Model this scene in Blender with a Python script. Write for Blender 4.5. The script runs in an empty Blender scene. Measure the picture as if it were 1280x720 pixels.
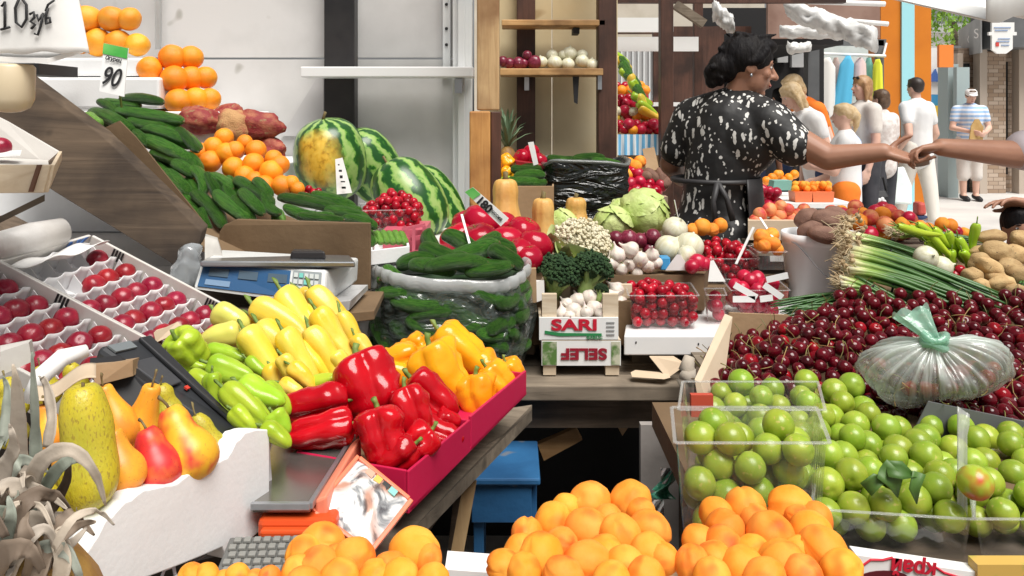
import bpy, bmesh, math, random
import numpy as np
from mathutils import Vector as V, Matrix, Euler, Quaternion, noise
rnd = random.Random(7)
SC = bpy.context.scene
COL = SC.collection
R = math.radians
PI = math.pi
# ------------------------------------------------------------------ camera, sky, sun, exposure
F, HY, EYE = 1000.0, 140.0, 1.35          # focal length in photo pixels, horizon row, eye height (m)
cam_d = bpy.data.cameras.new("camera")
cam_d.sensor_width = 36.0
cam_d.lens = 36.0 * F / 1280.0
cam_d.shift_y = -(360.0 - HY) / 1280.0
cam_d.clip_start = 0.05
cam_d.clip_end = 500.0
cam = bpy.data.objects.new("camera", cam_d)
COL.objects.link(cam)
cam.location = (0, 0, EYE)
cam.rotation_euler = (R(90), 0, 0)
SC.camera = cam
SUN_EL = 62.0
world = bpy.data.worlds.new("World")
SC.world = world
world.use_nodes = True
wn = world.node_tree
for n in list(wn.nodes):
 wn.nodes.remove(n)
sky = wn.nodes.new("ShaderNodeTexSky")
sky.sky_type = 'NISHITA'
sky.sun_disc = False
sky.sun_elevation = R(SUN_EL)
sky.sun_rotation = R(150)
sky.dust_density = 3.0
hsv = wn.nodes.new("ShaderNodeHueSaturation")
hsv.inputs['Saturation'].default_value = 0.08
bg = wn.nodes.new("ShaderNodeBackground")
bg.inputs['Strength'].default_value = 0.05
wo = wn.nodes.new("ShaderNodeOutputWorld")
wn.links.new(sky.outputs[0], hsv.inputs['Color'])
wn.links.new(hsv.outputs[0], bg.inputs['Color'])
wn.links.new(bg.outputs[0], wo.inputs['Surface'])
sun_d = bpy.data.lights.new("sun", 'SUN')
sun_d.energy = 3.6
sun_d.angle = R(38)
sun_d.color = (1.0, 0.965, 0.91)
sun = bpy.data.objects.new("sun", sun_d)
COL.objects.link(sun)
_sd = V((math.sin(R(150)) * math.cos(R(SUN_EL)), math.cos(R(150)) * math.cos(R(SUN_EL)), math.sin(R(SUN_EL))))
sun.rotation_euler = (-_sd).to_track_quat('-Z', 'Y').to_euler()
sun.location = _sd * 20
SC.view_settings.view_transform = 'Standard'
SC.view_settings.look = 'None'
SC.view_settings.gamma = 1.0
SC.view_settings.use_curve_mapping = False
SC.view_settings.exposure = 0.42
SC.render.engine = 'CYCLES'
SC.cycles.use_denoising = True
SC.cycles.max_bounces = 8
SC.cycles.diffuse_bounces = 4
SC.cycles.glossy_bounces = 3
SC.cycles.transparent_max_bounces = 24
SC.cycles.caustics_reflective = False
SC.cycles.caustics_refractive = False
SC.cycles.sample_clamp_indirect = 6.0
def P(px, py, d):
 """photo pixel (1280 x 720) and a distance in metres -> a point of the place"""
 return V(((px - 640.0) * d / F, d, EYE - (py - HY) * d / F))
def X(px, d):
 return (px - 640.0) * d / F
def Z(py, d):
 return EYE - (py - HY) * d / F
# ------------------------------------------------------------------ materials
MATS = {}
def _tree(name):
 m = bpy.data.materials.new(name)
 m.use_nodes = True
 t = m.node_tree
 b = t.nodes['Principled BSDF']
 return m, t, b
def rgb(c):
 return (c[0], c[1], c[2], 1.0)
def nd(t, typ, **kw):
 n = t.nodes.new(typ)
 for k, v in kw.items():
  if k in ('operation', 'blend_type', 'data_type', 'noise_dimensions', 'wave_type', 'bands_direction', 'feature', 'distance', 'interpolation'):
   setattr(n, k, v)
  else:
   n.inputs[k].default_value = v
 return n
def ramp(t, fac, stops):
 r = t.nodes.new('ShaderNodeValToRGB')
 e = r.color_ramp.elements
 while len(e) < len(stops):
  e.new(0.5)
 for el, (p, c) in zip(e, stops):
  el.position = p
  el.color = rgb(c) if len(c) == 3 else c
 t.links.new(fac, r.inputs[0])
 return r.outputs[0]
def mixc(t, fac, a, b, blend='MIX'):
 m = t.nodes.new('ShaderNodeMix')
 m.data_type = 'RGBA'
 m.blend_type = blend
 for i, v in ((0, fac), (6, a), (7, b)):
  if hasattr(v, 'is_linked'):
   t.links.new(v, m.inputs[i])
  elif i == 0:
   m.inputs[0].default_value = v
  else:
   m.inputs[i].default_value = rgb(v)
 return m.outputs[2]
def M(name, col, rough=0.5, col2=None, nscale=4.0, ndetail=4.0, nlo=0.4, nhi=0.6, vary=0.0, hue=0.0, bump=0.0,
  bscale=30.0, spec=0.5, metal=0.0, sss=0.0, ssc=None, coat=0.0, stretch=(1, 1, 1), spots=None, world_co=False,
  trans=0.0, bump2=None):
 """a procedural surface: base colour, a second colour in soft patches, a difference from one copy to the next, bumps"""
 if name in MATS:
  return MATS[name]
 m, t, b = _tree(name)
 L = t.links.new
 co = t.nodes.new('ShaderNodeNewGeometry').outputs['Position'] if world_co else t.nodes.new('ShaderNodeTexCoord').outputs['Object']
 oi = t.nodes.new('ShaderNodeObjectInfo')
 mp = t.nodes.new('ShaderNodeMapping')
 mp.inputs['Scale'].default_value = stretch
 L(co, mp.inputs[0])
 if not world_co:
  ad = nd(t, 'ShaderNodeVectorMath', operation='ADD')
  sc = nd(t, 'ShaderNodeMath', operation='MULTIPLY')
  sc.inputs[1].default_value = 37.0
  L(oi.outputs['Random'], sc.inputs[0])
  L(mp.outputs[0], ad.inputs[0])
  L(sc.outputs[0], ad.inputs[1])
  cv = ad.outputs[0]
 else:
  cv = mp.outputs[0]
 c = None
 if col2 is not None:
  n = nd(t, 'ShaderNodeTexNoise', Scale=nscale, Detail=ndetail)
  L(cv, n.inputs['Vector'])
  c = ramp(t, n.outputs['Fac'], [(nlo, col), (nhi, col2)])
 if spots:
  sc_, amount, scol = spots
  vo = nd(t, 'ShaderNodeTexNoise', Scale=sc_, Detail=1.0)
  L(cv, vo.inputs['Vector'])
  f = ramp(t, vo.outputs['Fac'], [(amount, (0, 0, 0)), (amount + (0.2 if sc_ < 3 else 0.05), (1, 1, 1))])
  c = mixc(t, f, c if c is not None else col, scol)
 if vary or hue:
  h = t.nodes.new('ShaderNodeHueSaturation')
  if c is not None:
   L(c, h.inputs['Color'])
  else:
   h.inputs['Color'].default_value = rgb(col)
  mr = t.nodes.new('ShaderNodeMapRange')
  mr.inputs[3].default_value = 1 - vary
  mr.inputs[4].default_value = 1 + vary
  L(oi.outputs['Random'], mr.inputs[0])
  L(mr.outputs[0], h.inputs['Value'])
  if hue:
   fr = nd(t, 'ShaderNodeMath', operation='MULTIPLY')
   fr.inputs[1].default_value = 7.31
   L(oi.outputs['Random'], fr.inputs[0])
   f2 = nd(t, 'ShaderNodeMath', operation='FRACT')
   L(fr.outputs[0], f2.inputs[0])
   mh = t.nodes.new('ShaderNodeMapRange')
   mh.inputs[3].default_value = 0.5 - hue
   mh.inputs[4].default_value = 0.5 + hue
   L(f2.outputs[0], mh.inputs[0])
   L(mh.outputs[0], h.inputs['Hue'])
  c = h.outputs[0]
 if c is not None:
  L(c, b.inputs['Base Color'])
 else:
  b.inputs['Base Color'].default_value = rgb(col)
 b.inputs['Roughness'].default_value = rough
 b.inputs['Metallic'].default_value = metal
 b.inputs['Specular IOR Level'].default_value = spec
 if coat:
  b.inputs['Coat Weight'].default_value = coat
  b.inputs['Coat Roughness'].default_value = 0.06
 if sss:
  b.inputs['Subsurface Weight'].default_value = sss
  b.inputs['Subsurface Radius'].default_value = (1.0, 0.5, 0.25)
  b.inputs['Subsurface Scale'].default_value = 0.006
 if trans:
  b.inputs['Transmission Weight'].default_value = trans
 if bump:
  n = nd(t, 'ShaderNodeTexNoise', Scale=bscale, Detail=5.0)
  L(cv, n.inputs['Vector'])
  bp = nd(t, 'ShaderNodeBump', Strength=bump, Distance=0.01)
  L(n.outputs['Fac'], bp.inputs['Height'])
  L(bp.outputs[0], b.inputs['Normal'])
 MATS[name] = m
 return m
def clear_plastic(name, tint=(1, 1, 1), opaque=0.08, body=(0.8, 0.8, 0.8), rough=0.08, gloss=1.0, wrinkle=0.0, wscale=20.0, stretch=(1, 1, 1), wdist=0.004):
 """thin clear film or moulded plastic: see-through, with a sheen that grows at grazing angles"""
 m = bpy.data.materials.new(name)
 m.use_nodes = True
 t = m.node_tree
 L = t.links.new
 for n in list(t.nodes):
  t.nodes.remove(n)
 out = t.nodes.new('ShaderNodeOutputMaterial')
 tr = t.nodes.new('ShaderNodeBsdfTransparent')
 tr.inputs[0].default_value = rgb(tint)
 gl = t.nodes.new('ShaderNodeBsdfGlossy')
 gl.inputs['Roughness'].default_value = rough
 gl.inputs['Color'].default_value = (gloss, gloss, gloss, 1)
 di = t.nodes.new('ShaderNodeBsdfDiffuse')
 di.inputs[0].default_value = rgb(body)
 tl = t.nodes.new('ShaderNodeBsdfTranslucent')
 tl.inputs[0].default_value = rgb(body)
 fr = t.nodes.new('ShaderNodeLayerWeight')
 fr.inputs['Blend'].default_value = 0.5
 pw = nd(t, 'ShaderNodeMath', operation='POWER')
 pw.inputs[1].default_value = 4.0
 L(fr.outputs['Facing'], pw.inputs[0])
 f0 = nd(t, 'ShaderNodeMath', operation='MULTIPLY_ADD')
 f0.inputs[1].default_value = 0.75
 f0.inputs[2].default_value = 0.05
 L(pw.outputs[0], f0.inputs[0])
 a0 = t.nodes.new('ShaderNodeMixShader')
 a0.inputs[0].default_value = 0.4
 L(di.outputs[0], a0.inputs[1])
 L(tl.outputs[0], a0.inputs[2])
 a = t.nodes.new('ShaderNodeMixShader')
 L(tr.outputs[0], a.inputs[1])
 L(a0.outputs[0], a.inputs[2])
 a.inputs[0].default_value = opaque
 b = t.nodes.new('ShaderNodeMixShader')
 L(f0.outputs[0], b.inputs[0])
 L(a.outputs[0], b.inputs[1])
 L(gl.outputs[0], b.inputs[2])
 L(b.outputs[0], out.inputs['Surface'])
 if wrinkle:
  tc = t.nodes.new('ShaderNodeTexCoord')
  mp = t.nodes.new('ShaderNodeMapping')
  mp.inputs['Scale'].default_value = stretch
  L(tc.outputs['Object'], mp.inputs[0])
  n = nd(t, 'ShaderNodeTexNoise', Scale=wscale, Detail=3.0, Distortion=1.2)
  L(mp.outputs[0], n.inputs['Vector'])
  bp = nd(t, 'ShaderNodeBump', Strength=wrinkle, Distance=wdist)
  L(n.outputs['Fac'], bp.inputs['Height'])
  for s in (gl, di, fr):
   L(bp.outputs[0], s.inputs['Normal'])
 MATS[name] = m
 return m
def wood(name, c1, c2, rough=0.7, scale=3.0, axis='X', bump=0.3, knots=True, grime=None, fine=1.0):
 if name in MATS:
  return MATS[name]
 m, t, b = _tree(name)
 L = t.links.new
 tc = t.nodes.new('ShaderNodeTexCoord')
 mp = t.nodes.new('ShaderNodeMapping')
 s = [scale * 9, scale * 9, scale * 9]
 s['XYZ'.index(axis)] = scale * 0.7
 mp.inputs['Scale'].default_value = s
 L(tc.outputs['Object'], mp.inputs[0])
 n = nd(t, 'ShaderNodeTexNoise', Scale=2.0 * fine, Detail=8.0, Distortion=1.3)
 L(mp.outputs[0], n.inputs['Vector'])
 c = ramp(t, n.outputs['Fac'], [(0.3, c1), (0.7, c2)])
 n2 = nd(t, 'ShaderNodeTexNoise', Scale=5.0, Detail=5.0)
 L(tc.outputs['Object'], n2.inputs['Vector'])
 f = ramp(t, n2.outputs['Fac'], [(0.42, (0, 0, 0)), (0.66, (1, 1, 1))])
 g = grime or tuple(x * 0.45 for x in c1)
 c = mixc(t, f, c, g)
 if knots:
  v = nd(t, 'ShaderNodeTexVoronoi', Scale=7.0)
  L(tc.outputs['Object'], v.inputs['Vector'])
  f2 = ramp(t, v.outputs['Distance'], [(0.06, (1, 1, 1)), (0.12, (0, 0, 0))])
  c = mixc(t, f2, c, tuple(x * 0.3 for x in c1))
 L(c, b.inputs['Base Color'])
 b.inputs['Roughness'].default_value = rough
 bp = nd(t, 'ShaderNodeBump', Strength=bump, Distance=0.003)
 L(n.outputs['Fac'], bp.inputs['Height'])
 L(bp.outputs[0], b.inputs['Normal'])
 MATS[name] = m
 return m
# ------------------------------------------------------------------ mesh collecting
ORG = {}
KIDS = {}
def tag(o, label=None, cat=None, group=None, kind=None):
 if label:
  o['label'] = label
 if cat:
  o['category'] = cat
 if group:
  o['group'] = group
 if kind:
  o['kind'] = kind
 return o
def empty(name, loc, label=None, cat=None, group=None, link=True):
 o = bpy.data.objects.new(name, None)
 o.empty_display_size = 0.05
 if link:
  COL.objects.link(o)
 o.location = loc
 ORG[o.name] = V(loc)
 KIDS[o.name] = []
 return tag(o, label, cat, group)
class MB:
 def __init__(self):
  self.v = []
  self.f = []
 def add(self, verts, faces):
  b = len(self.v)
  self.v += [V(p) for p in verts]
  self.f += [tuple(i + b for i in f) for f in faces]
  return self
 def hexa(self, p):
  """eight corners: bottom four counter-clockwise, then the top four"""
  return self.add(p, [(3, 2, 1, 0), (4, 5, 6, 7), (0, 1, 5, 4), (1, 2, 6, 5), (2, 3, 7, 6), (3, 0, 4, 7)])
 def box(self, c, s, rot=None):
  c = V(c)
  h = [x / 2 for x in s]
  pts = [V((a * h[0], b * h[1], z * h[2])) for z in (-1, 1) for a, b in ((-1, -1), (1, -1), (1, 1), (-1, 1))]
  if rot is not None:
   pts = [rot @ p for p in pts]
  return self.hexa([p + c for p in pts])
 def bx(self, x0, x1, y0, y1, z0, z1):
  return self.box(((x0 + x1) / 2, (y0 + y1) / 2, (z0 + z1) / 2), (abs(x1 - x0), abs(y1 - y0), abs(z1 - z0)))
 def bar(self, a, b, w, h, up=(0, 0, 1)):
  a, b = V(a), V(b)
  d = (b - a).normalized()
  s = d.cross(V(up))
  if s.length < 1e-4:
   s = d.cross(V((0, 1, 0)))
  s.normalize()
  u = s.cross(d).normalized()
  q = [a - s * w / 2 - u * h / 2, a + s * w / 2 - u * h / 2, a + s * w / 2 + u * h / 2, a - s * w / 2 + u * h / 2]
  return self.hexa([*q, *[p + (b - a) for p in q]])
 def prism(self, poly, ext):
  n = len(poly)
  p = [V(x) for x in poly]
  e = V(ext)
  return self.add(p + [x + e for x in p],
      [tuple(range(n - 1, -1, -1)), tuple(range(n, 2 * n))] + [(i, (i + 1) % n, n + (i + 1) % n, n + i) for i in range(n)])
 def loft(self, rings, cap=True, close=True):
  n = len(rings[0])
  vs = [p for r in rings for p in r]
  fs = []
  for i in range(len(rings) - 1):
   for j in range(n if close else n - 1):
    k = (j + 1) % n
    fs.append((i * n + j, i * n + k, (i + 1) * n + k, (i + 1) * n + j))
  if cap and close:
   fs.append(tuple(range(n - 1, -1, -1)))
   fs.append(tuple((len(rings) - 1) * n + j for j in range(n)))
  return self.add(vs, fs)
 def tube(self, pts, rad, seg=10, cap=True, flat=1.0):
  pts = [V(p) for p in pts]
  if not hasattr(rad, '__len__'):
   rad = [rad] * len(pts)
  rings = []
  u = None
  for i, p in enumerate(pts):
   d = (pts[min(i + 1, len(pts) - 1)] - pts[max(i - 1, 0)]).normalized()
   if u is None:
    u = d.cross(V((0, 0, 1)))
    if u.length < 1e-3:
     u = d.cross(V((0, 1, 0)))
   u = (u - d * u.dot(d)).normalized()
   w = d.cross(u)
   rings.append([p + (u * math.cos(a) + w * math.sin(a) * flat) * rad[i] for a in [2 * PI * j / seg for j in range(seg)]])
  return self.loft(rings, cap)
 def lathe(self, prof, seg=24, mat=None, cap=False):
  rings = []
  for r, z in prof:
   rings.append([V((r * math.cos(2 * PI * j / seg), r * math.sin(2 * PI * j / seg), z)) for j in range(seg)])
  if mat is not None:
   rings = [[mat @ p for p in r] for r in rings]
  return self.loft(rings, cap)
 def ell(self, c, r, rot=None, seg=16, rings=10):
  c = V(c)
  rr = []
  for i in range(rings + 1):
   th = PI * i / rings
   s = max(math.sin(th), 0.004)
   ring = []
   for j in range(seg):
    p = V((r[0] * s * math.cos(2 * PI * j / seg), r[1] * s * math.sin(2 * PI * j / seg), -r[2] * math.cos(th)))
    ring.append((rot @ p if rot is not None else p) + c)
   rr.append(ring)
  return self.loft(rr)
 def cap(self, a, b, r0, r1, seg=14):
  """a tapered limb with round ends"""
  a, b = V(a), V(b)
  d = (b - a)
  if d.length < 1e-5:
   return self.ell(a, (r0, r0, r0), None, seg)
  d.normalize()
  pts, rad = [], []
  for k in range(4):
   q = PI / 2 * k / 4
   pts.append(a - d * r0 * math.cos(q))
   rad.append(max(r0 * math.sin(q), r0 * 0.03))
  pts += [a, b]
  rad += [r0, r1]
  for k in range(3, -1, -1):
   q = PI / 2 * k / 4
   pts.append(b + d * r1 * math.cos(q))
   rad.append(max(r1 * math.sin(q), r1 * 0.03))
  return self.tube(pts, rad, seg)
 def chain(self, pts, rad):
  for i in range(len(pts) - 1):
   self.cap(pts[i], pts[i + 1], rad[i], rad[i + 1])
  return self
 def grid(self, fn, nu, nv, closed=False):
  vs = [V(fn(i / (nu - 1), j / (nv - 1))) for i in range(nu) for j in range(nv)]
  fs = [(i * nv + j, (i + 1) * nv + j, (i + 1) * nv + j + 1, i * nv + j + 1) for i in range(nu - 1) for j in range(nv - 1)]
  return self.add(vs, fs)
 def build(self, name, mat, parent=None, smooth=False, bevel=0.0, local=False, link=True, voxel=0.0, relax=4, solid=0.0, subsurf=0, label=None,
    cat=None, group=None, kind=None):
  me = bpy.data.meshes.new(name)
  vs = self.v
  org = V((0, 0, 0))
  if not local:
   if parent is not None:
    org = ORG[parent.name]
   else:
    a = np.array([tuple(p) for p in vs])
    lo, hi = a.min(0), a.max(0)
    org = V(((lo[0] + hi[0]) / 2, (lo[1] + hi[1]) / 2, lo[2]))
  me.from_pydata([tuple(p - org) for p in vs], [], self.f)
  me.validate()
  bm = bmesh.new()
  bm.from_mesh(me)
  bmesh.ops.recalc_face_normals(bm, faces=bm.faces)
  bm.to_mesh(me)
  bm.free()
  if smooth or voxel:
   for p in me.polygons:
    p.use_smooth = True
  me.materials.append(mat)
  o = bpy.data.objects.new(name, me)
  if parent is None:
   o.location = org
  if link:
   COL.objects.link(o)
  ORG[o.name] = V(org)
  KIDS[o.name] = []
  if parent is not None:
   o.parent = parent
   KIDS[parent.name].append(o)
  if voxel:
   md = o.modifiers.new('remesh', 'REMESH')
   md.mode = 'VOXEL'
   md.voxel_size = voxel
   md.use_smooth_shade = True
   ms = o.modifiers.new('smooth', 'SMOOTH')
   ms.iterations = relax
   ms.factor = 0.5
  if solid:
   md = o.modifiers.new('solid', 'SOLIDIFY')
   md.thickness = solid
   md.offset = 0
  if subsurf:
   md = o.modifiers.new('sub', 'SUBSURF')
   md.levels = subsurf
   md.render_levels = subsurf
  if bevel:
   md = o.modifiers.new('bevel', 'BEVEL')
   md.width = bevel
   md.segments = 2
   md.limit_method = 'ANGLE'
  return tag(o, label, cat, group, kind)
def lettering(s, size, mat, m, parent, name='lettering', ext=0.0006, bold=0.0, sx=1.0):
 """text lying in the plane of matrix m (x along the line, y up, z out of the surface)"""
 c = bpy.data.curves.new(name, 'FONT')
 c.body = s
 c.size = size
 c.extrude = ext
 c.offset = bold
 c.align_x = 'CENTER'
 c.align_y = 'CENTER'
 c.materials.append(mat)
 tmp = bpy.data.objects.new(name + '_curve', c)
 me = bpy.data.meshes.new_from_object(tmp)
 bpy.data.objects.remove(tmp)
 if not me.materials:
  me.materials.append(mat)
 o = bpy.data.objects.new(name, me)
 COL.objects.link(o)
 o.parent = parent
 KIDS[parent.name].append(o)
 ORG[o.name] = ORG[parent.name].copy()
 mm = Matrix.Translation(-ORG[parent.name]) @ m @ Matrix.Diagonal((sx, 1, 1, 1))
 o.matrix_basis = mm
 return o
def frame(o, xdir, ydir):
 x = V(xdir).normalized()
 z = x.cross(V(ydir)).normalized()
 y = z.cross(x)
 m = Matrix.Identity(4)
 for i in range(3):
  m[i][0], m[i][1], m[i][2], m[i][3] = x[i], y[i], z[i], o[i]
 return m
def inst(p, m, label=None, cat=None, group=None, name=None):
 """a copy of a thing with copies of its parts and sub-parts"""
 r = p.copy()
 if name:
  r.name = name
 COL.objects.link(r)
 r.matrix_basis = m
 KIDS[r.name] = []
 ORG[r.name] = m.translation.copy()
 def sub(src, dst):
  for ch in KIDS.get(src.name, []):
   c = ch.copy()
   COL.objects.link(c)
   c.parent = dst
   KIDS[c.name] = []
   KIDS[dst.name].append(c)
   sub(ch, c)
 sub(p, r)
 return tag(r, label, cat, group)
def rotm(rx, ry, rz):
 return Euler((rx, ry, rz)).to_matrix()
def rrot(r=rnd):
 return Euler((r.uniform(0, 6.28), r.uniform(0, 6.28), r.uniform(0, 6.28))).to_matrix().to_4x4()
def TRS(loc, rot4=None, s=1.0):
 m = Matrix.Translation(loc)
 if rot4 is not None:
  m = m @ rot4
 if hasattr(s, '__len__'):
  return m @ Matrix.Diagonal((*s, 1))
 return m @ Matrix.Scale(s, 4)
def along(loc, ang, tilt, L, W, H=None, roll=0.0):
 """matrix for a thing modelled along +X with unit length and unit width: ang is clockwise from right in the picture plane, tilt is into the distance"""
 a, t = R(ang), R(tilt)
 x = V((math.cos(a) * math.cos(t), math.sin(t), -math.sin(a) * math.cos(t)))
 y = V((0, 0, 1)).cross(x)
 if y.length < 1e-3:
  y = V((0, 1, 0))
 y.normalize()
 z = x.cross(y).normalized()
 m = Matrix.Identity(4)
 for i in range(3):
  m[i][0], m[i][1], m[i][2] = x[i], y[i], z[i]
 m = Matrix.Translation(loc) @ m @ Matrix.Rotation(roll, 4, 'X')
 return m @ Matrix.Diagonal((L, W, H or W, 1))
def heap(region, floor, env, r, n=400, pre=(), seed=1, tries=60, squeeze=0.94, bounds=None):
 """drop balls of radius r one after another, each into the lowest free place inside the heap's outline"""
 g = np.random.default_rng(seed)
 x0, x1, y0, y1 = bounds
 fixed = np.array([tuple(p) for p in pre]).reshape(-1, 3)
 pts = np.zeros((0, 3))
 fails = 0
 D = 2 * r * squeeze
 while len(pts) < n and fails < 25:
  c = np.column_stack([g.uniform(x0, x1, tries), g.uniform(y0, y1, tries)])
  ok = np.array([region(a, b) for a, b in c])
  c = c[ok]
  if len(c) == 0:
   fails += 1
   continue
  z = np.array([floor(a, b) for a, b in c]) + r
  if len(pts):
   dx = c[:, None, 0] - pts[None, :, 0]
   dy = c[:, None, 1] - pts[None, :, 1]
   h2 = D * D - dx * dx - dy * dy
   top = np.where(h2 > 0, pts[None, :, 2] + np.sqrt(np.maximum(h2, 0)), -9)
   z = np.maximum(z, top.max(1))
  e = np.array([env(a, b) for a, b in c])
  good = z + r <= e
  if len(fixed):
   dd = np.sqrt((c[:, None, 0] - fixed[None, :, 0]) ** 2 + (c[:, None, 1] - fixed[None, :, 1]) ** 2 + (z[:, None] - fixed[None, :, 2]) ** 2)
   good &= dd.min(1) > D * 0.9
  if not good.any():
   fails += 1
   continue
  fails = 0
  idx = np.where(good)[0]
  sc = z[idx] - np.array([floor(a, b) for a, b in c[idx]])
  if len(pts):
   q = np.column_stack([c[idx], z[idx]])
   nd_ = np.sqrt(((q[:, None, :] - pts[None, :, :]) ** 2).sum(2)).min(1)
   sc = sc + .6 * np.minimum(np.maximum(nd_ - D, 0), 2 * r)
  k = idx[np.argmin(sc)]
  pts = np.vstack([pts, [c[k, 0], c[k, 1], z[k]]])
 return [V(p) for p in pts]
def seen(pts, r, extra=(), views=((0, 0, EYE), (-0.35, 0, EYE), (0.35, 0, EYE)), need=14):
 """drop the balls that lie buried in the middle of a heap"""
 allp = np.array([tuple(p) for p in list(pts) + list(extra)])
 keep = np.zeros(len(allp), bool)
 for vw in views:
  q = allp - np.array(vw)
  px = q[:, 0] / q[:, 1]
  py = q[:, 2] / q[:, 1]
  rad = r / q[:, 1]
  res = rad.mean() / 6.0
  W = int((px.max() - px.min()) / res) + 40
  H = int((py.max() - py.min()) / res) + 40
  buf = np.full((H, W), -1)
  zb = np.full((H, W), 1e9)
  ox, oy = px.min() - 15 * res, py.min() - 15 * res
  for i in np.argsort(q[:, 1]):
   cx, cy, rr = (px[i] - ox) / res, (py[i] - oy) / res, rad[i] / res
   a, b, c, d = int(cx - rr), int(cx + rr) + 1, int(cy - rr), int(cy + rr) + 1
   yy, xx = np.mgrid[c:d, a:b]
   mk = (xx - cx) ** 2 + (yy - cy) ** 2 <= rr * rr
   sub = zb[c:d, a:b]
   m2 = mk & (q[i, 1] < sub)
   sub[m2] = q[i, 1]
   buf[c:d, a:b][m2] = i
  cnt = np.bincount(buf[buf >= 0], minlength=len(allp))
  keep |= cnt >= need
 return [V(p) for p, k in zip(pts, keep[:len(pts)]) if k]
# ================================================================== THE SETTING
m_pave = M('paving', (0.50, 0.48, 0.46), 0.85, (0.62, 0.60, 0.57), 1.2, 6, 0.35, 0.65, bump=0.2, bscale=40, world_co=True)
m_wallp = M('painted_board', (0.43, 0.425, 0.415), 0.6, (0.62, 0.61, 0.60), 2.1, 10, 0.34, 0.60, bump=0.08, bscale=14, world_co=True, spots=(9.0, 0.70, (0.40, 0.39, 0.36)))
m_trim = M('white_trim', (0.60, 0.63, 0.64), 0.5, (0.72, 0.73, 0.72), 5, 6, 0.3, 0.7, world_co=True)
m_black = M('black_paint', (0.010, 0.009, 0.010), 0.45, (0.02, 0.018, 0.018), 8)
m_brownpost = wood('brown_post_wood', (0.060, 0.024, 0.014), (0.11, 0.045, 0.028), 0.55, 3.0, 'Z', 0.2, knots=False)
m_rawpost = wood('raw_post_wood', (0.42, 0.26, 0.12), (0.60, 0.42, 0.22), 0.75, 3.0, 'Z', 0.35, grime=(0.26, 0.14, 0.06))
m_rawpost2 = wood('amber_post_wood', (0.45, 0.20, 0.05), (0.62, 0.33, 0.11), 0.7, 3.0, 'Z', 0.35, grime=(0.28, 0.11, 0.03))
m_cream = M('cream_board', (0.62, 0.50, 0.29), 0.7, (0.74, 0.64, 0.43), 2.2, 9, 0.33, 0.65, world_co=True, bump=0.06, spots=(7.0, 0.69, (0.46, 0.33, 0.17)))
m_shelfw = wood('shelf_wood', (0.50, 0.26, 0.09), (0.68, 0.42, 0.18), 0.6, 3.0, 'X', 0.2)
m_steel = M('galvanised', (0.55, 0.57, 0.60), 0.35, (0.4, 0.42, 0.45), 12, metal=0.8)
m_darkwood = wood('weathered_dark_board', (0.040, 0.026, 0.016), (0.120, 0.082, 0.052), 0.85, 2.4, 'X', 0.8, grime=(0.024, 0.015, 0.010), fine=.7)
m_greyplank = wood('grey_plank', (0.16, 0.125, 0.09), (0.29, 0.235, 0.175), 0.85, 2.5, 'X', 0.5)
m_tabledark = wood('table_wood', (0.085, 0.060, 0.040), (0.16, 0.115, 0.08), 0.85, 2.5, 'X', 0.4)
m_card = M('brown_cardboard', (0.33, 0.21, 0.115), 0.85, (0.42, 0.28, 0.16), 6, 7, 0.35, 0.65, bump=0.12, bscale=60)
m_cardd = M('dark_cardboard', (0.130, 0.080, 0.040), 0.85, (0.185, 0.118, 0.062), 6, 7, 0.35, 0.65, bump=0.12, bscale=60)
m_cardl = M('pale_cardboard', (0.55, 0.42, 0.29), 0.85, (0.64, 0.52, 0.38), 5, 6, 0.3, 0.7, bump=0.08, bscale=60)
m_foam = M('styrofoam', (0.86, 0.865, 0.87), 0.6, (0.80, 0.80, 0.80), 9, 5, 0.35, 0.65, bump=0.05, bscale=160)
m_whitelam = M('white_laminate', (0.80, 0.80, 0.80), 0.35, (0.72, 0.72, 0.71), 4, 6, 0.45, 0.75)
m_white = M('white_plain', (0.82, 0.82, 0.81), 0.55)
m_paper = M('white_paper', (0.80, 0.79, 0.77), 0.7, (0.74, 0.73, 0.71), 12, 4, bump=0.1, bscale=20)
m_ink = M('black_ink', (0.012, 0.012, 0.014), 0.6)
m_bluep = M('blue_paint', (0.012, 0.075, 0.19), 0.6, (0.022, 0.12, 0.28), 7, 7, 0.35, 0.62, bump=0.3, bscale=18, spots=(14, 0.69, (0.20, 0.19, 0.17)))
m_orangep = M('orange_panel', (0.66, 0.20, 0.008), 0.5, (0.60, 0.175, 0.007), 2)
m_cyanp = M('pale_blue_panel', (0.36, 0.72, 0.80), 0.5)
m_facade = M('pale_render', (0.66, 0.65, 0.62), 0.8, (0.74, 0.73, 0.70), 0.8, 5)
m_darkgrey = M('dark_grey_panel', (0.10, 0.105, 0.11), 0.5, (0.14, 0.145, 0.15), 2)
m_midgrey = M('mid_grey_panel', (0.34, 0.35, 0.35), 0.6, (0.42, 0.42, 0.42), 2)
m_glassd = M('dark_window', (0.03, 0.035, 0.04), 0.1, spec=0.8)
m_tealgrey = M('teal_grey_panel', (0.36, 0.45, 0.46), 0.5)
m_shade = M('shade_black', (0.012, 0.011, 0.012), 0.8)  # near-black: shade inside the hall and under tables put into the colour
m_sheet = clear_plastic('milky_sheeting', opaque=0.75, body=(0.75, 0.76, 0.76), rough=0.25, wrinkle=0.6, wscale=6, wdist=0.03)
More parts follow.
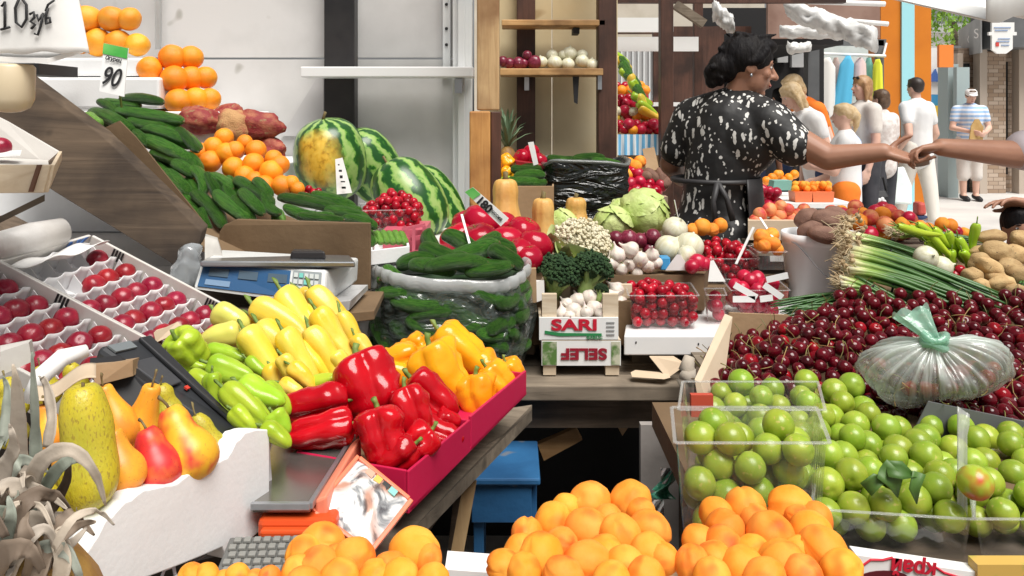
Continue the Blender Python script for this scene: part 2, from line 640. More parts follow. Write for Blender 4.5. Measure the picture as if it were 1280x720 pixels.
def stone_mat():
 m, t, b = _tree('ledge_stone')
 tc = t.nodes.new('ShaderNodeTexCoord')
 mp = t.nodes.new('ShaderNodeMapping')
 mp.inputs['Rotation'].default_value = (R(90), 0, 0)
 t.links.new(tc.outputs['Object'], mp.inputs[0])
 br = t.nodes.new('ShaderNodeTexBrick')
 br.inputs['Scale'].default_value = 3.0
 br.inputs['Color1'].default_value = (0.36, 0.25, 0.17, 1)
 br.inputs['Color2'].default_value = (0.56, 0.45, 0.36, 1)
 br.inputs['Mortar'].default_value = (0.18, 0.13, 0.10, 1)
 br.inputs['Mortar Size'].default_value = 0.012
 br.inputs['Row Height'].default_value = 0.2
 t.links.new(mp.outputs[0], br.inputs['Vector'])
 t.links.new(br.outputs['Color'], b.inputs['Base Color'])
 b.inputs['Roughness'].default_value = 0.85
 return m
m_stone = stone_mat()
# ground: one sheet to the horizon, paved
MB().add([(-120, -20, 0), (120, -20, 0), (120, 260, 0), (-120, 260, 0)], [(0, 1, 2, 3)]).build('ground', m_pave, kind='structure')
# ---- left stall: back wall of painted boards
YW = 3.0
t = empty('stall_back_wall', (-1.05, YW, 0), 'grey white boarded back wall of the left stall with black upright', 'wall')
MB().bx(-2.6, -0.155, YW, YW + 0.02, 0, Z(73, YW) - 0.004).build('lower_board', m_wallp, t)
MB().bx(-2.6, -0.155, YW + 0.004, YW + 0.02, Z(73, YW) + 0.004, 2.7).build('upper_board', m_wallp, t)
MB().bx(X(405, 2.93), X(443, 2.93), 2.93, YW - 0.002, 0.7, 2.7).build('upright', m_black, t, bevel=0.003)
b = MB()
b.bx(X(566, 2.95), X(590, 2.95), 2.94, YW - 0.003, 0.6, 2.7)
b.bx(X(572, 2.92), X(581, 2.92), 2.925, 2.938, 0.6, 2.7)
b.bx(X(553, 2.97), X(563, 2.97), 2.975, YW - 0.003, 1.48, 2.7)
b.build('corner_trim', m_trim, t, bevel=0.003)
b = MB()
for zz in (1.75, 1.66, 1.60):
 b.ell((X(558, 2.97), 2.972, zz), (0.006, 0.004, 0.006), None, 8, 6)
b.build('screw', m_ink, t)
MB().tube([(X(198, 2.95), 2.95, Z(62, 2.95)), (X(198, 2.95), 2.95, 2.7)], 0.012, 10).build('conduit', m_trim, t, smooth=True)
MB().prism([(X(352, 2.99), 2.985, Z(170, 2.99)), (X(405, 2.99), 2.985, Z(170, 2.99)), (X(405, 2.99), 2.985, Z(95, 2.99)), (X(400, 2.99), 2.985, Z(92, 2.99))], (0, 0.011, 0)).build('patch_board', M('patch_paint', (0.50, 0.49, 0.49), 0.6, (0.60, 0.59, 0.58), 3), t)
t = empty('wall_shelf', (X(485, 2.85), 2.92, Z(98, 2.85)), 'narrow white wall shelf fixed across the black upright', 'shelf')
MB().bx(X(379, 2.84), X(592, 2.84), 2.80, 2.925, Z(97, 2.84), Z(84, 2.84)).build('shelf_board', m_whitelam, t, bevel=0.004)
MB().bx(X(568, 2.84), X(577, 2.84), 2.86, 2.92, Z(116, 2.84), Z(98, 2.84)).build('bracket', m_steel, t)
# the wooden posts where two stalls meet
t = empty('stall_corner_post', (X(606, 2.6), 2.6, 0), 'rough timber corner post between the white stall and the cream shelves', 'post')
MB().bx(X(596, 2.6), X(624, 2.6), 2.6, 2.68, Z(138, 2.6), 2.75).build('upper_timber', m_rawpost, t, bevel=0.005)
MB().bx(X(587, 2.6), X(613, 2.6), 2.585, 2.66, 0.0, Z(139, 2.6)).build('lower_timber', m_rawpost2, t, bevel=0.005)
MB().bx(X(613.6, 2.62), X(626, 2.62), 2.60, 2.70, 0.0, Z(139.5, 2.62)).build('edge_strip', m_brownpost, t, bevel=0.003)
# ---- cream shelf unit of the next stall
YC = 3.42
t = empty('cream_shelf_wall', (X(690, YC), YC, 0), 'cream painted boarded wall with brown upright behind the onion shelf', 'wall')
b = MB()
b.bx(X(600, YC), X(690, YC) - 0.002, YC, YC + 0.02, 0, 2.75)
b.bx(X(690, YC) + 0.002, X(772, YC), YC, YC + 0.02, 0, 2.75)
b.build('board', m_cream, t)
MB().bx(X(646, 3.38), X(669, 3.38), 3.36, YC - 0.002, 0, 2.75).build('upright', m_brownpost, t, bevel=0.003)
t = empty('upper_shelf', (X(690, 3.3), 3.3, Z(33, 3.3)), 'upper bare wooden shelf on the cream wall', 'shelf')
MB().bx(X(627, 3.2), X(757, 3.2), 3.2, 3.355, Z(32, 3.2), Z(24.5, 3.2)).build('shelf_board', m_shelfw, t, bevel=0.003)
MB().bx(X(718, 3.2), X(726, 3.2), 3.26, 3.354, Z(40, 3.2), Z(32.5, 3.2)).build('bracket', m_ink, t)
t = empty('onion_shelf', (X(690, 3.3), 3.3, Z(94, 3.2)), 'lower wooden shelf carrying onions on the cream wall', 'shelf')
MB().bx(X(625, 3.2), X(753, 3.2), 3.17, 3.355, Z(94.5, 3.2), Z(86, 3.2)).build('shelf_board', m_shelfw, t, bevel=0.003)
MB().prism([(X(716, 3.2), 3.2, Z(95.4, 3.2)), (X(724, 3.2), 3.2, Z(95.4, 3.2)), (X(722, 3.2), 3.2, Z(130, 3.2)), (X(718, 3.2), 3.2, Z(128, 3.2))], (0, 0.02, 0)).build('bracket', m_ink, t)
MB().bx(X(656, 3.2), X(662, 3.2), 3.3, 3.35, Z(112, 3.2), Z(95, 3.2)).build('bracket', m_steel, t)
MB().bx(X(747, 3.2), X(752, 3.2), 3.19, 3.2, Z(112, 3.2), Z(88, 3.2)).build('bracket', m_steel, t)
MB().bx(X(748, 3.2), X(771, 3.2), 3.2, 3.29, 0, 2.75).build('stall_post', m_brownpost, bevel=0.004, label='thick brown stall post beside the cream onion shelf', cat='post')
MB().bx(X(826, 4.6), X(842, 4.6), 4.6, 4.68, 0, 2.3).build('stall_post', m_brownpost, bevel=0.004, label='brown stall post just left of the vendor in the patterned dress', cat='post')
MB().bx(X(868, 5.6), X(879, 5.6), 5.6, 5.66, 0, 2.3).build('stall_post', m_brownpost, bevel=0.004, label='thin brown post behind the vendor\'s hair', cat='post')
# ---- roof of the market row behind, brown rafters and fascia
t = empty('market_row_frame', (1.5, 6.5, 2.02), 'open brown rafters with white valances over the market row behind the vendor', 'roof frame')
for i in (0.7, 2.9):
 MB().bx(0.5, 2.2, 4.6 + i * 0.95, 4.66 + i * 0.95, 2.07, 2.138).build('rafter', m_brownpost, t)
MB().bx(0.62, 1.05, 5.2, 5.22, Z(40, 5.2), Z(22, 5.2)).build('valance', m_white, t)
MB().bx(0.62, 1.25, 5.36, 5.38, Z(64, 5.36), Z(46, 5.36)).build('valance', m_white, t)
b = MB()
b.bx(X(822, 6.3), X(905, 6.3), 6.3, 6.33, 0, 2.02)
t = empty('brown_booth', (X(850, 6.3), 6.3, 0), 'dark brown boarded booth with pale shutter behind the stalls', 'booth')
b.build('board_wall', m_brownpost, t)
MB().bx(X(773, 6.25), X(817, 6.25), 6.25, 6.29, 0.9, Z(50, 6.25)).build('shutter', m_midgrey, t)
b = MB()
for i in range(6):
 x = X(776 + i * 7, 6.24)
 b.bx(x, x + 0.012, 6.235, 6.248, 0.92, Z(53, 6.25))
b.build('shutter_rib', m_trim, t)
MB().bx(X(817.6, 6.2), X(826, 6.2), 6.22, 6.29, 0, 2.02).build('door_post', m_brownpost, t)
MB().bx(X(770, 6.2), X(905, 6.2), 6.1, 6.24, Z(128, 6.2) - 0.03, Z(128, 6.2)).build('counter_edge', m_white, t)
# ---- dark market hall behind the vendor, its inner shade put into the colour
t = empty('dark_market_hall', (2.6, 9.0, 0), 'dark open market hall beyond the vendor', 'hall')
MB().bx(X(872, 9.6), X(1030, 9.6), 9.6, 9.7, 0, 2.6).build('back_wall', m_shade, t)
MB().bx(X(870, 8.2), X(1024, 8.2), 7.6, 9.6, Z(62, 8.2) + 0.0, Z(62, 8.2) + 0.08).build('roof', m_shade, t)
MB().bx(X(1008, 8.5), X(1022, 8.5), 8.45, 8.58, 0, 2.2).build('post', m_darkgrey, t)
b = MB()
for (x0, x1, y0, y1) in ((905, 930, 70, 100), (945, 965, 66, 90), (972, 985, 64, 78), (990, 1005, 66, 84)):
 b.bx(X(x0, 9.5), X(x1, 9.5), 9.5, 9.58, Z(y1, 9.5), Z(y0, 9.5))
b.build('hanging_goods', m_midgrey, t)
t2 = M('navy_cloth', (0.03, 0.06, 0.14), 0.8)
# white tarpaulin rolls along the edge of the roof
def crumpled(a, b2, r, seed, name, mat, label, n=26):
 a, b2 = V(a), V(b2)
 mb = MB()
 d = (b2 - a)
 up = V((0, 0, 1))
 side = d.normalized().cross(up).normalized()
 rings = []
 for i in range(n):
  u = i / (n - 1)
  c = a + d * u + up * (0.10 * r * noise.noise(V((u * 5, seed, 0))) - 0.12 * r * math.sin(PI * u))
  ring = []
  for j in range(22):
   th = 2 * PI * j / 22
   q = V((math.cos(th) * 1.1, math.sin(th) * 1.1, seed + u * 5.0))
   rr = r * (0.8 + 0.45 * noise.noise(q * 1.7) + 0.22 * noise.noise(q * 4.5))
   ring.append(c + side * rr * math.cos(th) * 1.1 + up * rr * math.sin(th))
  rings.append(ring)
 mb.loft(rings)
 return mb.build(name, mat, smooth=True, label=label, cat='tarpaulin')
m_tarp = M('white_tarp', (0.74, 0.74, 0.73), 0.4, (0.55, 0.55, 0.54), 7, 6, 0.4, 0.65, bump=0.4, bscale=9)
crumpled(P(985, 8, 6.0), P(1094, 50, 5.6), 0.10, 3.0, 'rolled_tarpaulin', m_tarp, 'long white plastic sheet rolled up under the roof edge')
crumpled(P(975, 38, 6.2), P(1075, 42, 6.1), 0.055, 9.0, 'rolled_tarpaulin', m_tarp, 'thin lower roll of white plastic sheeting beside the clothes kiosk')
crumpled(P(893, 12, 5.0), P(915, 30, 5.0), 0.075, 5.0, 'bunched_tarpaulin', m_tarp, 'bunched white plastic sheet hanging above the vendor\'s head', n=12)
crumpled(P(985, 60, 6.4), P(1012, 58, 6.4), 0.05, 15.0, 'bunched_tarpaulin', m_tarp, 'short white bundle of sheeting hanging over the dark hall', n=10)
MB().bar(P(844, 6, 4.7), P(880, 30, 4.7), 0.05, 0.05).build('awning_strut', m_greyplank, label='grey wooden strut slanting down from the brown post', cat='strut')
MB().tube([P(1010, 2, 6), P(1106, 5, 6)], 0.02, 8).build('awning_pole', m_white, smooth=True, label='white awning pole above the rolled plastic sheet', cat='pole')
MB().tube([P(1060, 26, 6.4), P(1110, 30, 6.4)], 0.02, 8).build('awning_pole', m_white, smooth=True, label='white awning pole end reaching towards the orange pillar', cat='pole')
MB().bx(X(960, 7.0), X(1100, 7.0), 7.0, 7.05, Z(48, 7), 3.4).build('upper_facade', M('brown_fascia', (0.20, 0.11, 0.08), 0.7, (0.30, 0.19, 0.15), 3), label='brown board facade above the rolled plastic sheets', cat='facade')
MB().bx(-0.5, X(985, 9.7), 10.6, 10.7, 0, 4.5).build('back_facade', M('cream_wall', (0.52, 0.46, 0.37), 0.7, (0.62, 0.56, 0.47), 3), label='cream building wall above the far market row', cat='facade')
# ---- clothes kiosk
YK = 9.8
t = empty('clothes_kiosk', (X(1062, YK), YK, 0), 'glazed clothes kiosk with garments hung on a rail', 'kiosk')
MB().bx(X(1020, YK), X(1108, YK), YK + 0.5, YK + 0.55, 0, Z(45, YK)).build('back_panel', M('kiosk_glass', (0.60, 0.66, 0.64), 0.25, (0.72, 0.76, 0.74), 5), t)
b = MB()
for px in (1022, 1097):
 b.bx(X(px, YK), X(px + (8 if px > 1050 else 2), YK), YK, YK + 0.08, 0, Z(50, YK))
b.bx(X(1020, YK), X(1108, YK), YK, YK + 0.06, Z(57, YK), Z(49, YK))
b.build('frame', m_darkgrey, t)
MB().tube([P(1025, 67, YK - 0.05), P(1107, 70, YK - 0.05)], 0.018, 8).build('rail', m_white, t)
b = MB()
for x0, y0, x1, y1 in ((1025, 67, 1029, 52), (1104, 70, 1108, 54)):
 b.tube([P(x0, y0, YK - .05), P(x1, y1, YK)], 0.014, 8)
b.build('rail_bracket', m_white, t)
def garment(px, y0, y1, w0, w1, col, label, d=9.72, sl=0):
 mb = MB()
 rings = []
 n = 14
 for i in range(n):
  u = i / (n - 1)
  w = (w0 * 0.25 + (w0 - w0 * 0.25) * min(1, u / 0.15)) if u < 0.15 else w0 + (w1 - w0) * u
  c = P(px + sl * u, y0 + (y1 - y0) * u, d)
  w *= d / F
  ring = []
  for j in range(24):
   th = 2 * PI * j / 24
   f = 1 + 0.22 * u * math.sin(th * 6 + px)
   ring.append(c + V((w / 2 * math.cos(th), 0.055 * math.sin(th) * f, 0)))
  rings.append(ring)
 mb.loft(rings)
 o = mb.build('hanging_garment', M('cloth_%d_%d' % (px, y0), col, 0.85), smooth=True, label=label, cat='garment')
 return o
garment(1034, 72, 150, 20, 26, (0.80, 0.78, 0.74), 'white dress hanging at the left of the kiosk rail', sl=-3)
garment(1060, 70, 136, 16, 24, (0.10, 0.48, 0.75), 'bright blue garment hanging on the kiosk rail', sl=-8)
garment(1045, 72, 132, 10, 12, (0.72, 0.55, 0.50), 'pale pink top hanging between the white dress and the blue garment', d=9.9)
garment(1075, 72, 120, 14, 18, (0.80, 0.62, 0.62), 'pale pink dress hanging behind the woman with sunglasses', d=9.8)
garment(1086, 72, 128, 9, 11, (0.25, 0.62, 0.55), 'mint green top hanging on the kiosk rail', d=9.9)
garment(1097, 74, 125, 10, 14, (0.78, 0.80, 0.05), 'yellow garment at the right end of the kiosk rail')
# ---- orange and pale blue pillar
YP = 11.0
t = empty('striped_pillar', (X(1132, YP), YP, 0), 'tall pillar clad in orange and pale blue panels', 'pillar')
MB().bx(X(1101, YP), X(1126, YP) - 0.002, YP, YP + 0.5, 0, 4.2).build('left_panel', m_orangep, t)
MB().bx(X(1126, YP), X(1142, YP) - 0.002, YP - 0.03, YP + 0.5, 0, 4.2).build('middle_panel', m_cyanp, t)
MB().bx(X(1142, YP), X(1164, YP), YP, YP + 0.5, 0, 4.2).build('right_panel', m_orangep, t)
# ---- shop building at the right
YS = 13.2
t = empty('stone_shop', (X(1240, YS), YS, 0), 'shop building with stone veneer wall and dark grey fascia', 'building')
MB().bx(X(1196, YS + 0.4), X(1330, YS + .4), YS + 0.35, YS + 3.5, 0, Z(58, YS)).build('stone_wall', m_stone, t)
MB().bx(X(1236, YS), X(1262, YS), YS + 0.1, YS + 0.345, 0, Z(64, YS)).build('pillar', m_stone, t)
b = MB()
b.bx(X(1225, YS), X(1234, YS), YS, YS + 0.2, 0, Z(62, YS))
b.bx(X(1199, YS), X(1206, YS), YS + .05, YS + 0.25, 0, Z(66, YS))
b.bx(X(1274, YS), X(1284, YS), YS, YS + 0.2, 0, Z(62, YS))
b.build('mullion', M('tan_frame', (0.50, 0.42, 0.35), 0.6), t)
MB().bx(X(1207, YS), X(1224, YS), YS + 0.28, YS + 0.345, 0, Z(78, YS)).build('door', m_glassd, t)
MB().bx(X(1264, YS), X(1273, YS), YS + 0.28, YS + 0.345, 0.3, Z(76, YS)).build('window', m_glassd, t)
b = MB()
b.hexa([P(1198, 72, YS + 1.2), P(1226, 66, YS - 0.5), P(1232, 66, YS + 1.0), P(1205, 70, YS + 2.5), P(1198, 38, YS + 1.2), P(1226, 19, YS - 0.5), P(1232, 19, YS + 1.0), P(1205, 38, YS + 2.5)])
b.build('sign_box', m_midgrey, t)
fa_ = MB().bx(X(1226, YS), X(1340, YS), YS - 0.5, YS + 0.3, Z(62, YS), Z(20, YS)).build('fascia', m_darkgrey, t)
for px, s in ((1212, 'C'), (1219, 'S')):
 lettering(s, 0.22, m_white, frame(P(px - 1, 50 - (px - 1212), YS + .36 - (px - 1212) * .12) + V((0, -0.05, 0)), (0.25, -1, 0), (0, 0, 1)), t)
MB().bx(X(1226, YS), X(1340, YS), YS - 0.5, YS + 0.3, Z(18, YS), 3.4).build('parapet', m_facade, t)
t = empty('hanging_notice', (X(1253, 9.0), 9.0, Z(66, 9)), 'white notice board hanging in front of the dark shop fascia', 'sign')
MB().prism([P(1240, 62, 9), P(1247, 67, 9), P(1258, 67, 9), P(1266, 61, 9), P(1266, 44, 9), P(1271, 44, 9), P(1271, 40, 9), P(1268, 40, 9), P(1268, 28, 9), P(1240, 28, 9), P(1240, 40, 9), P(1236, 40, 9), P(1236, 44, 9), P(1240, 44, 9)], (0, 0.03, 0)).build('board', m_white, t)
for y0, x0, x1 in ((34, 1243, 1264), (37.5, 1244, 1260), (48, 1248, 1263), (51.5, 1246, 1262), (56, 1252, 1262)):
 MB().bx(X(x0, 8.99), X(x1, 8.99), 8.992, 8.998, Z(y0 + 1.1, 9), Z(y0, 9)).build('print_line', M('blue_print', (0.25, 0.35, 0.55), 0.6), t)
MB().bx(X(1245, 8.99), X(1249, 8.99), 8.992, 8.998, Z(58, 9), Z(53, 9)).build('red_mark', M('red_print', (0.6, 0.06, 0.05), 0.6), t)
MB().tube([P(1253, 28, 9.01), P(1253, -40, 9.01)], 0.012, 8).build('hanger', m_steel, t)
t = empty('square_sign', (X(1183, 12), 12, Z(84, 12)), 'small orange square sign jutting from the shop front', 'sign')
MB().bx(X(1174, 12), X(1192, 12), 12.0, 12.06, Z(84, 12), Z(56, 12)).build('panel', M('sign_orange', (0.80, 0.24, 0.04), 0.5), t)
MB().bx(X(1192, 12), X(1202, 12), 12.01, 12.05, Z(60, 12), Z(57, 12)).build('arm', m_darkgrey, t)
t = empty('poster_stand', (X(1171, 13.5), 13.5, 0), 'blue and white poster kiosk with a yellow band beside the orange pillar', 'kiosk')
MB().bx(X(1160, 13.5), X(1184, 13.5), 13.5, 14.2, Z(118, 13.5), Z(60, 13.5)).build('poster', m_white, t)
MB().bx(X(1160, 13.5), X(1184, 13.5), 13.5, 14.2, Z(132, 13.5), Z(118, 13.5) - .002).build('blue_band', M('signal_blue', (0.06, 0.32, 0.62), 0.5), t)
MB().bx(X(1160, 13.5), X(1181, 13.5), 13.45, 14.2, Z(146, 13.5), Z(132, 13.5) - .002).build('yellow_band', M('band_yellow', (0.85, 0.55, 0.03), 0.5), t)
MB().bx(X(1160, 13.5), X(1184, 13.5), 13.5, 14.2, 0, Z(146, 13.5) - .002).build('base_panel', m_midgrey, t)
b = MB()
b.prism([P(1163, 102, 13.44), P(1175, 102, 13.44), P(1178, 95, 13.44), P(1172, 92, 13.44), P(1170, 86, 13.44), P(1166, 92, 13.44), P(1163, 94, 13.44)], (0, 0.04, 0))
b.build('picture', M('poster_blue', (0.06, 0.14, 0.42), 0.5), t)
MB().bx(X(1185, 12.6), X(1198, 12.6), 12.6, 12.9, 0, Z(80, 12.6)).build('grey_column', m_tealgrey, label='teal grey column left of the stone shop', cat='column')
MB().bx(X(1196, 12.4), X(1212, 12.4), 12.4, 12.5, 1.0, Z(84, 12.4)).build('door_leaf', m_tealgrey, label='pale teal door leaf standing open at the shop', cat='door')
# far pale buildings that close the street
t = empty('far_building', (9.5, 27, 0), 'pale rendered building at the far end of the street', 'building')
MB().bx(4.0, 26, 27, 33, 0, 4.0).build('wall', m_facade, t)
b = MB()
for i in range(8):
 b.bx(5 + i * 2.4, 6.2 + i * 2.4, 26.95, 26.995, 1.2, 2.9)
b.build('window', m_glassd, t)
MB().bx(3.8, 26.2, 26.7, 33.2, 4.0, 4.3).build('roof', m_midgrey, t)
# street tree
t = empty('street_tree', (X(1196, 20), 20, 0), 'leafy bright green tree rising behind the shops', 'tree')
MB().tube([(X(1196, 20), 20, 0), (X(1197, 20), 20.1, 2.2), (X(1193, 20), 20, 3.6)], [0.16, 0.12, 0.06], 10).build('trunk', m_tabledark, t, smooth=True)
r_ = random.Random(3)
mb = MB()
for k in range(70):
 th, ph = r_.uniform(0, 6.28), r_.uniform(-0.7, 1.4)
 c = V((X(1198, 20) + 1.25 * math.cos(th) * math.cos(ph) * r_.uniform(.3, 1), 20 + 1.0 * math.sin(th) * math.cos(ph), 3.75 + 1.5 * math.sin(ph) * r_.uniform(.4, 1)))
 for q in range(26):
  p = c + V((r_.gauss(0, .16), r_.gauss(0, .16), r_.gauss(0, .13)))
  m3 = rrot(r_).to_3x3()
  s = r_.uniform(.05, .1)
  mb.add([p + m3 @ V((-s, 0, 0)), p + m3 @ V((0, -s * .5, 0.01)), p + m3 @ V((s, 0, 0)), p + m3 @ V((0, s * .5, 0.01))], [(0, 1, 2, 3)])
mb.build('crown', M('leaf_bright', (0.16, 0.33, 0.03), 0.6, (0.28, 0.46, 0.06), 3), t)
# canopy of the customer's stall, its edge seen at the top right
t = empty('white_canopy', (1.9, 2.6, 1.62), 'white fabric canopy edge at the top right', 'canopy')
mb = MB()
mb.grid(lambda u, v: V((X(1232, 2.6) + u * 1.0, 2.6 + v * 1.2 + 0.02 * math.sin(u * 9), Z(24, 2.6) - 0.012 * math.sin(u * 40) + v * 0.30 + 0.03 * u)), 40, 8)
mb.grid(lambda u, v: V((X(1232, 2.6) + u * 1.0, 2.6 - 0.004 + 0.02 * math.sin(u * 9), Z(24, 2.6) - 0.012 * math.sin(u * 40) + v * 0.5 + 0.03 * u)), 40, 6)
mb.build('fabric', m_white, t, smooth=True, solid=0.003)
# ================================================================== COUNTERS
t = empty('market_table', (0.0, 2.3, 0), 'rough wooden table under the vegetables in the middle', 'table')
b = MB()
b.bx(-0.62, 0.42, 1.84, 1.99, 0.685, 0.72)
b.bx(-0.62, 0.42, 1.995, 2.45, 0.688, 0.722)
b.bx(-0.62, 0.42, 2.455, 3.0, 0.685, 0.719)
b.build('tabletop', m_greyplank, t, bevel=0.003)
MB().bx(-0.62, 0.55, 1.90, 1.94, 0.60, 0.684).build('apron', m_tabledark, t)
MB().bx(-0.62, 1.5, 2.55, 2.6, 0.0, 0.68).build('back_panel', m_shade, t)  # panel added behind to make the space under the table dark
for x in (-0.58, 0.39):
 MB().bx(x - 0.03, x + 0.03, 1.96, 2.02, 0, 0.684).build('leg', m_tabledark, t)
t = empty('right_back_table', (1.1, 2.3, 0), 'wooden table under the potatoes and spring onions', 'table')
MB().bx(0.425, 1.9, 1.75, 3.05, 0.745, 0.78).build('tabletop', m_greyplank, t)
for x, y in ((0.46, 2.4), (1.85, 1.8), (1.85, 2.95)):
 MB().bx(x - 0.03, x + 0.03, y - .03, y + .03, 0, 0.744).build('leg', m_tabledark, t)
t = empty('front_counter', (0.5, 1.2, 0), 'low counter under the apricots, plums and cherries', 'counter')
MB().prism([(-0.62, 0.5, 0.765), (1.7, 0.5, 0.765), (1.7, 1.74, 0.765), (0.40, 1.74, 0.765), (0.33, 1.40, 0.765), (0.235, 1.05, 0.765), (0.20, 0.90, 0.765), (-0.62, 0.80, 0.765)], (0, 0, 0.03)).build('countertop', m_tabledark, t)
MB().prism([(0.26, 1.05, 0.0), (0.36, 1.40, 0.0), (0.43, 1.70, 0), (0.46, 1.70, 0), (0.39, 1.40, 0), (0.29, 1.05, 0)], (0, 0, 0.76)).build('side_panel', M('grey_board', (0.22, 0.20, 0.185), 0.85, (0.34, 0.31, 0.29), 6, 7, bump=0.2, bscale=20), t)
MB().bx(-0.6, 1.68, 0.55, 0.60, 0, 0.764).build('front_panel', m_tabledark, t)
# left counter: sloping display boards over a dark base
t = empty('left_counter', (-0.9, 1.5, 0), 'dark wooden base of the sloping left counter', 'counter')
MB().prism([(-2.2, 0.4, 0.74), (-0.62, 0.4, 0.74), (-0.30, 0.62, 0.74), (-0.17, 0.98, 0.74), (-0.05, 1.42, 0.74), (-0.12, 1.62, 0.74), (-0.30, 1.80, 0.74), (-2.2, 3.0, 0.74)], (0, 0, 0.03)).build('base_board', m_tabledark, t)
MB().bx(-0.64, -0.58, 0.7, 0.76, 0, 0.738).build('leg', m_tabledark, t)
MB().bx(-0.24, -0.18, 1.66, 1.72, 0, 0.738).build('leg', m_tabledark, t)
MB().prism([(-2.2, 0.6, 0), (-0.70, 0.75, 0), (-0.36, 1.2, 0), (-0.36, 1.3, 0), (-2.2, 1.3, 0)], (0, 0, 0.737)).build('base_panel', m_shade, t)  # shade under the counter put in as near-black colour
t = empty('back_display_tier', (-0.9, 2.45, 0), 'white tier carrying melons and citrus at the back of the left stall', 'display tier')
MB().bx(-2.2, -0.06, 1.90, 2.98, 0.775, 0.985).build('lower_tier', m_whitelam, t, bevel=0.004)
MB().bx(-2.2, X(345, 2.45), 2.42, 2.98, 0.987, 1.185).build('middle_tier', m_foam, t, bevel=0.004)
MB().bx(-2.2, X(272, 2.45), 2.46, 2.98, 1.187, 1.352).build('upper_tier', m_foam, t, bevel=0.006)
# inclined floor of the big cucumber carton and its plank
b = MB()
b.prism([(-1.45, 1.80, 1.36), (-0.60, 1.80, 0.995), (-0.60, 2.40, 0.995), (-1.45, 2.40, 1.36)], (0, 0, 0.012))
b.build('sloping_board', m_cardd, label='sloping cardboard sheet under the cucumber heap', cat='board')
t = empty('display_plank', (-0.95, 1.72, 0.99), 'wide dark weathered board fencing in the cucumbers', 'board')
MB().prism([P(x, y, 1 / (1 / 1.82 + (y - 92) * .00022)) for x, y in ((24, 92), (128, 170), (252, 290), (248, 306), (228, 338), (150, 290), (68, 240), (-40, 165))], (0.006, 0.022, 0.012)).build('plank', m_darkwood, t, bevel=0.002)
MB().prism([P(119, 165, 1.825), P(149, 151, 1.825), P(170, 172, 1.825), P(252, 275, 1.825), P(253, 312, 1.825)], (0, 0.006, 0)).build('cardboard_flap', m_cardd, t)
# ================================================================== PRODUCE: one of each kind, with its parts
def fn_noise(p, s, seed):
 return noise.noise(V(p) * s + V((seed * 13.1, seed * 7.7, seed * 3.3)))
def ball(name, mat, groove=0.0, gw=0.2, dimple=0.0, dw=0.3, sx=1, sy=1, sz=1, rough=0.0, rs=2.0, seed=0, seg=28, rings=18, lobes=0, lob=0.0, bottom=0.0):
 """a round fruit of diameter 1 with its stem end up"""
 mb = MB()
 rr = []
 for i in range(rings + 1):
  th = PI * i / rings
  s = max(math.sin(th), 0.003)
  ring = []
  for j in range(seg):
   ph = 2 * PI * j / seg
   r = 0.5
   dph = min(ph, 2 * PI - ph)
   r *= 1 - groove * math.exp(-(dph / gw) ** 2) * math.sin(th)
   r *= 1 - dimple * math.exp(-(th / dw) ** 2) - bottom * math.exp(-((PI - th) / dw) ** 2)
   if lobes:
    r *= 1 - lob * (1 - abs(math.sin(lobes * ph / 2))) ** 2 * math.sin(th)
   d = V((s * math.cos(ph), s * math.sin(ph), math.cos(th)))
   if rough:
    r *= 1 + rough * fn_noise(d, rs, seed)
   ring.append(V((d.x * r * sx, d.y * r * sy, d.z * r * sz)))
  rr.append(ring)
 mb.loft(rr)
 return mb.build(name, mat, smooth=True, local=True, link=False)
def revolve_x(name, mat, prof, lobes=0, lob=0.0, phase=0.0, bend=0.0, rough=0.0, rs=3.0, seed=0, seg=28, twist=0.0, squash=1.0, parent=None, link=False, sharp=0.6):
 """a long fruit of length 1 and width 1 lying along +X, stem end at x = 0; prof holds (x, r)"""
 mb = MB()
 rr = []
 for x, r in prof:
  ring = []
  for j in range(seg):
   ph = 2 * PI * j / seg
   k = r
   if lobes:
    g = abs(math.sin(lobes * (ph + phase + twist * x) / 2)) ** sharp
    k *= 1 - lob * (1 - g)
   k *= 1 + rough * fn_noise((x * 2, math.cos(ph) * r, math.sin(ph) * r), rs, seed)
   ring.append(V((x + (0.05 * rough * fn_noise((x, ph, 1), 2, seed)), k * math.cos(ph) + bend * math.sin(PI * max(0, min(1, x))), k * math.sin(ph) * squash)))
  rr.append(ring)
 mb.loft(rr)
 return mb.build(name, mat, parent=parent, smooth=True, local=True, link=link)
def add_stem(root, pts, rad, mat, name='stem', seg=8):
 return MB().tube(pts, rad, seg).build(name, mat, parent=root, smooth=True, local=True, link=False)
def smoothprof(keys, n=18):
 ks = [V((k[0], k[1], 0)) for k in keys]
 out = []
 m = len(ks) - 1
 for i in range(n + 1):
  u = i / n * m
  a = min(int(u), m - 1)
  f = u - a
  p0, p1, p2, p3 = ks[max(a - 1, 0)], ks[a], ks[a + 1], ks[min(a + 2, m)]
  q = 0.5 * ((2 * p1) + (-p0 + p2) * f + (2 * p0 - 5 * p1 + 4 * p2 - p3) * f * f + (-p0 + 3 * p1 - 3 * p2 + p3) * f ** 3)
  out.append((q.x, max(q.y, 0.002)))
 return out
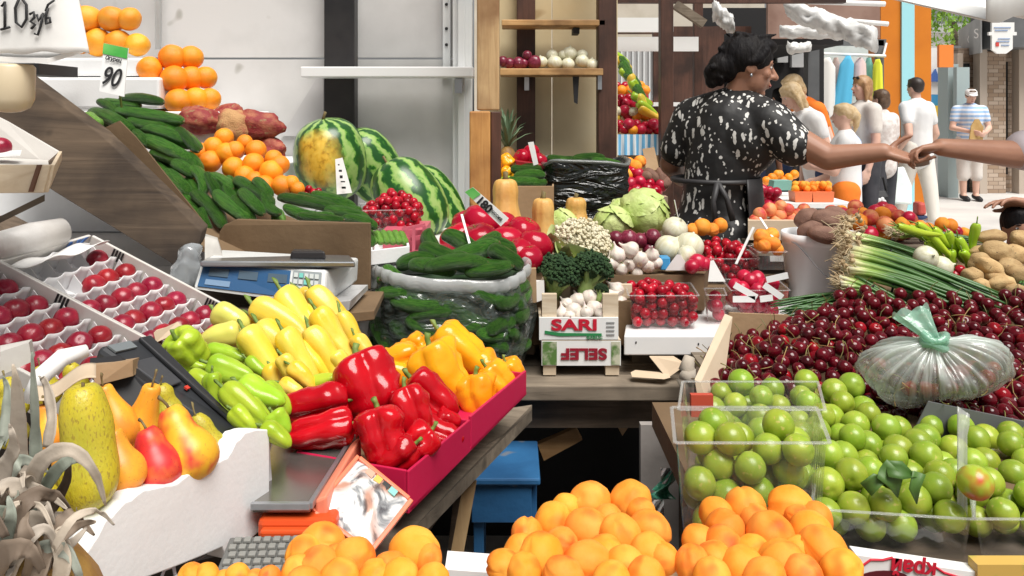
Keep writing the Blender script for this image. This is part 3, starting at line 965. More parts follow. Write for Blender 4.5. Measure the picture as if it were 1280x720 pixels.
# materials of the produce
m_apr = M('apricot_skin', (0.84, 0.27, 0.022), 0.6, (0.88, 0.37, 0.060), 1.8, 3, 0.3, 0.7, vary=0.10, hue=0.010, bump=0.12, bscale=90, sss=0.1, spec=0.22, spots=(1.6, 0.55, (0.78, 0.15, 0.022)))
m_plum = M('green_plum_skin', (0.20, 0.32, 0.020), 0.30, (0.34, 0.42, 0.045), 1.4, 3, 0.3, 0.7, vary=0.18, hue=0.014, sss=0.1, bump=0.04, bscale=20, spots=(5.5, 0.66, (0.42, 0.42, 0.09)))
m_blush = M('blushed_plum_skin', (0.36, 0.46, 0.04), 0.28, (0.52, 0.11, 0.025), 1.3, 2, 0.45, 0.6, sss=0.1)
m_stem = M('green_stem', (0.13, 0.22, 0.035), 0.6, (0.20, 0.27, 0.06), 8)
m_dstem = M('brown_stem', (0.13, 0.085, 0.035), 0.7, (0.20, 0.16, 0.06), 8)
m_redp = M('red_pepper_skin', (0.50, 0.004, 0.010), 0.16, (0.40, 0.002, 0.008), 2.0, 3, 0.35, 0.65, vary=0.14, coat=0.12, spec=.35, bump=0.06, bscale=7, sss=0.05)
m_orap = M('orange_pepper_skin', (0.90, 0.32, 0.008), 0.2, (0.92, 0.42, 0.015), 2.0, 3, 0.35, 0.65, vary=0.06, hue=0.008, coat=0.1, spec=.35, bump=0.06, bscale=7, sss=0.06)
m_yelp = M('yellow_pepper_skin', (0.78, 0.53, 0.030), 0.28, (0.78, 0.60, 0.11), 1.5, 3, 0.35, 0.65, vary=0.05, hue=0.012, coat=0.1, spec=.35, bump=0.06, bscale=7, sss=0.08)
m_pale = M('pale_pepper_skin', (0.70, 0.62, 0.13), 0.28, (0.62, 0.60, 0.12), 1.5, 3, 0.35, 0.65, vary=0.06, coat=0.2, sss=0.08)
m_grnp = M('green_pepper_skin', (0.30, 0.47, 0.022), 0.25, (0.40, 0.54, 0.04), 1.5, 3, 0.35, 0.65, vary=0.14, hue=0.012, coat=0.1, spec=.35, bump=0.06, bscale=7, sss=0.06)
m_nect = M('nectarine_skin', (0.22, 0.005, 0.020), 0.3, (0.34, 0.016, 0.034), 2.2, 4, 0.36, 0.66, vary=0.22, hue=0.008, spots=(24, 0.70, (0.50, 0.10, 0.07)), sss=0.05)
m_orange = M('orange_peel', (0.88, 0.27, 0.010), 0.42, (0.92, 0.34, 0.015), 2, 3, 0.35, 0.65, vary=0.09, hue=0.008, bump=0.25, bscale=55, sss=0.05)
m_grapef = M('deep_orange_peel', (0.80, 0.30, 0.015), 0.42, (0.86, 0.40, 0.03), 2, 3, 0.35, 0.65, vary=0.12, hue=0.012, bump=0.25, bscale=55)
m_tuber = M('red_tuber_skin', (0.26, 0.028, 0.028), 0.7, (0.40, 0.13, 0.07), 4, 7, 0.42, 0.66, vary=0.18, bump=0.3, bscale=22, spots=(6, 0.64, (0.30, 0.17, 0.08)))
m_tuber2 = M('brown_tuber_skin', (0.50, 0.28, 0.12), 0.8, (0.42, 0.10, 0.06), 3, 6, 0.45, 0.7, bump=0.5, bscale=24)
m_cuke = M('cucumber_skin', (0.028, 0.115, 0.014), 0.28, (0.085, 0.25, 0.032), 4, 5, 0.36, 0.62, vary=0.35, bump=0.9, bscale=26, stretch=(0.8, 3.2, 3.2), spots=(5.5, 0.62, (0.13, 0.24, 0.045)))
m_cukel = M('pale_cucumber_skin', (0.08, 0.22, 0.02), 0.36, (0.15, 0.30, 0.04), 5, 4, 0.35, 0.68, vary=0.2, bump=0.45, bscale=34, stretch=(0.9, 2.5, 2.5))
m_cherry = M('cherry_skin', (0.055, 0.002, 0.006), 0.13, (0.12, 0.004, 0.010), 1.5, 2, 0.35, 0.65, vary=0.45, spec=.4)
m_cherryr = M('red_cherry_skin', (0.30, 0.006, 0.012), 0.13, (0.18, 0.004, 0.010), 1.5, 2, 0.35, 0.65, vary=0.3, spec=.35)
m_sour = M('red_berry_skin', (0.42, 0.008, 0.022), 0.2, (0.30, 0.004, 0.016), 1.5, 2, 0.35, 0.65, vary=0.3, spec=.35)
m_radish = M('radish_skin', (0.50, 0.012, 0.050), 0.3, (0.42, 0.008, 0.035), 2, 3, 0.35, 0.65, vary=0.2)
m_tom = M('tomato_skin', (0.44, 0.004, 0.022), 0.16, (0.36, 0.004, 0.026), 1.5, 2, 0.3, 0.7, vary=0.12, spec=.4)
m_onw = M('white_onion_skin', (0.70, 0.68, 0.54), 0.4, (0.58, 0.55, 0.36), 3, 5, 0.4, 0.7, stretch=(3, 3, .4))
m_onr = M('red_onion_skin', (0.14, 0.010, 0.030), 0.3, (0.24, 0.03, 0.06), 3, 5, 0.4, 0.7, stretch=(3, 3, .4), vary=.2)
m_gar = M('garlic_skin', (0.68, 0.62, 0.54), 0.5, (0.62, 0.44, 0.44), 3, 5, 0.5, 0.75, stretch=(3, 3, .5), vary=.08)
m_pot = M('potato_skin', (0.52, 0.36, 0.17), 0.8, (0.40, 0.25, 0.11), 2.5, 7, 0.35, 0.65, vary=0.15, bump=0.3, bscale=20, spots=(9, .68, (.2, .13, .07)))
m_potb = M('brown_potato_skin', (0.17, 0.085, 0.060), 0.75, (0.24, 0.13, 0.09), 2.5, 7, 0.35, 0.65, vary=0.15, bump=0.3, bscale=22)
m_squash = M('squash_skin', (0.66, 0.35, 0.085), 0.5, (0.72, 0.44, 0.15), 2.5, 5, 0.35, 0.65, vary=0.06, bump=0.15, bscale=9)
m_cab = M('cabbage_leaf', (0.40, 0.52, 0.14), 0.5, (0.56, 0.64, 0.26), 2.2, 5, 0.35, 0.65, bump=0.5, bscale=7, vary=0.06)
m_cauli = M('cauliflower_curd', (0.76, 0.71, 0.53), 0.8, (0.66, 0.58, 0.38), 3, 5, 0.4, 0.7, bump=0.6, bscale=40)
m_broc = M('broccoli_floret', (0.022, 0.065, 0.020), 0.85, (0.045, 0.105, 0.030), 4, 5, 0.35, 0.65, bump=0.9, bscale=50)
m_brocs = M('broccoli_stalk', (0.22, 0.34, 0.09), 0.6, (0.30, 0.40, 0.13), 4)
m_leaf = M('dark_leaf', (0.045, 0.115, 0.018), 0.5, (0.08, 0.17, 0.03), 4)
m_pear = M('yellow_pear_skin', (0.54, 0.43, 0.022), 0.4, (0.44, 0.40, 0.035), 2, 4, 0.35, 0.65, spots=(24, 0.60, (0.36, 0.27, 0.03)), vary=0.08, bump=.15, bscale=22, sss=.05)
m_pearo = M('orange_pear_skin', (0.82, 0.42, 0.03), 0.4, (0.80, 0.28, 0.03), 1.6, 4, 0.4, 0.62, spots=(30, 0.68, (0.5, 0.18, 0.03)), vary=0.08, sss=.05)
m_pearr = M('red_pear_skin', (0.60, 0.030, 0.030), 0.4, (0.72, 0.22, 0.04), 1.6, 4, 0.5, 0.75, spots=(30, 0.68, (0.4, 0.03, 0.03)), sss=.05)
m_pearb = M('blushed_pear_skin', (0.80, 0.44, 0.03), 0.4, (0.66, 0.06, 0.035), 1.5, 3, 0.46, 0.60, spots=(30, 0.70, (0.5, 0.22, 0.04)), sss=.05)
# round ones
APR = [ball('apricot', m_apr, groove=0.13, gw=0.11, dimple=0.14, dw=0.3, sy=0.92, sz=1.06 - 0.04 * k, rough=0.05, seed=k) for k in range(4)]
PLUM = [ball('green_plum', m_plum, groove=0.035, gw=0.10, dimple=0.10, dw=0.22, rough=0.03, seed=10 + k, bottom=0.03) for k in range(4)]
PLUMB = ball('green_plum', m_blush, groove=0.03, gw=0.1, dimple=0.1, dw=0.22, rough=0.03, seed=15)
NECT = [ball('nectarine', m_nect, groove=0.06, gw=0.16, dimple=0.14, dw=0.3, rough=0.03, seed=20 + k) for k in range(3)]
ORA = [ball('orange', m_orange, dimple=0.05, dw=0.15, rough=0.03, seed=30 + k) for k in range(3)]
GRF = [ball('grapefruit', m_grapef, dimple=0.06, dw=0.2, rough=0.04, seed=40 + k, sz=0.92) for k in range(2)]
RAD = [ball('radish', m_radish, rough=0.06, seed=50 + k, sz=1.05) for k in range(2)]
SOUR = [ball('red_berry', m_sour, dimple=0.12, dw=0.3, rough=0.03, seed=60 + k, seg=16, rings=10) for k in range(2)]
TOM = [ball('tomato', m_tom, dimple=0.18, dw=0.35, sz=0.84, lobes=5, lob=0.05, rough=0.05, seed=70 + k) for k in range(3)]
for o in TOM:
 mb = MB()
 for k in range(5):
  a = 2 * PI * k / 5
  mb.add([V((0.03 * math.cos(a + 1.5), 0.03 * math.sin(a + 1.5), .38)), V((.08 * math.cos(a), .08 * math.sin(a), .365)), V((0.16 * math.cos(a + .1), .16 * math.sin(a + .1), .385)), V((.08 * math.cos(a + .35), .08 * math.sin(a + .35), .365))], [(0, 1, 2, 3)])
 mb.build('calyx', m_stem, parent=o, local=True, link=False)
def cherry(mat, seed, stem=True):
 o = ball('cherry', mat, groove=0.05, gw=0.25, dimple=0.22, dw=0.35, sx=1.05, rough=0.03, seed=seed, seg=20, rings=12)
 if stem:
  q = random.Random(seed)
  a = q.uniform(0, 6.28)
  c = V((math.cos(a), math.sin(a), 0))
  add_stem(o, [V((0, 0, .36)), V((0, 0, .6)) + c * .1, V((0, 0, .95)) + c * .3, V((0, 0, 1.25)) + c * .7, V((0, 0, 1.4)) + c * 1.0], [.03, .028, .028, .03, .045], MATS.get('cherry_stem') or M('cherry_stem', (0.20, 0.20, 0.055), 0.6, (0.30, 0.16, 0.06), 3, vary=.3), seg=6)
 return o
CHE = [cherry(m_cherry, 80 + k) for k in range(4)] + [cherry(m_cherry, 86, False), cherry(m_cherry, 87, False)]
CHER = [cherry(m_cherryr, 90 + k) for k in range(2)]
def onion(name, mat, seed):
 mb = MB()
 prof = [(0.02, -.47), (.2, -.46), (.4, -.34), (.5, -.08), (.47, .15), (.32, .34), (.14, .43), (.06, .48), (.04, .54), (.02, .56)]
 mb.lathe([(max(r, .003) * (1 + .02 * math.sin(i * 3 + seed)), z) for i, (z, r) in enumerate(smoothprof([(z_, r_) for r_, z_ in prof], 22))], 22)
 return mb.build(name, mat, smooth=True, local=True, link=False)
ONW = onion('white_onion', m_onw, 1)
ONR = onion('red_onion', m_onr, 2)
def garlic(seed):
 mb = MB()
 keys = [(0.03, -.45), (.22, -.42), (.43, -.28), (.5, -.05), (.42, .18), (.2, .36), (.09, .5), (.06, .62), (.045, .74)]
 rr = []
 for z, r in smoothprof([(z_, r_) for r_, z_ in keys], 20):
  rr.append([V((r * (1 - .10 * (1 - abs(math.sin(4 * a))) * (1 if z < .3 else 0)) * math.cos(a) + max(0, z - .4) ** 2 * .4 * math.sin(seed), r * math.sin(a) * (1 - .10 * (1 - abs(math.sin(4 * a))) * (1 if z < .3 else 0)) + max(0, z - .4) ** 2 * .4 * math.cos(seed), z)) for a in [2 * PI * j / 24 for j in range(24)]])
 mb.loft(rr)
 o = mb.build('garlic_bulb', m_gar, smooth=True, local=True, link=False)
 mb = MB()
 for k in range(9):
  a = 2.39 * k
  mb.tube([V((.08 * math.cos(a), .08 * math.sin(a), -.43)), V((.13 * math.cos(a), .13 * math.sin(a), -.52))], .012, 5)
 mb.build('roots', m_pot, parent=o, local=True, link=False)
 return o
GAR = [garlic(k * 1.9) for k in range(3)]
# long ones
def bell(mat, seed, lobes=4, lob=0.42, wide=0.5, tip=0.62):
 q = random.Random(seed)
 keys = [(0.13, .02), (0.05, .14), (0.0, .28), (.05, .42), (.17, .5), (.4, wide), (.65, .46), (.86, .40), (.98, .26), (.97, .14), (.88, .03)]
 o = revolve_x('bell_pepper', mat, smoothprof(keys, 26), lobes, lob, q.uniform(0, 3), q.uniform(-.05, .05), 0.20, 2.4, seed, 44, q.uniform(-.5, .5), sharp=0.45)
 add_stem(o, [(.13, 0, 0), (0.0, .01, 0), (-.10, .03, .02), (-.17, .08, .04)], [.10, .055, .05, .06], m_stem)
 return o
def longp(mat, seed, lobes=3, lob=0.14, bend=0.12, belly=0.43, name='sweet_pepper'):
 q = random.Random(seed)
 keys = [(0.06, .03), (0.0, .22), (.03, .38), (.14, .5), (.36, .49), (.6, belly), (.8, belly * .78), (.93, belly * .5), (1.0, .03)]
 o = revolve_x(name, mat, smoothprof(keys, 24), lobes, lob, q.uniform(0, 3), bend * q.choice((-1, 1)), 0.10, 2.0, seed, 30, q.uniform(-.6, .6))
 add_stem(o, [(.05, 0, 0), (-.04, .01, 0), (-.12, .05, .03), (-.17, .12, .06)], [.13, .07, .055, .07], m_stem)
 return o
BELR = [bell(m_redp, 100 + k, 3 + k % 2) for k in range(4)]
BELO = [bell(m_orap, 110 + k, 3 + k % 2, 0.26) for k in range(4)]
LNGY = [longp(m_yelp, 120 + k) for k in range(4)]
LNGP = [longp(m_pale, 130 + k, 3, 0.10, 0.04, 0.46) for k in range(2)]
LNGG = [longp(m_grnp, 140 + k, 3, 0.24, 0.05, 0.42) for k in range(4)]
BELG = [bell(m_grnp, 150 + k, 4, 0.30) for k in range(2)]
CHIL = [longp(m_grnp, 160 + k, 0, 0, 0.25, 0.40, 'green_chilli') for k in range(2)]
def cuke(mat, seed, bend=0.2, name='cucumber'):
 q = random.Random(seed)
 keys = [(0.0, .02), (.01, .20), (.05, .34), (.16, .46), (.4, .5), (.7, .49), (.88, .42), (.97, .26), (1.0, .03)]
 o = revolve_x(name, mat, smoothprof(keys, 20), 9, 0.05, 0, bend * q.choice((-1, 1)), 0.12, 2.5, seed, 26)
 MB().ell((1.0, 0, 0), (.012, .1, .1), None, 8, 6).build('blossom_scar', m_dstem, parent=o, local=True, link=False)
 return o
CUK = [cuke(m_cuke, 170 + k, 0.12 + .08 * k) for k in range(5)]
CUKL = [cuke(m_cukel, 180, .1)]
POT = [ball('potato', m_pot, sx=1.35, sz=0.85, rough=0.16, rs=1.6, seed=190 + k) for k in range(3)]
POTB = [ball('brown_potato', m_potb, sx=1.5, sz=0.85, rough=0.10, rs=1.6, seed=195 + k) for k in range(3)]
TUB = [ball('red_tuber', m_tuber, sx=1.3, sz=0.9, rough=0.26, rs=1.8, seed=200 + k) for k in range(3)]
TUBB = ball('brown_tuber', m_tuber2, sx=1.05, rough=0.2, rs=1.9, seed=204)
def pear(mat, seed, neck=.24, nx=.42):
 q = random.Random(seed)
 keys = [(.04, .03), (0, .12), (.03, .2), (.16, neck), (.34, .33), (.52, .45), (.70, .5), (.86, .44), (.97, .24), (.99, .1), (.96, .02)]
 o = revolve_x('pear', mat, smoothprof(keys, 24), 0, 0, 0, .05, 0.10, 1.6, seed, 32)
 add_stem(o, [(.04, 0, 0), (-.05, .01, 0), (-.13, .05, .02), (-.18, .10, .03)], [.03, .026, .026, .036], m_dstem)
 return o
keys = [(.03, .03), (0, .16), (.02, .27), (.10, .36), (.25, .41), (.45, .44), (.68, .5), (.86, .45), (.97, .26), (.99, .1), (.96, .02)]
PEARG = revolve_x('pear', m_pear, smoothprof(keys, 24), 0, 0, 0, .03, 0.14, 1.6, 8, 32)
add_stem(PEARG, [(.03, 0, 0), (-.02, .01, 0)], [.03, .03], m_dstem)
PEARY, PEARO, PEARR, PEARB = pear(m_pear, 1, .32), pear(m_pearo, 2), pear(m_pearr, 3, .3), pear(m_pearb, 4, .30)
def melon_mat(name, patch):
 m, t, b = _tree(name)
 L = t.links.new
 tc = t.nodes.new('ShaderNodeTexCoord')
 sp = t.nodes.new('ShaderNodeSeparateXYZ')
 L(tc.outputs['Object'], sp.inputs[0])
 at = nd(t, 'ShaderNodeMath', operation='ARCTAN2')
 L(sp.outputs['Y'], at.inputs[0])
 L(sp.outputs['Z'], at.inputs[1])
 n1 = nd(t, 'ShaderNodeTexNoise', Scale=7.0, Detail=5.0)
 L(tc.outputs['Object'], n1.inputs['Vector'])
 ma = nd(t, 'ShaderNodeMath', operation='MULTIPLY_ADD')
 L(n1.outputs['Fac'], ma.inputs[0])
 ma.inputs[1].default_value = 0.75
 L(at.outputs[0], ma.inputs[2])
 mu = nd(t, 'ShaderNodeMath', operation='MULTIPLY')
 L(ma.outputs[0], mu.inputs[0])
 mu.inputs[1].default_value = 10.0
 sn = nd(t, 'ShaderNodeMath', operation='SINE')
 L(mu.outputs[0], sn.inputs[0])
 n2 = nd(t, 'ShaderNodeTexNoise', Scale=16.0, Detail=4.0)
 L(tc.outputs['Object'], n2.inputs['Vector'])
 ad = nd(t, 'ShaderNodeMath', operation='MULTIPLY_ADD')
 L(n2.outputs['Fac'], ad.inputs[0])
 ad.inputs[1].default_value = 2.2
 L(sn.outputs[0], ad.inputs[2])
 mr = t.nodes.new('ShaderNodeMapRange')
 mr.inputs[1].default_value = -0.4
 mr.inputs[2].default_value = 2.6
 L(ad.outputs[0], mr.inputs[0])
 c = ramp(t, mr.outputs[0], [(0.30, (0.012, 0.075, 0.012)), (0.46, (0.035, 0.145, 0.02)), (0.54, (0.16, 0.33, 0.06)), (0.8, (0.30, 0.44, 0.13))])
 if patch is not None:
  g = t.nodes.new('ShaderNodeNewGeometry')
  vt = t.nodes.new('ShaderNodeVectorMath')
  vt.operation = 'DOT_PRODUCT'
  L(tc.outputs['Object'], vt.inputs[0])
  vt.inputs[1].default_value = patch
  n3 = nd(t, 'ShaderNodeTexNoise', Scale=5.0, Detail=3.0)
  L(tc.outputs['Object'], n3.inputs['Vector'])
  a2 = nd(t, 'ShaderNodeMath', operation='MULTIPLY_ADD')
  L(n3.outputs['Fac'], a2.inputs[0])
  a2.inputs[1].default_value = 0.12
  L(vt.outputs['Value'], a2.inputs[2])
  f = ramp(t, a2.outputs[0], [(0.33, (0, 0, 0)), (0.42, (1, 1, 1))])
  n4 = nd(t, 'ShaderNodeTexNoise', Scale=13.0, Detail=5.0)
  L(tc.outputs['Object'], n4.inputs['Vector'])
  yc = ramp(t, n4.outputs['Fac'], [(0.3, (0.40, 0.19, 0.02)), (0.5, (0.76, 0.46, 0.05)), (0.7, (0.80, 0.56, 0.10))])
  c = mixc(t, f, c, yc)
 L(c, b.inputs['Base Color'])
 b.inputs['Roughness'].default_value = 0.28
 return m
def melon(mat, seed):
 keys = [(0, .01), (.01, .12), (.06, .29), (.2, .43), (.5, .5), (.8, .43), (.94, .29), (.99, .12), (1, .01)]
 o = revolve_x('watermelon', mat, [(x - .5, r) for x, r in smoothprof(keys, 24)], 0, 0, 0, 0, 0.03, 1.5, seed, 40)
 add_stem(o, [(-.49, 0, 0), (-.53, .01, 0), (-.58, .04, .02)], [.03, .018, .02], m_dstem)
 return o
def clustered(name, mat, n, r0, bump, seed, stalk=None, ico=2, flat=.8, sub=7):
 q = random.Random(seed)
 bm = bmesh.new()
 heads = []
 for i in range(n):
  z = 1 - (i + .5) / n * 1.25
  a = 2.399963 * i
  s = math.sqrt(max(0, 1 - z * z))
  heads.append(V((s * math.cos(a), s * math.sin(a), z * flat)) * r0)
 for h in heads:
  for k in range(sub):
   p = h + V((q.gauss(0, 1), q.gauss(0, 1), q.gauss(0, 1))) * bump * .55
   bmesh.ops.create_icosphere(bm, subdivisions=1, radius=bump * q.uniform(.45, .75), matrix=Matrix.Translation(p) @ rrot(q))
 bmesh.ops.create_icosphere(bm, subdivisions=2, radius=r0 * .92, matrix=Matrix.Diagonal((1, 1, flat, 1)))
 me = bpy.data.meshes.new(name)
 bm.to_mesh(me)
 bm.free()
 for p in me.polygons:
  p.use_smooth = True
 me.materials.append(mat)
 o = bpy.data.objects.new(name, me)
 ORG[o.name] = V((0, 0, 0))
 KIDS[o.name] = []
 return o
BROC = clustered('broccoli', m_broc, 130, .46, .065, 3, sub=8)
mb = MB()
mb.tube([(0, 0, -.1), (.02, 0, -.45), (0.03, 0, -.85)], [.30, .2, .19], 12)
for k in range(7):
 a = k * .9
 mb.tube([(0, 0, -.5), (.2 * math.cos(a), .2 * math.sin(a), -.3), (.34 * math.cos(a), .34 * math.sin(a), -.08)], [.08, .07, .09], 8)
mb.build('stalk', m_brocs, parent=BROC, smooth=True, local=True, link=False)
CAUL = clustered('cauliflower', m_cauli, 150, .46, .055, 5, flat=.76, sub=6)
mb = MB()
for k in range(9):
 a = 2 * PI * k / 9 + .2 * (k % 2)
 def lf(u, v, a=a, k=k):
  w = (v - .5) * (0.55 + .25 * math.sin(PI * u))
  r = .18 + .36 * math.sin(u * 1.5) + .02 * math.sin(v * 20)
  return (r * math.cos(a) - w * math.sin(a), r * math.sin(a) + w * math.cos(a), -.38 + u * (.36 + .06 * (k % 3)))
 mb.grid(lf, 8, 9)
mb.build('outer_leaves', M('cauli_leaf', (.42, .52, .17), .5, (.55, .6, .3), 4), parent=CAUL, smooth=True, local=True, link=False)
def cabbage(seed):
 q = random.Random(seed)
 o = ball('cabbage', m_cab, sz=0.9, rough=0.06, rs=2.5, seed=seed, seg=36, rings=24)
 mb = MB()
 for k in range(7):
  rot = Euler((q.uniform(.2, 1.3), 0, 2 * PI * k / 7 + q.uniform(-.3, .3)), 'XYZ').to_matrix()
  rot = Matrix.Rotation(2 * PI * k / 7 + q.uniform(-.3, .3), 3, 'Z') @ Matrix.Rotation(q.uniform(.5, 1.5), 3, 'X')
  ee = .5 + .012 * k + .004
  sp = q.uniform(.85, 1.1)
  def lf(u, v, rot=rot, ee=ee, sp=sp, k=k):
   th = u * sp
   ph = v * 2 * PI
   rr = ee + .015 * math.sin(7 * ph + k) * u * u + .045 * max(0, u - .75) * (1 + math.sin(11 * ph + k)) * 2
   p = V((math.sin(th) * math.cos(ph), math.sin(th) * math.sin(ph), math.cos(th))) * rr
   p = rot @ p
   p.z *= .92
   return p
  mb.grid(lf, 10, 30)
 mb.build('wrapper_leaves', m_cab, parent=o, smooth=True, local=True, link=False)
 return o
CAB = [cabbage(5), cabbage(9)]
def squash(seed, slim=.36):
 keys = [(.0, .05), (0.0, .2), (.05, .32), (.2, .38), (.4, .37), (.6, .43), (.78, .5), (.92, .42), (1.0, .2), (.99, .02)]
 o = revolve_x('butternut_squash', m_squash, smoothprof(keys, 24), 10, .06, 0, 0, .05, 1.5, seed, 40, sharp=.8)
 add_stem(o, [(.02, 0, 0), (-.05, 0, 0), (-.12, .03, 0)], [.12, .07, .08], m_dstem)
 return o
SQU = squash(1)
def blade(mb, pts, w, nrm, fold=.35, seg=None):
 """a long leaf: a ribbon folded along its midrib"""
 pts = [V(p) for p in pts]
 n = len(pts)
 rows = []
 for i, p in enumerate(pts):
  d = (pts[min(i + 1, n - 1)] - pts[max(i - 1, 0)]).normalized()
  s = d.cross(V(nrm)).normalized()
  up = s.cross(d)
  u = i / (n - 1)
  ww = w * (1 - u ** 1.6) * (.7 + .3 * min(1, u * 6)) * (1 + .35 * noise.noise(p * 90)) + .0006
  rows.append([p - s * ww + up * ww * fold, p - s * ww * .5 + up * ww * fold * .3, p, p + s * ww * .5 + up * ww * fold * .3, p + s * ww + up * ww * fold])
 b = len(mb.v)
 mb.v += [q for r in rows for q in r]
 for i in range(n - 1):
  for j in range(4):
   mb.f.append((b + i * 5 + j, b + (i + 1) * 5 + j, b + (i + 1) * 5 + j + 1, b + i * 5 + j + 1))
# clear punnets and films
m_clear = clear_plastic('clear_punnet', opaque=0.05, rough=0.06, body=(.8, .82, .82))
m_rim = clear_plastic('punnet_rim', opaque=0.24, rough=0.08, body=(.85, .87, .87))
m_film = clear_plastic('cling_film', opaque=0.12, rough=0.12, body=(.85, .85, .85), wrinkle=.8, wscale=14, wdist=.01)
def punnet(o4, h, label, taper=.90, name='clear_punnet', group=None, rimw=.0045, mat=None, rim=None):
 """a clear tub over four rim corners (counter-clockwise from the near left one) of height h"""
 c = [V(p) for p in o4]
 ctr = sum(c, V()) / 4
 t = empty(name, ctr - V((0, 0, h)), label, 'plastic tub', group)
 low = [ctr + (p - ctr) * taper - V((0, 0, h)) for p in c]
 mb = MB()
 n = 10
 for i in range(4):
  a, b_, c_, d_ = low[i], low[(i + 1) % 4], c[(i + 1) % 4], c[i]
  nn = (b_ - a).cross(V((0, 0, 1))).normalized()
  def fn(u, v, a=a, b_=b_, c_=c_, d_=d_, nn=nn):
   p = (a * (1 - u) + b_ * u) * (1 - v) + (d_ * (1 - u) + c_ * u) * v
   return p + nn * (.0012 * math.sin(u * 40) * (1 if .15 < v < .8 else 0))
  mb.grid(fn, 33, 6)
 mb.add(low, [(0, 1, 2, 3)])
 mb.build('tub_wall', mat or m_clear, t, smooth=True)
 mb = MB()
 out = [ctr + (p - ctr) * 1.0 + (p - ctr).normalized() * rimw * 1.6 for p in c]
 for i in range(4):
  mb.bar(c[i] + (out[i] - c[i]) * .5, c[(i + 1) % 4] + (out[(i + 1) % 4] - c[(i + 1) % 4]) * .5, rimw, rimw * .55)
 mb.build('rim', rim or m_rim, t, bevel=.001)
 return t
def open_box(name, label, cat, c4, h, th, mat, lean=0.0, group=None, low_front=None, bottom=True, mats=None, zb=None):
 """a box without lid over four floor corners (counter-clockwise from the near left one)"""
 c = [V(p) for p in c4]
 ctr = sum(c, V()) / 4
 t = empty(name, ctr, label, cat, group)
 up = V((0, 0, 1))
 names = ('front_panel', 'side_panel', 'back_panel', 'side_panel')
 for i in range(4):
  a, b_ = c[i], c[(i + 1) % 4]
  e = (b_ - a).normalized()
  inn = up.cross(e).normalized()
  hh = h[i] if hasattr(h, '__len__') else h
  cut = th if i % 2 else 0
  a2, b2 = a + e * cut * 1.02, b_ - e * cut * 1.02
  o_ = -inn * lean * hh
  mb = MB().hexa([a2, b2, b2 + inn * th, a2 + inn * th, a2 + up * hh + o_, b2 + up * hh + o_, b2 + inn * th + up * hh + o_, a2 + inn * th + up * hh + o_])
  mb.build(names[i], (mats or {}).get(i, mat), t, bevel=min(th * .25, .002))
 if bottom:
  q = [ctr + (p - ctr) * .985 for p in c]
  MB().prism([p + up * .002 for p in q], up * min(th, .006)).build('bottom', mat, t)
 return t
# ================================================================== LEFT STALL
def at_px(protos, lst, d, dia, label, cat, group=None, rr=None, own=None, jit=0.0):
 """round fruit at photo positions: d is a number or a function of the pixel"""
 rr = rr or rnd
 out = []
 for i, q in enumerate(lst):
  px, py = q[0], q[1]
  dd = d(px, py) if callable(d) else d
  if len(q) > 3:
   dd = q[3]
  D = q[2] * 2 * dd / F if len(q) > 2 and q[2] else dia
  p = P(px, py, dd)
  lab = (own or {}).get(i, label)
  m = TRS(p, rrot(rr), D)
  out.append(inst(protos[i % len(protos)] if isinstance(protos, list) else protos, m, lab, cat, group))
 return out
# --- citrus at the back
at_px(GRF, [(75, 2, 17), (84, 12, 16), (110, 24, 18), (140, 24, 17), (162, 24, 15), (122, 53, 18), (148, 54, 17), (172, 56, 15), (100, 52, 16)], 2.62, 0, 'deep orange grapefruit on the white foam box behind the price card', 'fruit', 'grapefruit on the foam box')
at_px(ORA, [(187, 86, 15.5, 2.52), (215, 72, 16.5, 2.55), (239, 72, 15, 2.58), (218, 99, 17, 2.52), (239, 98, 15.5, 2.56), (257, 97, 14, 2.58), (223, 127, 16.5, 2.5), (245, 124, 15, 2.53), (262, 124, 14, 2.56), (200, 129, 15, 2.6)], 2.5, 0, 'orange in the small stack against the white wall', 'fruit', 'oranges stacked against the wall')
# white foam boxes
t = empty('foam_box', P(110, 96, 2.55), 'upper white foam box carrying the grapefruit', 'box')
MB().bx(X(42, 2.5), X(181, 2.5), 2.5, 2.8, Z(95, 2.5), Z(72, 2.5)).build('box_body', m_foam, t, bevel=.008)
t = empty('foam_box', P(120, 132, 2.5), 'lower long white foam box below the grapefruit box', 'box')
MB().bx(X(20, 2.46), X(199, 2.46), 2.462, 2.85, Z(136, 2.46), Z(96.5, 2.46)).build('box_body', m_foam, t, bevel=.008)
MB().bx(X(10, 2.2), X(48, 2.2), 2.2, 2.4, Z(93, 2.2), Z(79, 2.2)).build('dark_tray', m_ink, label='small dark tray edge behind the beige cup', cat='tray')
# --- tubers
for i, (px, py, w, h, a, pr) in enumerate([(250, 150, 52, 38, 10, 0), (283, 147, 40, 34, -20, 1), (318, 157, 66, 40, 5, 2), (300, 178, 46, 30, 15, 1), (336, 187, 40, 32, 0, 0), (292, 158, 46, 44, 0, 9)]):
 d = 2.46 - (0.03 if pr == 9 else 0) + (.05 if i in (1, 3) else 0)
 lab = ['red knobbly tuber at the left end of the row', 'red tuber lying behind the brown rounded one', 'large red tuber at the right end, against the white wall', 'red tuber half hidden under the others above the mandarins', 'small dark red tuber just right of the mandarins', 'rounded brown tuber in the middle of the red ones'][i]
 inst(TUBB if pr == 9 else TUB[pr], along(P(px, py, d), a, 0, w * d / F / 1.2, h * d / F, roll=i), lab, 'vegetable', 'tubers beside the oranges')
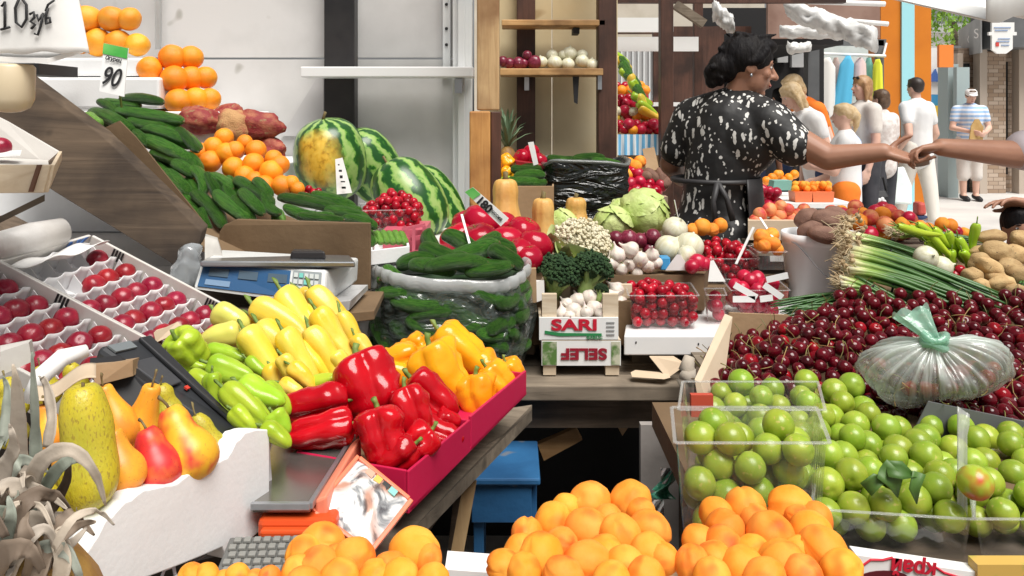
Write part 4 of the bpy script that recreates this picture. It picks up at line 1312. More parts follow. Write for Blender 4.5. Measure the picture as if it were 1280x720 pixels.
# --- mandarins
at_px(ORA, [(263, 202, 14), (283, 192, 14), (267, 184, 13), (292, 210, 14), (294, 188, 12), (320, 188, 13), (317, 205, 14), (339, 215, 15), (350, 206, 12), (330, 233, 14), (306, 220, 13), (352, 232, 13), (364, 229, 10), (342, 198, 11), (372, 236, 9), (280, 172, 12), (306, 178, 10), (250, 190, 12), (318, 226, 12)],
  lambda px, py: 2.32 - (py - 175) * .0022 - (px - 260) * .0003, 0, 'small mandarin in the heap between cucumbers and tubers', 'fruit', 'mandarins in a loose heap')
# --- watermelons
MEL = melon(melon_mat('melon_rind', None), 1)
MELP = melon(melon_mat('melon_rind_patch', (-0.15, -0.36, 0.62)), 2)
inst(MELP, along(P(413, 199, 2.58), 83, 12, .268, .232, roll=2.2), 'upright watermelon with a big yellow ground patch', 'watermelon')
inst(MEL, along(P(463, 207, 2.72), 62, 20, .27, .20, roll=1.0), 'dark watermelon half hidden behind the one with the yellow patch', 'watermelon')
inst(MEL, along(P(512, 250, 2.42), 56, -12, .27, .205, roll=2.0), 'pale striped watermelon behind the punnet of red berries', 'watermelon')
inst(MEL, along(P(543, 255, 2.58), 60, 10, .27, .17, roll=.6), 'watermelon at the right end by the corner post', 'watermelon')
t = empty('price_slip', P(430, 243, 2.42), 'narrow white price slip stuck against the patched watermelon', 'price tag')
mb = MB()
mb.prism([P(421, 243, 2.41), P(440, 241, 2.41), P(428, 197, 2.44), P(419, 199, 2.44)], (0, .002, 0))
mb.build('slip', m_paper, t)
mb = MB()
for i in range(5):
 y = 205 + i * 7
 mb.bx(X(423 + i * 1.2, 2.41), X(425 + i * 2 + i % 2, 2.41), 2.402, 2.404 - i * .0005, Z(y + 1.6 + i % 3, 2.41), Z(y, 2.41))
mb.build('figure', m_ink, t)
# --- long cucumbers in the sloping heap
CUL = [  # x1, y1, x2, y2, width, layer
 (128, 128, 176, 132, 15, -2), (150, 124, 205, 128, 14, -2), (122, 126, 150, 146, 12, -1), (145, 138, 230, 152, 17, -1), (112, 150, 160, 146, 16, -2),
 (200, 150, 252, 186, 15, -2), (205, 168, 250, 182, 15, -2), (160, 150, 208, 158, 14, -1), (176, 160, 236, 178, 15, -1), (112, 140, 170, 166, 17, 0), (222, 160, 248, 190, 13, -1),
 (190, 178, 243, 205, 16, -1), (168, 164, 192, 184, 14, 1), (178, 172, 240, 201, 18, 0), (188, 190, 240, 218, 17, 1), (186, 202, 214, 222, 14, 0),
 (232, 192, 252, 216, 14, -1), (217, 203, 243, 219, 16, 1), (206, 214, 238, 244, 17, 2), (238, 209, 255, 243, 16, 1), (258, 216, 276, 250, 15, 0),
 (262, 219, 292, 236, 14, 0), (284, 221, 300, 243, 14, -1), (294, 224, 322, 241, 15, -1), (240, 240, 280, 285, 18, 3), (268, 240, 312, 275, 18, 2), (252, 260, 262, 288, 14, 3),
 (300, 238, 330, 268, 16, 1), (311, 234, 340, 260, 16, 0), (330, 240, 350, 268, 14, 0), (220, 232, 250, 268, 16, 2), (282, 230, 302, 260, 15, 0), (292, 246, 318, 278, 16, 1), (318, 224, 340, 246, 14, -1), (266, 224, 286, 248, 14, 0), (234, 222, 262, 256, 16, 0), (196, 196, 226, 214, 14, -1), (212, 182, 236, 206, 14, -1), (225, 250, 252, 282, 15, 2)]
def dcuk(px, py):
 return 2.34 - .0013 * (px - 120) - .0010 * (py - 140)
for i, (x1, y1, x2, y2, w, ly) in enumerate(CUL):
 d1, d2 = dcuk(x1, y1) - ly * .018, dcuk(x2, y2) - ly * .018
 a, b_ = P(x1, y1, d1), P(x2, y2, d2)
 e = b_ - a
 W = w * (d1 + d2) / 2 / F
 m = frame(a, e, (0, 0, 1) if abs(e.normalized().z) < .95 else (0, 1, 0)) @ Matrix.Rotation(rnd.uniform(0, 6), 4, 'X') @ Matrix.Diagonal((e.length, W, W, 1))
 inst(CUK[i % 5], m, 'dark ridged cucumber in the long sloping heap', 'cucumber', 'cucumbers heaped on the sloping board')
a = P(108, 146, 2.2)
inst(CUKL[0], frame(a, P(137, 167, 2.08) - a, (0, 0, 1)) @ Matrix.Diagonal((.09, .045, .045, 1)), 'short pale green cucumber at the left tip of the heap', 'cucumber')
MB().cap(P(90, 148, 2.15), P(107, 152, 2.15), .013, .012).build('carrot', M('carrot_skin', (.75, .18, .03), .5, (.6, .12, .02), 4), smooth=True, label='bit of orange carrot behind the dark plank', cat='vegetable')
# --- second row of cucumbers behind the carton panel
for i, (x1, y1, x2, y2, w, dd) in enumerate([(347, 246, 424, 262, 15, 2.06), (372, 243, 434, 260, 13, 2.09), (389, 242, 445, 259, 13, 2.10), (409, 246, 452, 263, 12, 2.08), (354, 258, 418, 270, 15, 2.00), (372, 269, 430, 275, 13, 1.96), (428, 272, 472, 284, 14, 1.98), (405, 262, 462, 274, 14, 2.02), (362, 250, 440, 256, 14, 2.14), (452, 290, 466, 308, 11, 1.96)]):
 a, b_ = P(x1, y1, dd), P(x2, y2, dd - .03)
 e = b_ - a
 W = w * dd / F
 inst(CUK[i % 5], frame(a, e, (0, 0, 1)) @ Matrix.Rotation(rnd.uniform(0, 6), 4, 'X') @ Matrix.Diagonal((e.length, W, W, 1)), 'cucumber in the flat layer behind the brown carton panel', 'cucumber', 'cucumbers behind the carton panel')
for i in range(6):
 a = P(463 + i * 7.5, 289 + i % 2, 1.99)
 inst(CUKL[0], frame(a, P(472 + i * 7.5, 309, 1.93) - a, (0, 0, 1)) @ Matrix.Diagonal((.055, .02, .02, 1)), 'tiny pale cucumber lined up in the small tray', 'cucumber', 'tiny cucumbers in the small tray')
inst(CUKL[0], along(P(347, 264, 1.97), 60, -40, .05, .034), 'stubby pale cucumber end between the two layers', 'cucumber')
# --- brown carton panel (front wall of the cucumber tray)
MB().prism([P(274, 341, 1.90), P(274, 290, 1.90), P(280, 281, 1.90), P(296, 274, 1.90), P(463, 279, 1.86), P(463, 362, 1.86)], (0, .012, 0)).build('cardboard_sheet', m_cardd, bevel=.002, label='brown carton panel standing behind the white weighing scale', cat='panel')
open_box('white_tray', 'white tray with tiny cucumbers and a red slotted edge', 'tray', [(X(463, 1.9), 1.88, Z(330, 1.9)), (X(512, 1.9), 1.90, Z(326, 1.9)), (X(510, 2.1), 2.08, Z(326, 1.9)), (X(468, 2.1), 2.08, Z(330, 1.9))], .035, .006, m_foam)
t = empty('pink_crate', (X(512, 2.0), 2.0, Z(320, 2.0)), 'pink slotted plastic crate under the red berries', 'crate')
m_pink = M('pink_plastic', (.58, .12, .17), .4)
for i, (x0, x1, y0, y1) in enumerate(((502, 531, 282, 286), (502, 531, 296, 301), (502, 531, 314, 319))):
 MB().prism([P(x0, y1 + 3, 1.98), P(x1, y1 - 3, 2.02), P(x1, y0 - 3, 2.02), P(x0, y0 + 3, 1.98)], (0, .008, 0)).build('slat', m_pink, t)
for x in (503, 515, 528):
 MB().prism([P(x, 318, 1.985), P(x + 4, 317, 1.985), P(x + 4, 282, 1.985), P(x, 283, 1.985)], (0, .006, 0)).build('upright', m_pink, t)
MB().bx(X(480, 2.05), X(531, 2.05), 2.03, 2.2, Z(318, 2.05), Z(286, 2.05)).build('crate_body', m_pink, t)
# --- punnet of red berries by the melons
zz = Z(262, 2.10)
hw = [P(452, 264, 2.08), P(518, 258, 2.10), P(516, 244, 2.26), P(450, 250, 2.24)]
for p in hw:
 p.z = zz
punnet(hw, .055, 'clear punnet of red berries in front of the watermelons')
bb = heap(lambda x, y: X(452, 2.1) < x < X(518, 2.1), lambda x, y: zz - .055, lambda x, y: zz + .052 - abs(x - X(487, 2.12)) * .55 - max(0, 2.15 - y) * .25, .0115, 190, (), 3, 50, bounds=(X(450, 2.1), X(519, 2.1), 2.10, 2.23))
for i, p in enumerate(seen(bb, .0115)):
 inst(SOUR[i % 2], TRS(p, rrot(), .024), 'dark red berry in the punnet by the watermelons', 'berry', 'red berries by the watermelons')
# --- berries near the mandarins
for i, (px, py) in enumerate([(362, 240), (370, 236), (378, 238), (386, 236), (392, 240), (374, 243), (366, 246), (383, 243), (398, 239)]):
 inst(SOUR[i % 2], TRS(P(px, py, 2.18), rrot(), .02), 'small dark red berry beside the mandarins', 'berry', 'red berries beside the mandarins')
# ------------------------------------------------------------------ price cards on the left
t = empty('price_card', P(148, 122, 1.98), 'green topped price card reading 90 on a stick', 'price tag')
pz = [P(124, 114, 1.98), P(155, 121, 1.96), None, P(130, 54, 2.02)]
pz[2] = pz[1] + pz[3] - pz[0]
MB().prism(pz, (0, .003, 0)).build('card', m_white, t)
m_gtag = M('tag_green', (.06, .36, .06), .5, (.16, .5, .12), 9)
MB().prism([pz[0].lerp(pz[3], .78) + V((0, -.0015, 0)), pz[1].lerp(pz[2], .78) + V((0, -.0015, 0)), pz[2] + V((0, -.0015, 0)), pz[3] + V((0, -.0015, 0))], (0, -.001, 0)).build('green_band', m_gtag, t)
e = pz[1] - pz[0]
eu = pz[3] - pz[0]
n_ = e.cross(eu).normalized()
n_ = n_ if n_.y < 0 else -n_
lettering('90', .066, m_ink, frame(pz[0] + e * .5 + eu * .32 + n_ * .005, e, eu), t, bold=.0004, sx=.85)
lettering('Огурец', .014, m_ink, frame(pz[0] + e * .5 + eu * .70 + n_ * .005, e, eu), t, bold=.0003)
MB().tube([P(150, 122, 1.985), P(150, 118, 1.985), P(152, 134, 2.0)], .003, 6).build('stick', m_stem, t)
# --- large white handwritten sign and the beige jar under it
t = empty('hanging_sign', P(50, 78, .95), 'white hanging bag sign with a handwritten price above the plank', 'sign')
mb = MB()
def sg(u, v):
 ph = (u - .5) * 1.5
 wl = (.070 + .03 * v)
 px = 42 + (50 + 20 * v) * math.sin(ph) / math.sin(.75) * 1.0
 py = -36 + v * 104 + 10 * (1 - math.cos(ph)) - 4 * u * v
 return P(px, py + (1.5 * math.sin(u * 19) if v > .95 else 0), 1.02 - .05 * math.cos(ph))
mb.grid(sg, 40, 14)
mb.build('front_sheet', m_paper, t, smooth=True, solid=.002)
mb = MB()
mb.prism([P(-20, 76, .975), P(60, 79, .97), P(104, 66, 1.0), P(104, 60, 1.1), P(-20, 62, 1.1)], (0, 0, .006))
mb.build('bottom_fold', m_paper, t)
b_ = frame(P(34, 18, .962), (1, 0, -.02), (0, .1, 1))
mb = MB()
def stroke(pts, r=.0016):
 mb.tube([P(x, y, .9655 + (abs(x - 42) / 70) ** 2 * .016) for x, y in pts], r, 6, flat=1)
stroke([(2, 8), (6, 2), (6, 36)])
stroke([(1, 37), (12, 34)])
stroke([(24, -2), (19, 10), (20, 28), (27, 34), (33, 24), (33, 6), (27, -2), (24, -2)])
stroke([(37, 18), (42, 15), (43, 22), (38, 27), (44, 31), (39, 36)])
stroke([(46, 18), (48, 26), (53, 18)])
stroke([(54, 16), (51, 32), (47, 44), (43, 42)], .0014)
stroke([(60, 10), (57, 20), (58, 30), (63, 28), (62, 22), (57, 23)])
stroke([(57, 14), (60, 6), (68, 0)], .0014)
mb.build('handwriting', m_ink, t, smooth=True)
t = empty('beige_jar', P(8, 141, .98), 'beige plastic jar under the handwritten sign', 'jar')
MB().lathe([(.001, Z(141, .98)), (.012, Z(140, .98)), (.022, Z(135, .98)), (.027, Z(124, .98)), (.028, Z(84, .98)), (.025, Z(80, .98)), (.001, Z(79.5, .98))], 24, Matrix.Translation((X(6, .98), .99, 0))).build('jar_body', M('beige_plastic', (.60, .50, .34), .35), t, smooth=True)
# ------------------------------------------------------------------ nectarine cartons on the sloping counter
O0 = P(157, 335, 1.5)
UU = V((.0500, 0, -.0262))
VVv = V((0.009, .0355, 0.0025))
NN = UU.cross(VVv).normalized()
if NN.z < 0:
 NN = -NN
def TP(r, c, h=0.0):
 """point of the sloping counter: row r (0 is the third row of the far carton), column c, height h above the tray"""
 return O0 + UU * r + VVv * c + NN * h
m_crate = M('grey_white_crate', (.56, .53, .49), .7, (.68, .66, .63), 5, 7, .35, .65, bump=.1, bscale=30)
m_tray = M('white_tray_plastic', (.84, .83, .83), .4, (.76, .76, .77), 5)
m_navy = M('navy_print', (.03, .035, .10), .5)
m_bluel = M('blue_letter', (.05, .15, .42), .5)
gnd = empty('display_ramp', TP(1, -4, -.06), 'sloping display ramp under the nectarine cartons', 'display ramp')
MB().prism([TP(-5, -8.6, -.062), TP(4.9, -8.6, -.062), TP(4.9, 1.6, -.062), TP(-5, 1.6, -.062)], NN * .015).build('ramp_board', m_tabledark, gnd)
def carton(r0, r1, c0, c1, label, wall=.036, base=-.045, extra=None):
 t = empty('fruit_carton', TP((r0 + r1) / 2, (c0 + c1) / 2, base), label, 'carton')
 th = .006
 for nm, a, b_, inn in (('side_wall', TP(r0, c1, base), TP(r1, c1, base), VVv.normalized() * th), ('side_wall', TP(r0, c0, base), TP(r1, c0, base), -VVv.normalized() * th),
       ('end_wall', TP(r0, c0, base), TP(r0, c1, base), -UU.normalized() * th), ('end_wall', TP(r1, c0, base), TP(r1, c1, base), UU.normalized() * th)):
  MB().prism([a, b_, b_ + inn, a + inn], NN * wall * 1.55).build(nm, m_crate, t, bevel=.0015)
 MB().prism([TP(r0, c0, base), TP(r1, c0, base), TP(r1, c1, base), TP(r0, c1, base)], NN * .004).build('bottom', m_crate, t)
 return t
def slats(t, r, c, n=4, side=VVv):
 mb = MB()
 for k in range(n):
  a = TP(r + k * .11, c, -.012)
  mb.prism([a, a + UU * .05, a + UU * .05 + NN * .022, a + NN * .022], -side.normalized() * .002)
 mb.build('vent_slot', m_ink, t)
cA = carton(-1.75, 5.2, -4.62, .72, 'far grey white carton of nectarines on the sloping counter')
slats(cA, -.85, .68)
slats(cA, 2.7, .68)
MB().prism([TP(4.25, .6, -.025), TP(5.15, .6, -.025), TP(5.15, .6, .012), TP(4.25, .6, .012)], -VVv.normalized() * .003).build('navy_print', m_navy, cA)
lettering('AK', .042, m_bluel, frame(TP(-1.70, -.35, -.005), VVv, NN), cA, bold=.0014)
cB = carton(-2.6, 5.0, -10.0, -4.75, 'near grey white carton of nectarines on the sloping counter')
slats(cB, .2, -4.8, 4)
def tray(r0, r1, c0, c1, label, cup=None):
 """white moulded tray: fins between the rows and between the fruit of a row"""
 t = empty('nectarine_tray', TP((r0 + r1) / 2, (c0 + c1) / 2, -.035), label, 'tray')
 MB().prism([TP(r0, c0, -.037), TP(r1, c0, -.037), TP(r1, c1, -.037), TP(r0, c1, -.037)], NN * .003).build('base', m_tray, t)
 n = int(round(r1 - r0))
 for i in range(n + 1):
  r = r0 + i
  mb = MB()
  def fin(u, v, r=r):
   c = c0 + (c1 - c0) * u
   w = .5 - .5 * math.cos((c - c0) * 2 * PI)
   return TP(r + .05 * math.sin((c - c0) * 2 * PI) * v - .06 * v, c, -.036 + (.036 + .004 * w) * v)
  mb.grid(fin, int((c1 - c0) * 8) + 1, 5)
  mb.build('row_fin', m_tray, t, smooth=True, solid=.0016)
 for i in range(n):
  for c in range(int(round(c1 - c0)) + 1):
   cc = c0 + c
   MB().prism([TP(r0 + i + .04, cc, -.036), TP(r0 + i + .94, cc, -.036), TP(r0 + i + .94, cc, -.004), TP(r0 + i + .5, cc, -.016), TP(r0 + i + .04, cc, -.002)], VVv.normalized() * .0015).build('divider', m_tray, t)
 return t
tray(-1.55, 4.45, -4.5, .5, 'white moulded tray of nectarines in the far carton')
tray(-2.5, 4.5, -9.95, -4.95, 'white moulded tray of nectarines in the near carton')
k = 0
for r in range(-1, 5):
 for c in range(-4, 1):
  if r == -1 and c != 0:
   continue
  if r == 0 and c < -2:
   continue
  inst(NECT[k % 3], TRS(TP(r + rnd.uniform(-.06, .06), c + rnd.uniform(-.06, .06), -.013 + rnd.uniform(-.003, .004)), rrot(), .0405 + rnd.uniform(-.002, .002)),
    'lone nectarine at the top end of the far carton' if r == -1 else 'dark red nectarine in the tray of the far carton', 'nectarine', None if r == -1 else 'nectarines in the far carton')
  k += 1
for r in range(-2, 5):
 for c in range(-9, -4):
  inst(NECT[k % 3], TRS(TP(r + rnd.uniform(-.06, .06), c - .45 + rnd.uniform(-.06, .06), -.013 + rnd.uniform(-.004, .004)), rrot(), .0405 + rnd.uniform(-.002, .002)),
    'dark red nectarine in the tray of the near carton', 'nectarine', 'nectarines in the near carton')
  k += 1
# white liner papers and roll at the top end
mb = MB()
mb.grid(lambda u, v: TP(-1.6 + .8 * v, -4.4 + 4.3 * u, .004 + .030 * v * v + .006 * math.sin(u * 9)), 20, 8)
mb.build('paper_liner', m_paper, smooth=True, solid=.0012, label='white paper liner folded over the top of the far carton', cat='paper')
mb = MB()
mb.tube([TP(-2.25, -4.4, .02), TP(-2.2, -2.4, .022), TP(-2.1, -.8, .024)], [.024, .027, .024], 18)
mb.build('paper_roll', M('roll_plastic', (.72, .70, .68), .4, (.60, .57, .54), 9, bump=.5, bscale=14), smooth=True, label='rolled sheet of whitish plastic at the top of the cartons', cat='roll')
# upper wooden tray with a nectarine at the far left
t = empty('wooden_tray', P(30, 240, 1.15), 'shallow pale wooden tray at the far left edge', 'tray')
m_palew = wood('pale_crate_wood', (.60, .48, .34), (.74, .63, .48), .7, 3, 'X', .2, knots=False, grime=(.5, .38, .25))
MB().prism([P(-40, 206, 1.12), P(63, 206, 1.16), P(54, 241, 1.16), P(-40, 242, 1.12)], (0, .006, 0)).build('front_panel', m_palew, t, bevel=.001)
MB().prism([P(63.5, 206, 1.166), P(73, 189, 1.27), P(72, 202, 1.27), P(55, 241, 1.166)], (.004, .004, 0)).build('end_panel', m_palew, t, bevel=.001)
MB().prism([P(-40, 128, 1.28), P(8, 152, 1.28), P(73, 190, 1.275), P(56, 205, 1.27), P(-40, 190, 1.27)], (0, .006, 0)).build('back_panel', m_crate, t)
MB().prism([P(-40, 208, 1.13), P(61, 207, 1.17), P(60, 200, 1.265), P(-40, 195, 1.265)], (0, 0, -.004)).build('bottom', m_crate, t)
MB().prism([P(35, 240, 1.148), P(40, 240, 1.148), P(51, 206, 1.152), P(46, 206, 1.152)], (0, .004, 0)).build('strap', M('rust_strap', (.13, .06, .035), .7), t)
MB().prism([P(-40, 199, 1.17), P(20, 195, 1.17), P(22, 188, 1.2), P(-40, 190, 1.2)], (0, .01, 0)).build('paper_rim', m_white, t)
inst(NECT[0], TRS(P(1, 184, 1.2), rrot(), .03), 'nectarine alone in the upper wooden tray', 'nectarine')
MB().prism([P(-40, 290, 1.2), P(56, 243, 1.2), P(56, 243, 1.3), P(-40, 290, 1.3)], (0, 0, -.01)).build('tray_support', m_greyplank, label='grey board propping up the wooden tray', cat='board')
# ------------------------------------------------------------------ white counter scale
t = empty('counter_scale', P(345, 385, 1.62), 'white price computing scale with a blue display and steel pan', 'scale')
m_scale = M('scale_white', (.70, .71, .70), .4, (.62, .63, .62), 6)
dF, dB = 1.56, 1.78
body = [P(241, 362, dF), P(405, 383, dF), P(447, 352, dB), P(270, 338, dB), P(252, 326, dF + .03), P(408, 338, dF + .03), P(449, 322, dB), P(276, 312, dB)]
MB().hexa(body).build('housing', m_scale, t, bevel=.006)
n_ = frame(P(323, 352, dF + .015), P(405, 383, dF) - P(241, 362, dF), P(252, 326, dF + .03) - P(241, 362, dF))
def sp(u, v, o=0.0):
 """a point on the scale's front: u along 0..1, v up 0..1"""
 a, b_, c, d = body[0], body[1], body[5], body[4]
 p = (a * (1 - u) + b_ * u) * (1 - v) + (d * (1 - u) + c * u) * v
 nn = (b_ - a).cross(d - a).normalized()
 if nn.y > 0:
  nn = -nn
 return p + nn * o
def spanel(u0, u1, v0, v1, o, name, mat, par=None):
 return MB().hexa([sp(u0, v0, 0.0005), sp(u1, v0, .0005), sp(u1, v0, o), sp(u0, v0, o), sp(u0, v1, .0005), sp(u1, v1, .0005), sp(u1, v1, o), sp(u0, v1, o)]).build(name, mat, par or t)
dp_ = spanel(.03, .72, .12, .90, .003, 'display_panel', M('scale_blue', (.022, .085, .20), .25, (.035, .12, .26), 4))
for u0 in (.09, .32, .55):
 spanel(u0, u0 + .15, .50, .76, .0045, 'lcd', M('lcd_grey', (.07, .11, .15), .2), dp_)
spanel(.08, .27, .20, .38, .0045, 'lcd_label', M('lcd_white', (.16, .26, .40), .4), dp_)
kp_ = spanel(.74, .965, .08, .92, .003, 'keypad', M('keypad_grey', (.25, .28, .29), .4))
m_key = M('key_pale', (.50, .54, .53), .5)
m_keyt = M('key_teal', (.14, .48, .42), .5)
for i in range(5):
 for j in range(4):
  spanel(.752 + i * .041, .752 + i * .041 + .031, .14 + j * .19, .14 + j * .19 + .13, .006, 'key', m_keyt if (i + j) % 4 == 0 else m_key, kp_)
m_pan = M('brushed_steel', (.52, .54, .56), .28, (.38, .40, .43), 3, metal=.9, stretch=(1, 14, 1))
pz = [P(250, 326, 1.56), P(444, 327, 1.60), P(437, 319, 1.80), P(272, 316, 1.80)]
MB().hexa([*[p - V((0, 0, .012)) for p in pz], *pz]).build('pan', m_pan, t, bevel=.003)
MB().hexa([P(300, 338, 1.62), P(390, 338, 1.62), P(390, 334, 1.75), P(300, 334, 1.75), P(300, 330.6, 1.62), P(390, 330.6, 1.62), P(390, 322, 1.75), P(300, 322, 1.75)]).build('pan_support', m_ink, t)
MB().hexa([P(362, 324, 1.66), P(408, 324, 1.66), P(404, 320, 1.74), P(366, 320, 1.74), P(364, 314, 1.66), P(406, 314, 1.66), P(402, 312, 1.74), P(366, 311, 1.74)]).build('black_wallet', M('black_leather', (.02, .016, .016), .5), bevel=.004, label='flat black wallet lying on the steel scale pan', cat='wallet')
# packaging under and left of the scale
MB().hexa([P(400, 392, 1.58), P(436, 388, 1.58), P(460, 362, 1.75), P(420, 362, 1.75), P(402, 380, 1.58), P(438, 376, 1.58), P(460, 356, 1.75), P(420, 356, 1.75)]).build('folded_packaging', M('grey_film', (.36, .36, .36), .4, (.55, .55, .55), 10), label='folded greyish packaging under the right end of the scale', cat='packaging')
MB().hexa([P(390, 410, 1.56), P(468, 400, 1.62), P(480, 372, 1.80), P(400, 372, 1.8), P(390, 395, 1.56), P(468, 388, 1.62), P(480, 364, 1.80), P(400, 364, 1.80)]).build('brown_box', m_cardd, label='low brown box under the right side of the scale', cat='box', bevel=.002)
MB().hexa([P(225, 420, 1.5), P(400, 420, 1.5), P(470, 372, 1.9), P(250, 372, 1.9), P(225, 392, 1.5), P(400, 396, 1.5), P(470, 360, 1.9), P(250, 352, 1.9)]).build('scale_stand', m_tabledark, label='dark wooden stand carrying the white scale', cat='stand')
t = empty('knotted_bag', P(235, 360, 1.58), 'crumpled clear bag bunched beside the white scale', 'bag')
mb = MB()
rings = []
for i in range(14):
 u = i / 13
 c = P(226 + 14 * u ** .7, 356 - 52 * u, 1.60)
 w = (.030 - .008 * u if u < .55 else .020) * (1 - .9 * max(0, u - .88) / .12)
 rings.append([c + V((w * math.cos(a) * (1 + .25 * math.sin(5 * a + u * 6)), w * math.sin(a), .3 * w * math.sin(a * 3))) for a in [2 * PI * j / 20 for j in range(20)]])
mb.loft(rings)
mb.build('bag_film', clear_plastic('bag_film_grey', opaque=.55, body=(.62, .66, .69), rough=.15, wrinkle=.8, wscale=18), t, smooth=True)
MB().hexa([P(256, 340, 1.66), P(284, 340, 1.66), P(284, 336, 1.74), P(256, 336, 1.74), P(256, 295, 1.7), P(272, 300, 1.7), P(272, 297, 1.76), P(256, 292, 1.76)]).build('paper_bundle', M('old_paper', (.42, .40, .37), .7, (.56, .54, .50), 14), label='crumpled grey paper bundle between plank and carton panel', cat='paper')
# ================================================================== PEPPERS
def put(pr, px, py, d, ang, tilt, L, W, label, cat='pepper', group=None, roll=None, H=None):
 """a long thing centred on the photo pixel, L and W in photo pixels"""
 Lm, Wm = L * d / F, W * d / F
 c = P(px, py, d)
 m = along(V((0, 0, 0)), ang, tilt, Lm / max(.35, math.cos(R(tilt))), Wm, (H or W) * d / F, roll if roll is not None else rnd.uniform(0, 6))
 m.translation = c - m.to_3x3() @ V((.5, 0, 0))
 return inst(pr, m, label, cat, group)
def dpep(px, py):
 return 1.52 - (py - 360) * .0030 - max(0, 300 - px) * .0006
GY = 'yellow peppers in the sloping heap'
for i, (px, py, ang, L, W, dz) in enumerate([
  (380, 396, 44, 88, 36, -.02), (412, 394, 50, 80, 32, .02), (352, 403, 27, 86, 36, -.03), (398, 392, 46, 74, 28, .05), (418, 420, 50, 78, 33, -.02), (440, 424, 62, 70, 26, .03),
  (328, 443, 48, 76, 38, -.05), (352, 432, 38, 80, 33, -.03), (375, 445, 50, 76, 32, -.03), (406, 445, 55, 78, 30, 0), (390, 455, 44, 66, 28, .02), (362, 466, 60, 46, 24, -.02),
  (378, 472, 40, 44, 22, -.02), (366, 486, 20, 36, 20, 0), (455, 440, 55, 46, 22, .03), (430, 458, 50, 40, 22, .03), (424, 398, 50, 60, 22, .06), (345, 474, 60, 40, 26, .02), (338, 420, 40, 70, 30, .05), (395, 415, 48, 80, 30, .04),
  (445, 432, 58, 60, 22, .06)]):
 put(LNGY[i % 4], px, py, dpep(px, py) + dz, ang, -14, L, W, 'glossy yellow sweet pepper in the middle of the pepper display', group=GY)
put(LNGP[0], 290, 399, 1.34, 22, -10, 50, 32, 'pale yellow green pepper at the top left of the yellow heap')
put(LNGP[1], 275, 421, 1.29, 168, -12, 48, 32, 'pale yellow pepper lying with its stem to the right above the green ones')
put(LNGP[0], 305, 425, 1.33, 35, -10, 44, 30, 'pale yellow pepper wedged behind the bulging yellow one')
GG = 'green peppers in the heap'
put(BELG[0], 235, 437, 1.17, 60, 30, 46, 46, 'green bell pepper with its stem turned to the viewer', roll=1)
for i, (px, py, ang, L, W, dz) in enumerate([
  (285, 444, 8, 58, 26, 0), (290, 464, 14, 62, 34, -.03), (257, 478, 10, 46, 30, -.02), (267, 487, 80, 40, 24, -.03), (327, 462, 30, 46, 22, .02), (328, 492, 18, 64, 36, -.02), (310, 480, 10, 52, 30, .02),
  (308, 508, 33, 76, 32, -.05), (345, 500, 40, 50, 30, .02), (350, 530, 50, 34, 32, -.01), (305, 525, 35, 40, 26, -.04), (250, 460, 20, 40, 24, .03), (325, 520, 40, 50, 28, 0), (280, 500, 30, 50, 28, .02), (238, 455, 10, 46, 24, .0), (346, 545, 30, 44, 26, 0)]):
 put(LNGG[i % 4], px, py, dpep(px, py) - .03 + dz, ang, -12, L, W, 'light green sweet pepper in the heap left of the red ones', group=GG)
put(LNGG[1], 397, 478, 1.17, -20, -8, 54, 22, 'green pepper lying alone between the yellow and red peppers')
def dred(px, py):
 return 1.20 - (py - 470) * .0014 + (px - 480) * .0004
REDL = ['large red bell pepper on its side at the left end of the red peppers', 'red bell pepper under the leftmost one, lying flat', 'big red bell pepper at the top of the red heap', 'red bell pepper in the middle of the red heap above the scale pan', 'narrow red bell pepper standing against the orange ones',
  'red bell pepper at the back next to the orange peppers', 'red bell pepper at the lower right, near the crate edge', 'bright red bell pepper in the crate under the narrow one', 'red bell pepper at the front corner of the magenta crate', 'small red pepper end at the right crate wall', 'dark red pepper in the gap below the topmost one', 'red pepper in the crate behind the front one']
for i, (px, py, ang, tilt, L, W, H, dz, ro) in enumerate([
  (395, 506, 175, -10, 76, 52, 50, 0, .4), (400, 538, 172, -10, 78, 44, 40, -.02, 1.2), (460, 480, 60, -20, 70, 74, 66, -.02, .3), (478, 545, 75, -20, 62, 68, 60, -.05, 2.0), (514, 514, 70, -14, 58, 46, 46, -.03, .5),
  (540, 498, 40, -10, 70, 54, 50, .02, 1.7), (520, 556, 140, -15, 50, 42, 42, -.04, .9), (548, 545, 20, -10, 62, 44, 40, .03, 2.4), (496, 570, 150, -15, 50, 40, 40, -.04, .2), (560, 527, 20, 0, 30, 28, 30, .02, .4), (430, 525, 90, 0, 50, 40, 40, .05, 1), (520, 540, 90, 10, 60, 50, 50, .06, 2.)]):
 put(BELR[i % 4], px, py, dred(px, py) + dz, ang, tilt, L * 1.04, W * 1.1, REDL[i], roll=ro, H=H * 1.1, group='red bell peppers')
def dora(px, py):
 return 1.46 - (py - 430) * .0013
ORL = ['big orange pepper curving over the top of the orange heap', 'orange bell pepper at the centre of the orange heap', 'orange pepper on top at the left of the curved one', 'orange pepper at the left end beside the topmost red one', 'orange pepper at the upper left with its stem showing', 'orange bell pepper at the front right of the orange heap', 'orange pepper leaning on the magenta crate end', 'small orange pepper in the far corner of the crate', 'orange pepper in the second row right of the centre', 'orange pepper squeezed behind the centre one', 'orange pepper low beside the red ones', 'orange pepper at the back of the heap']
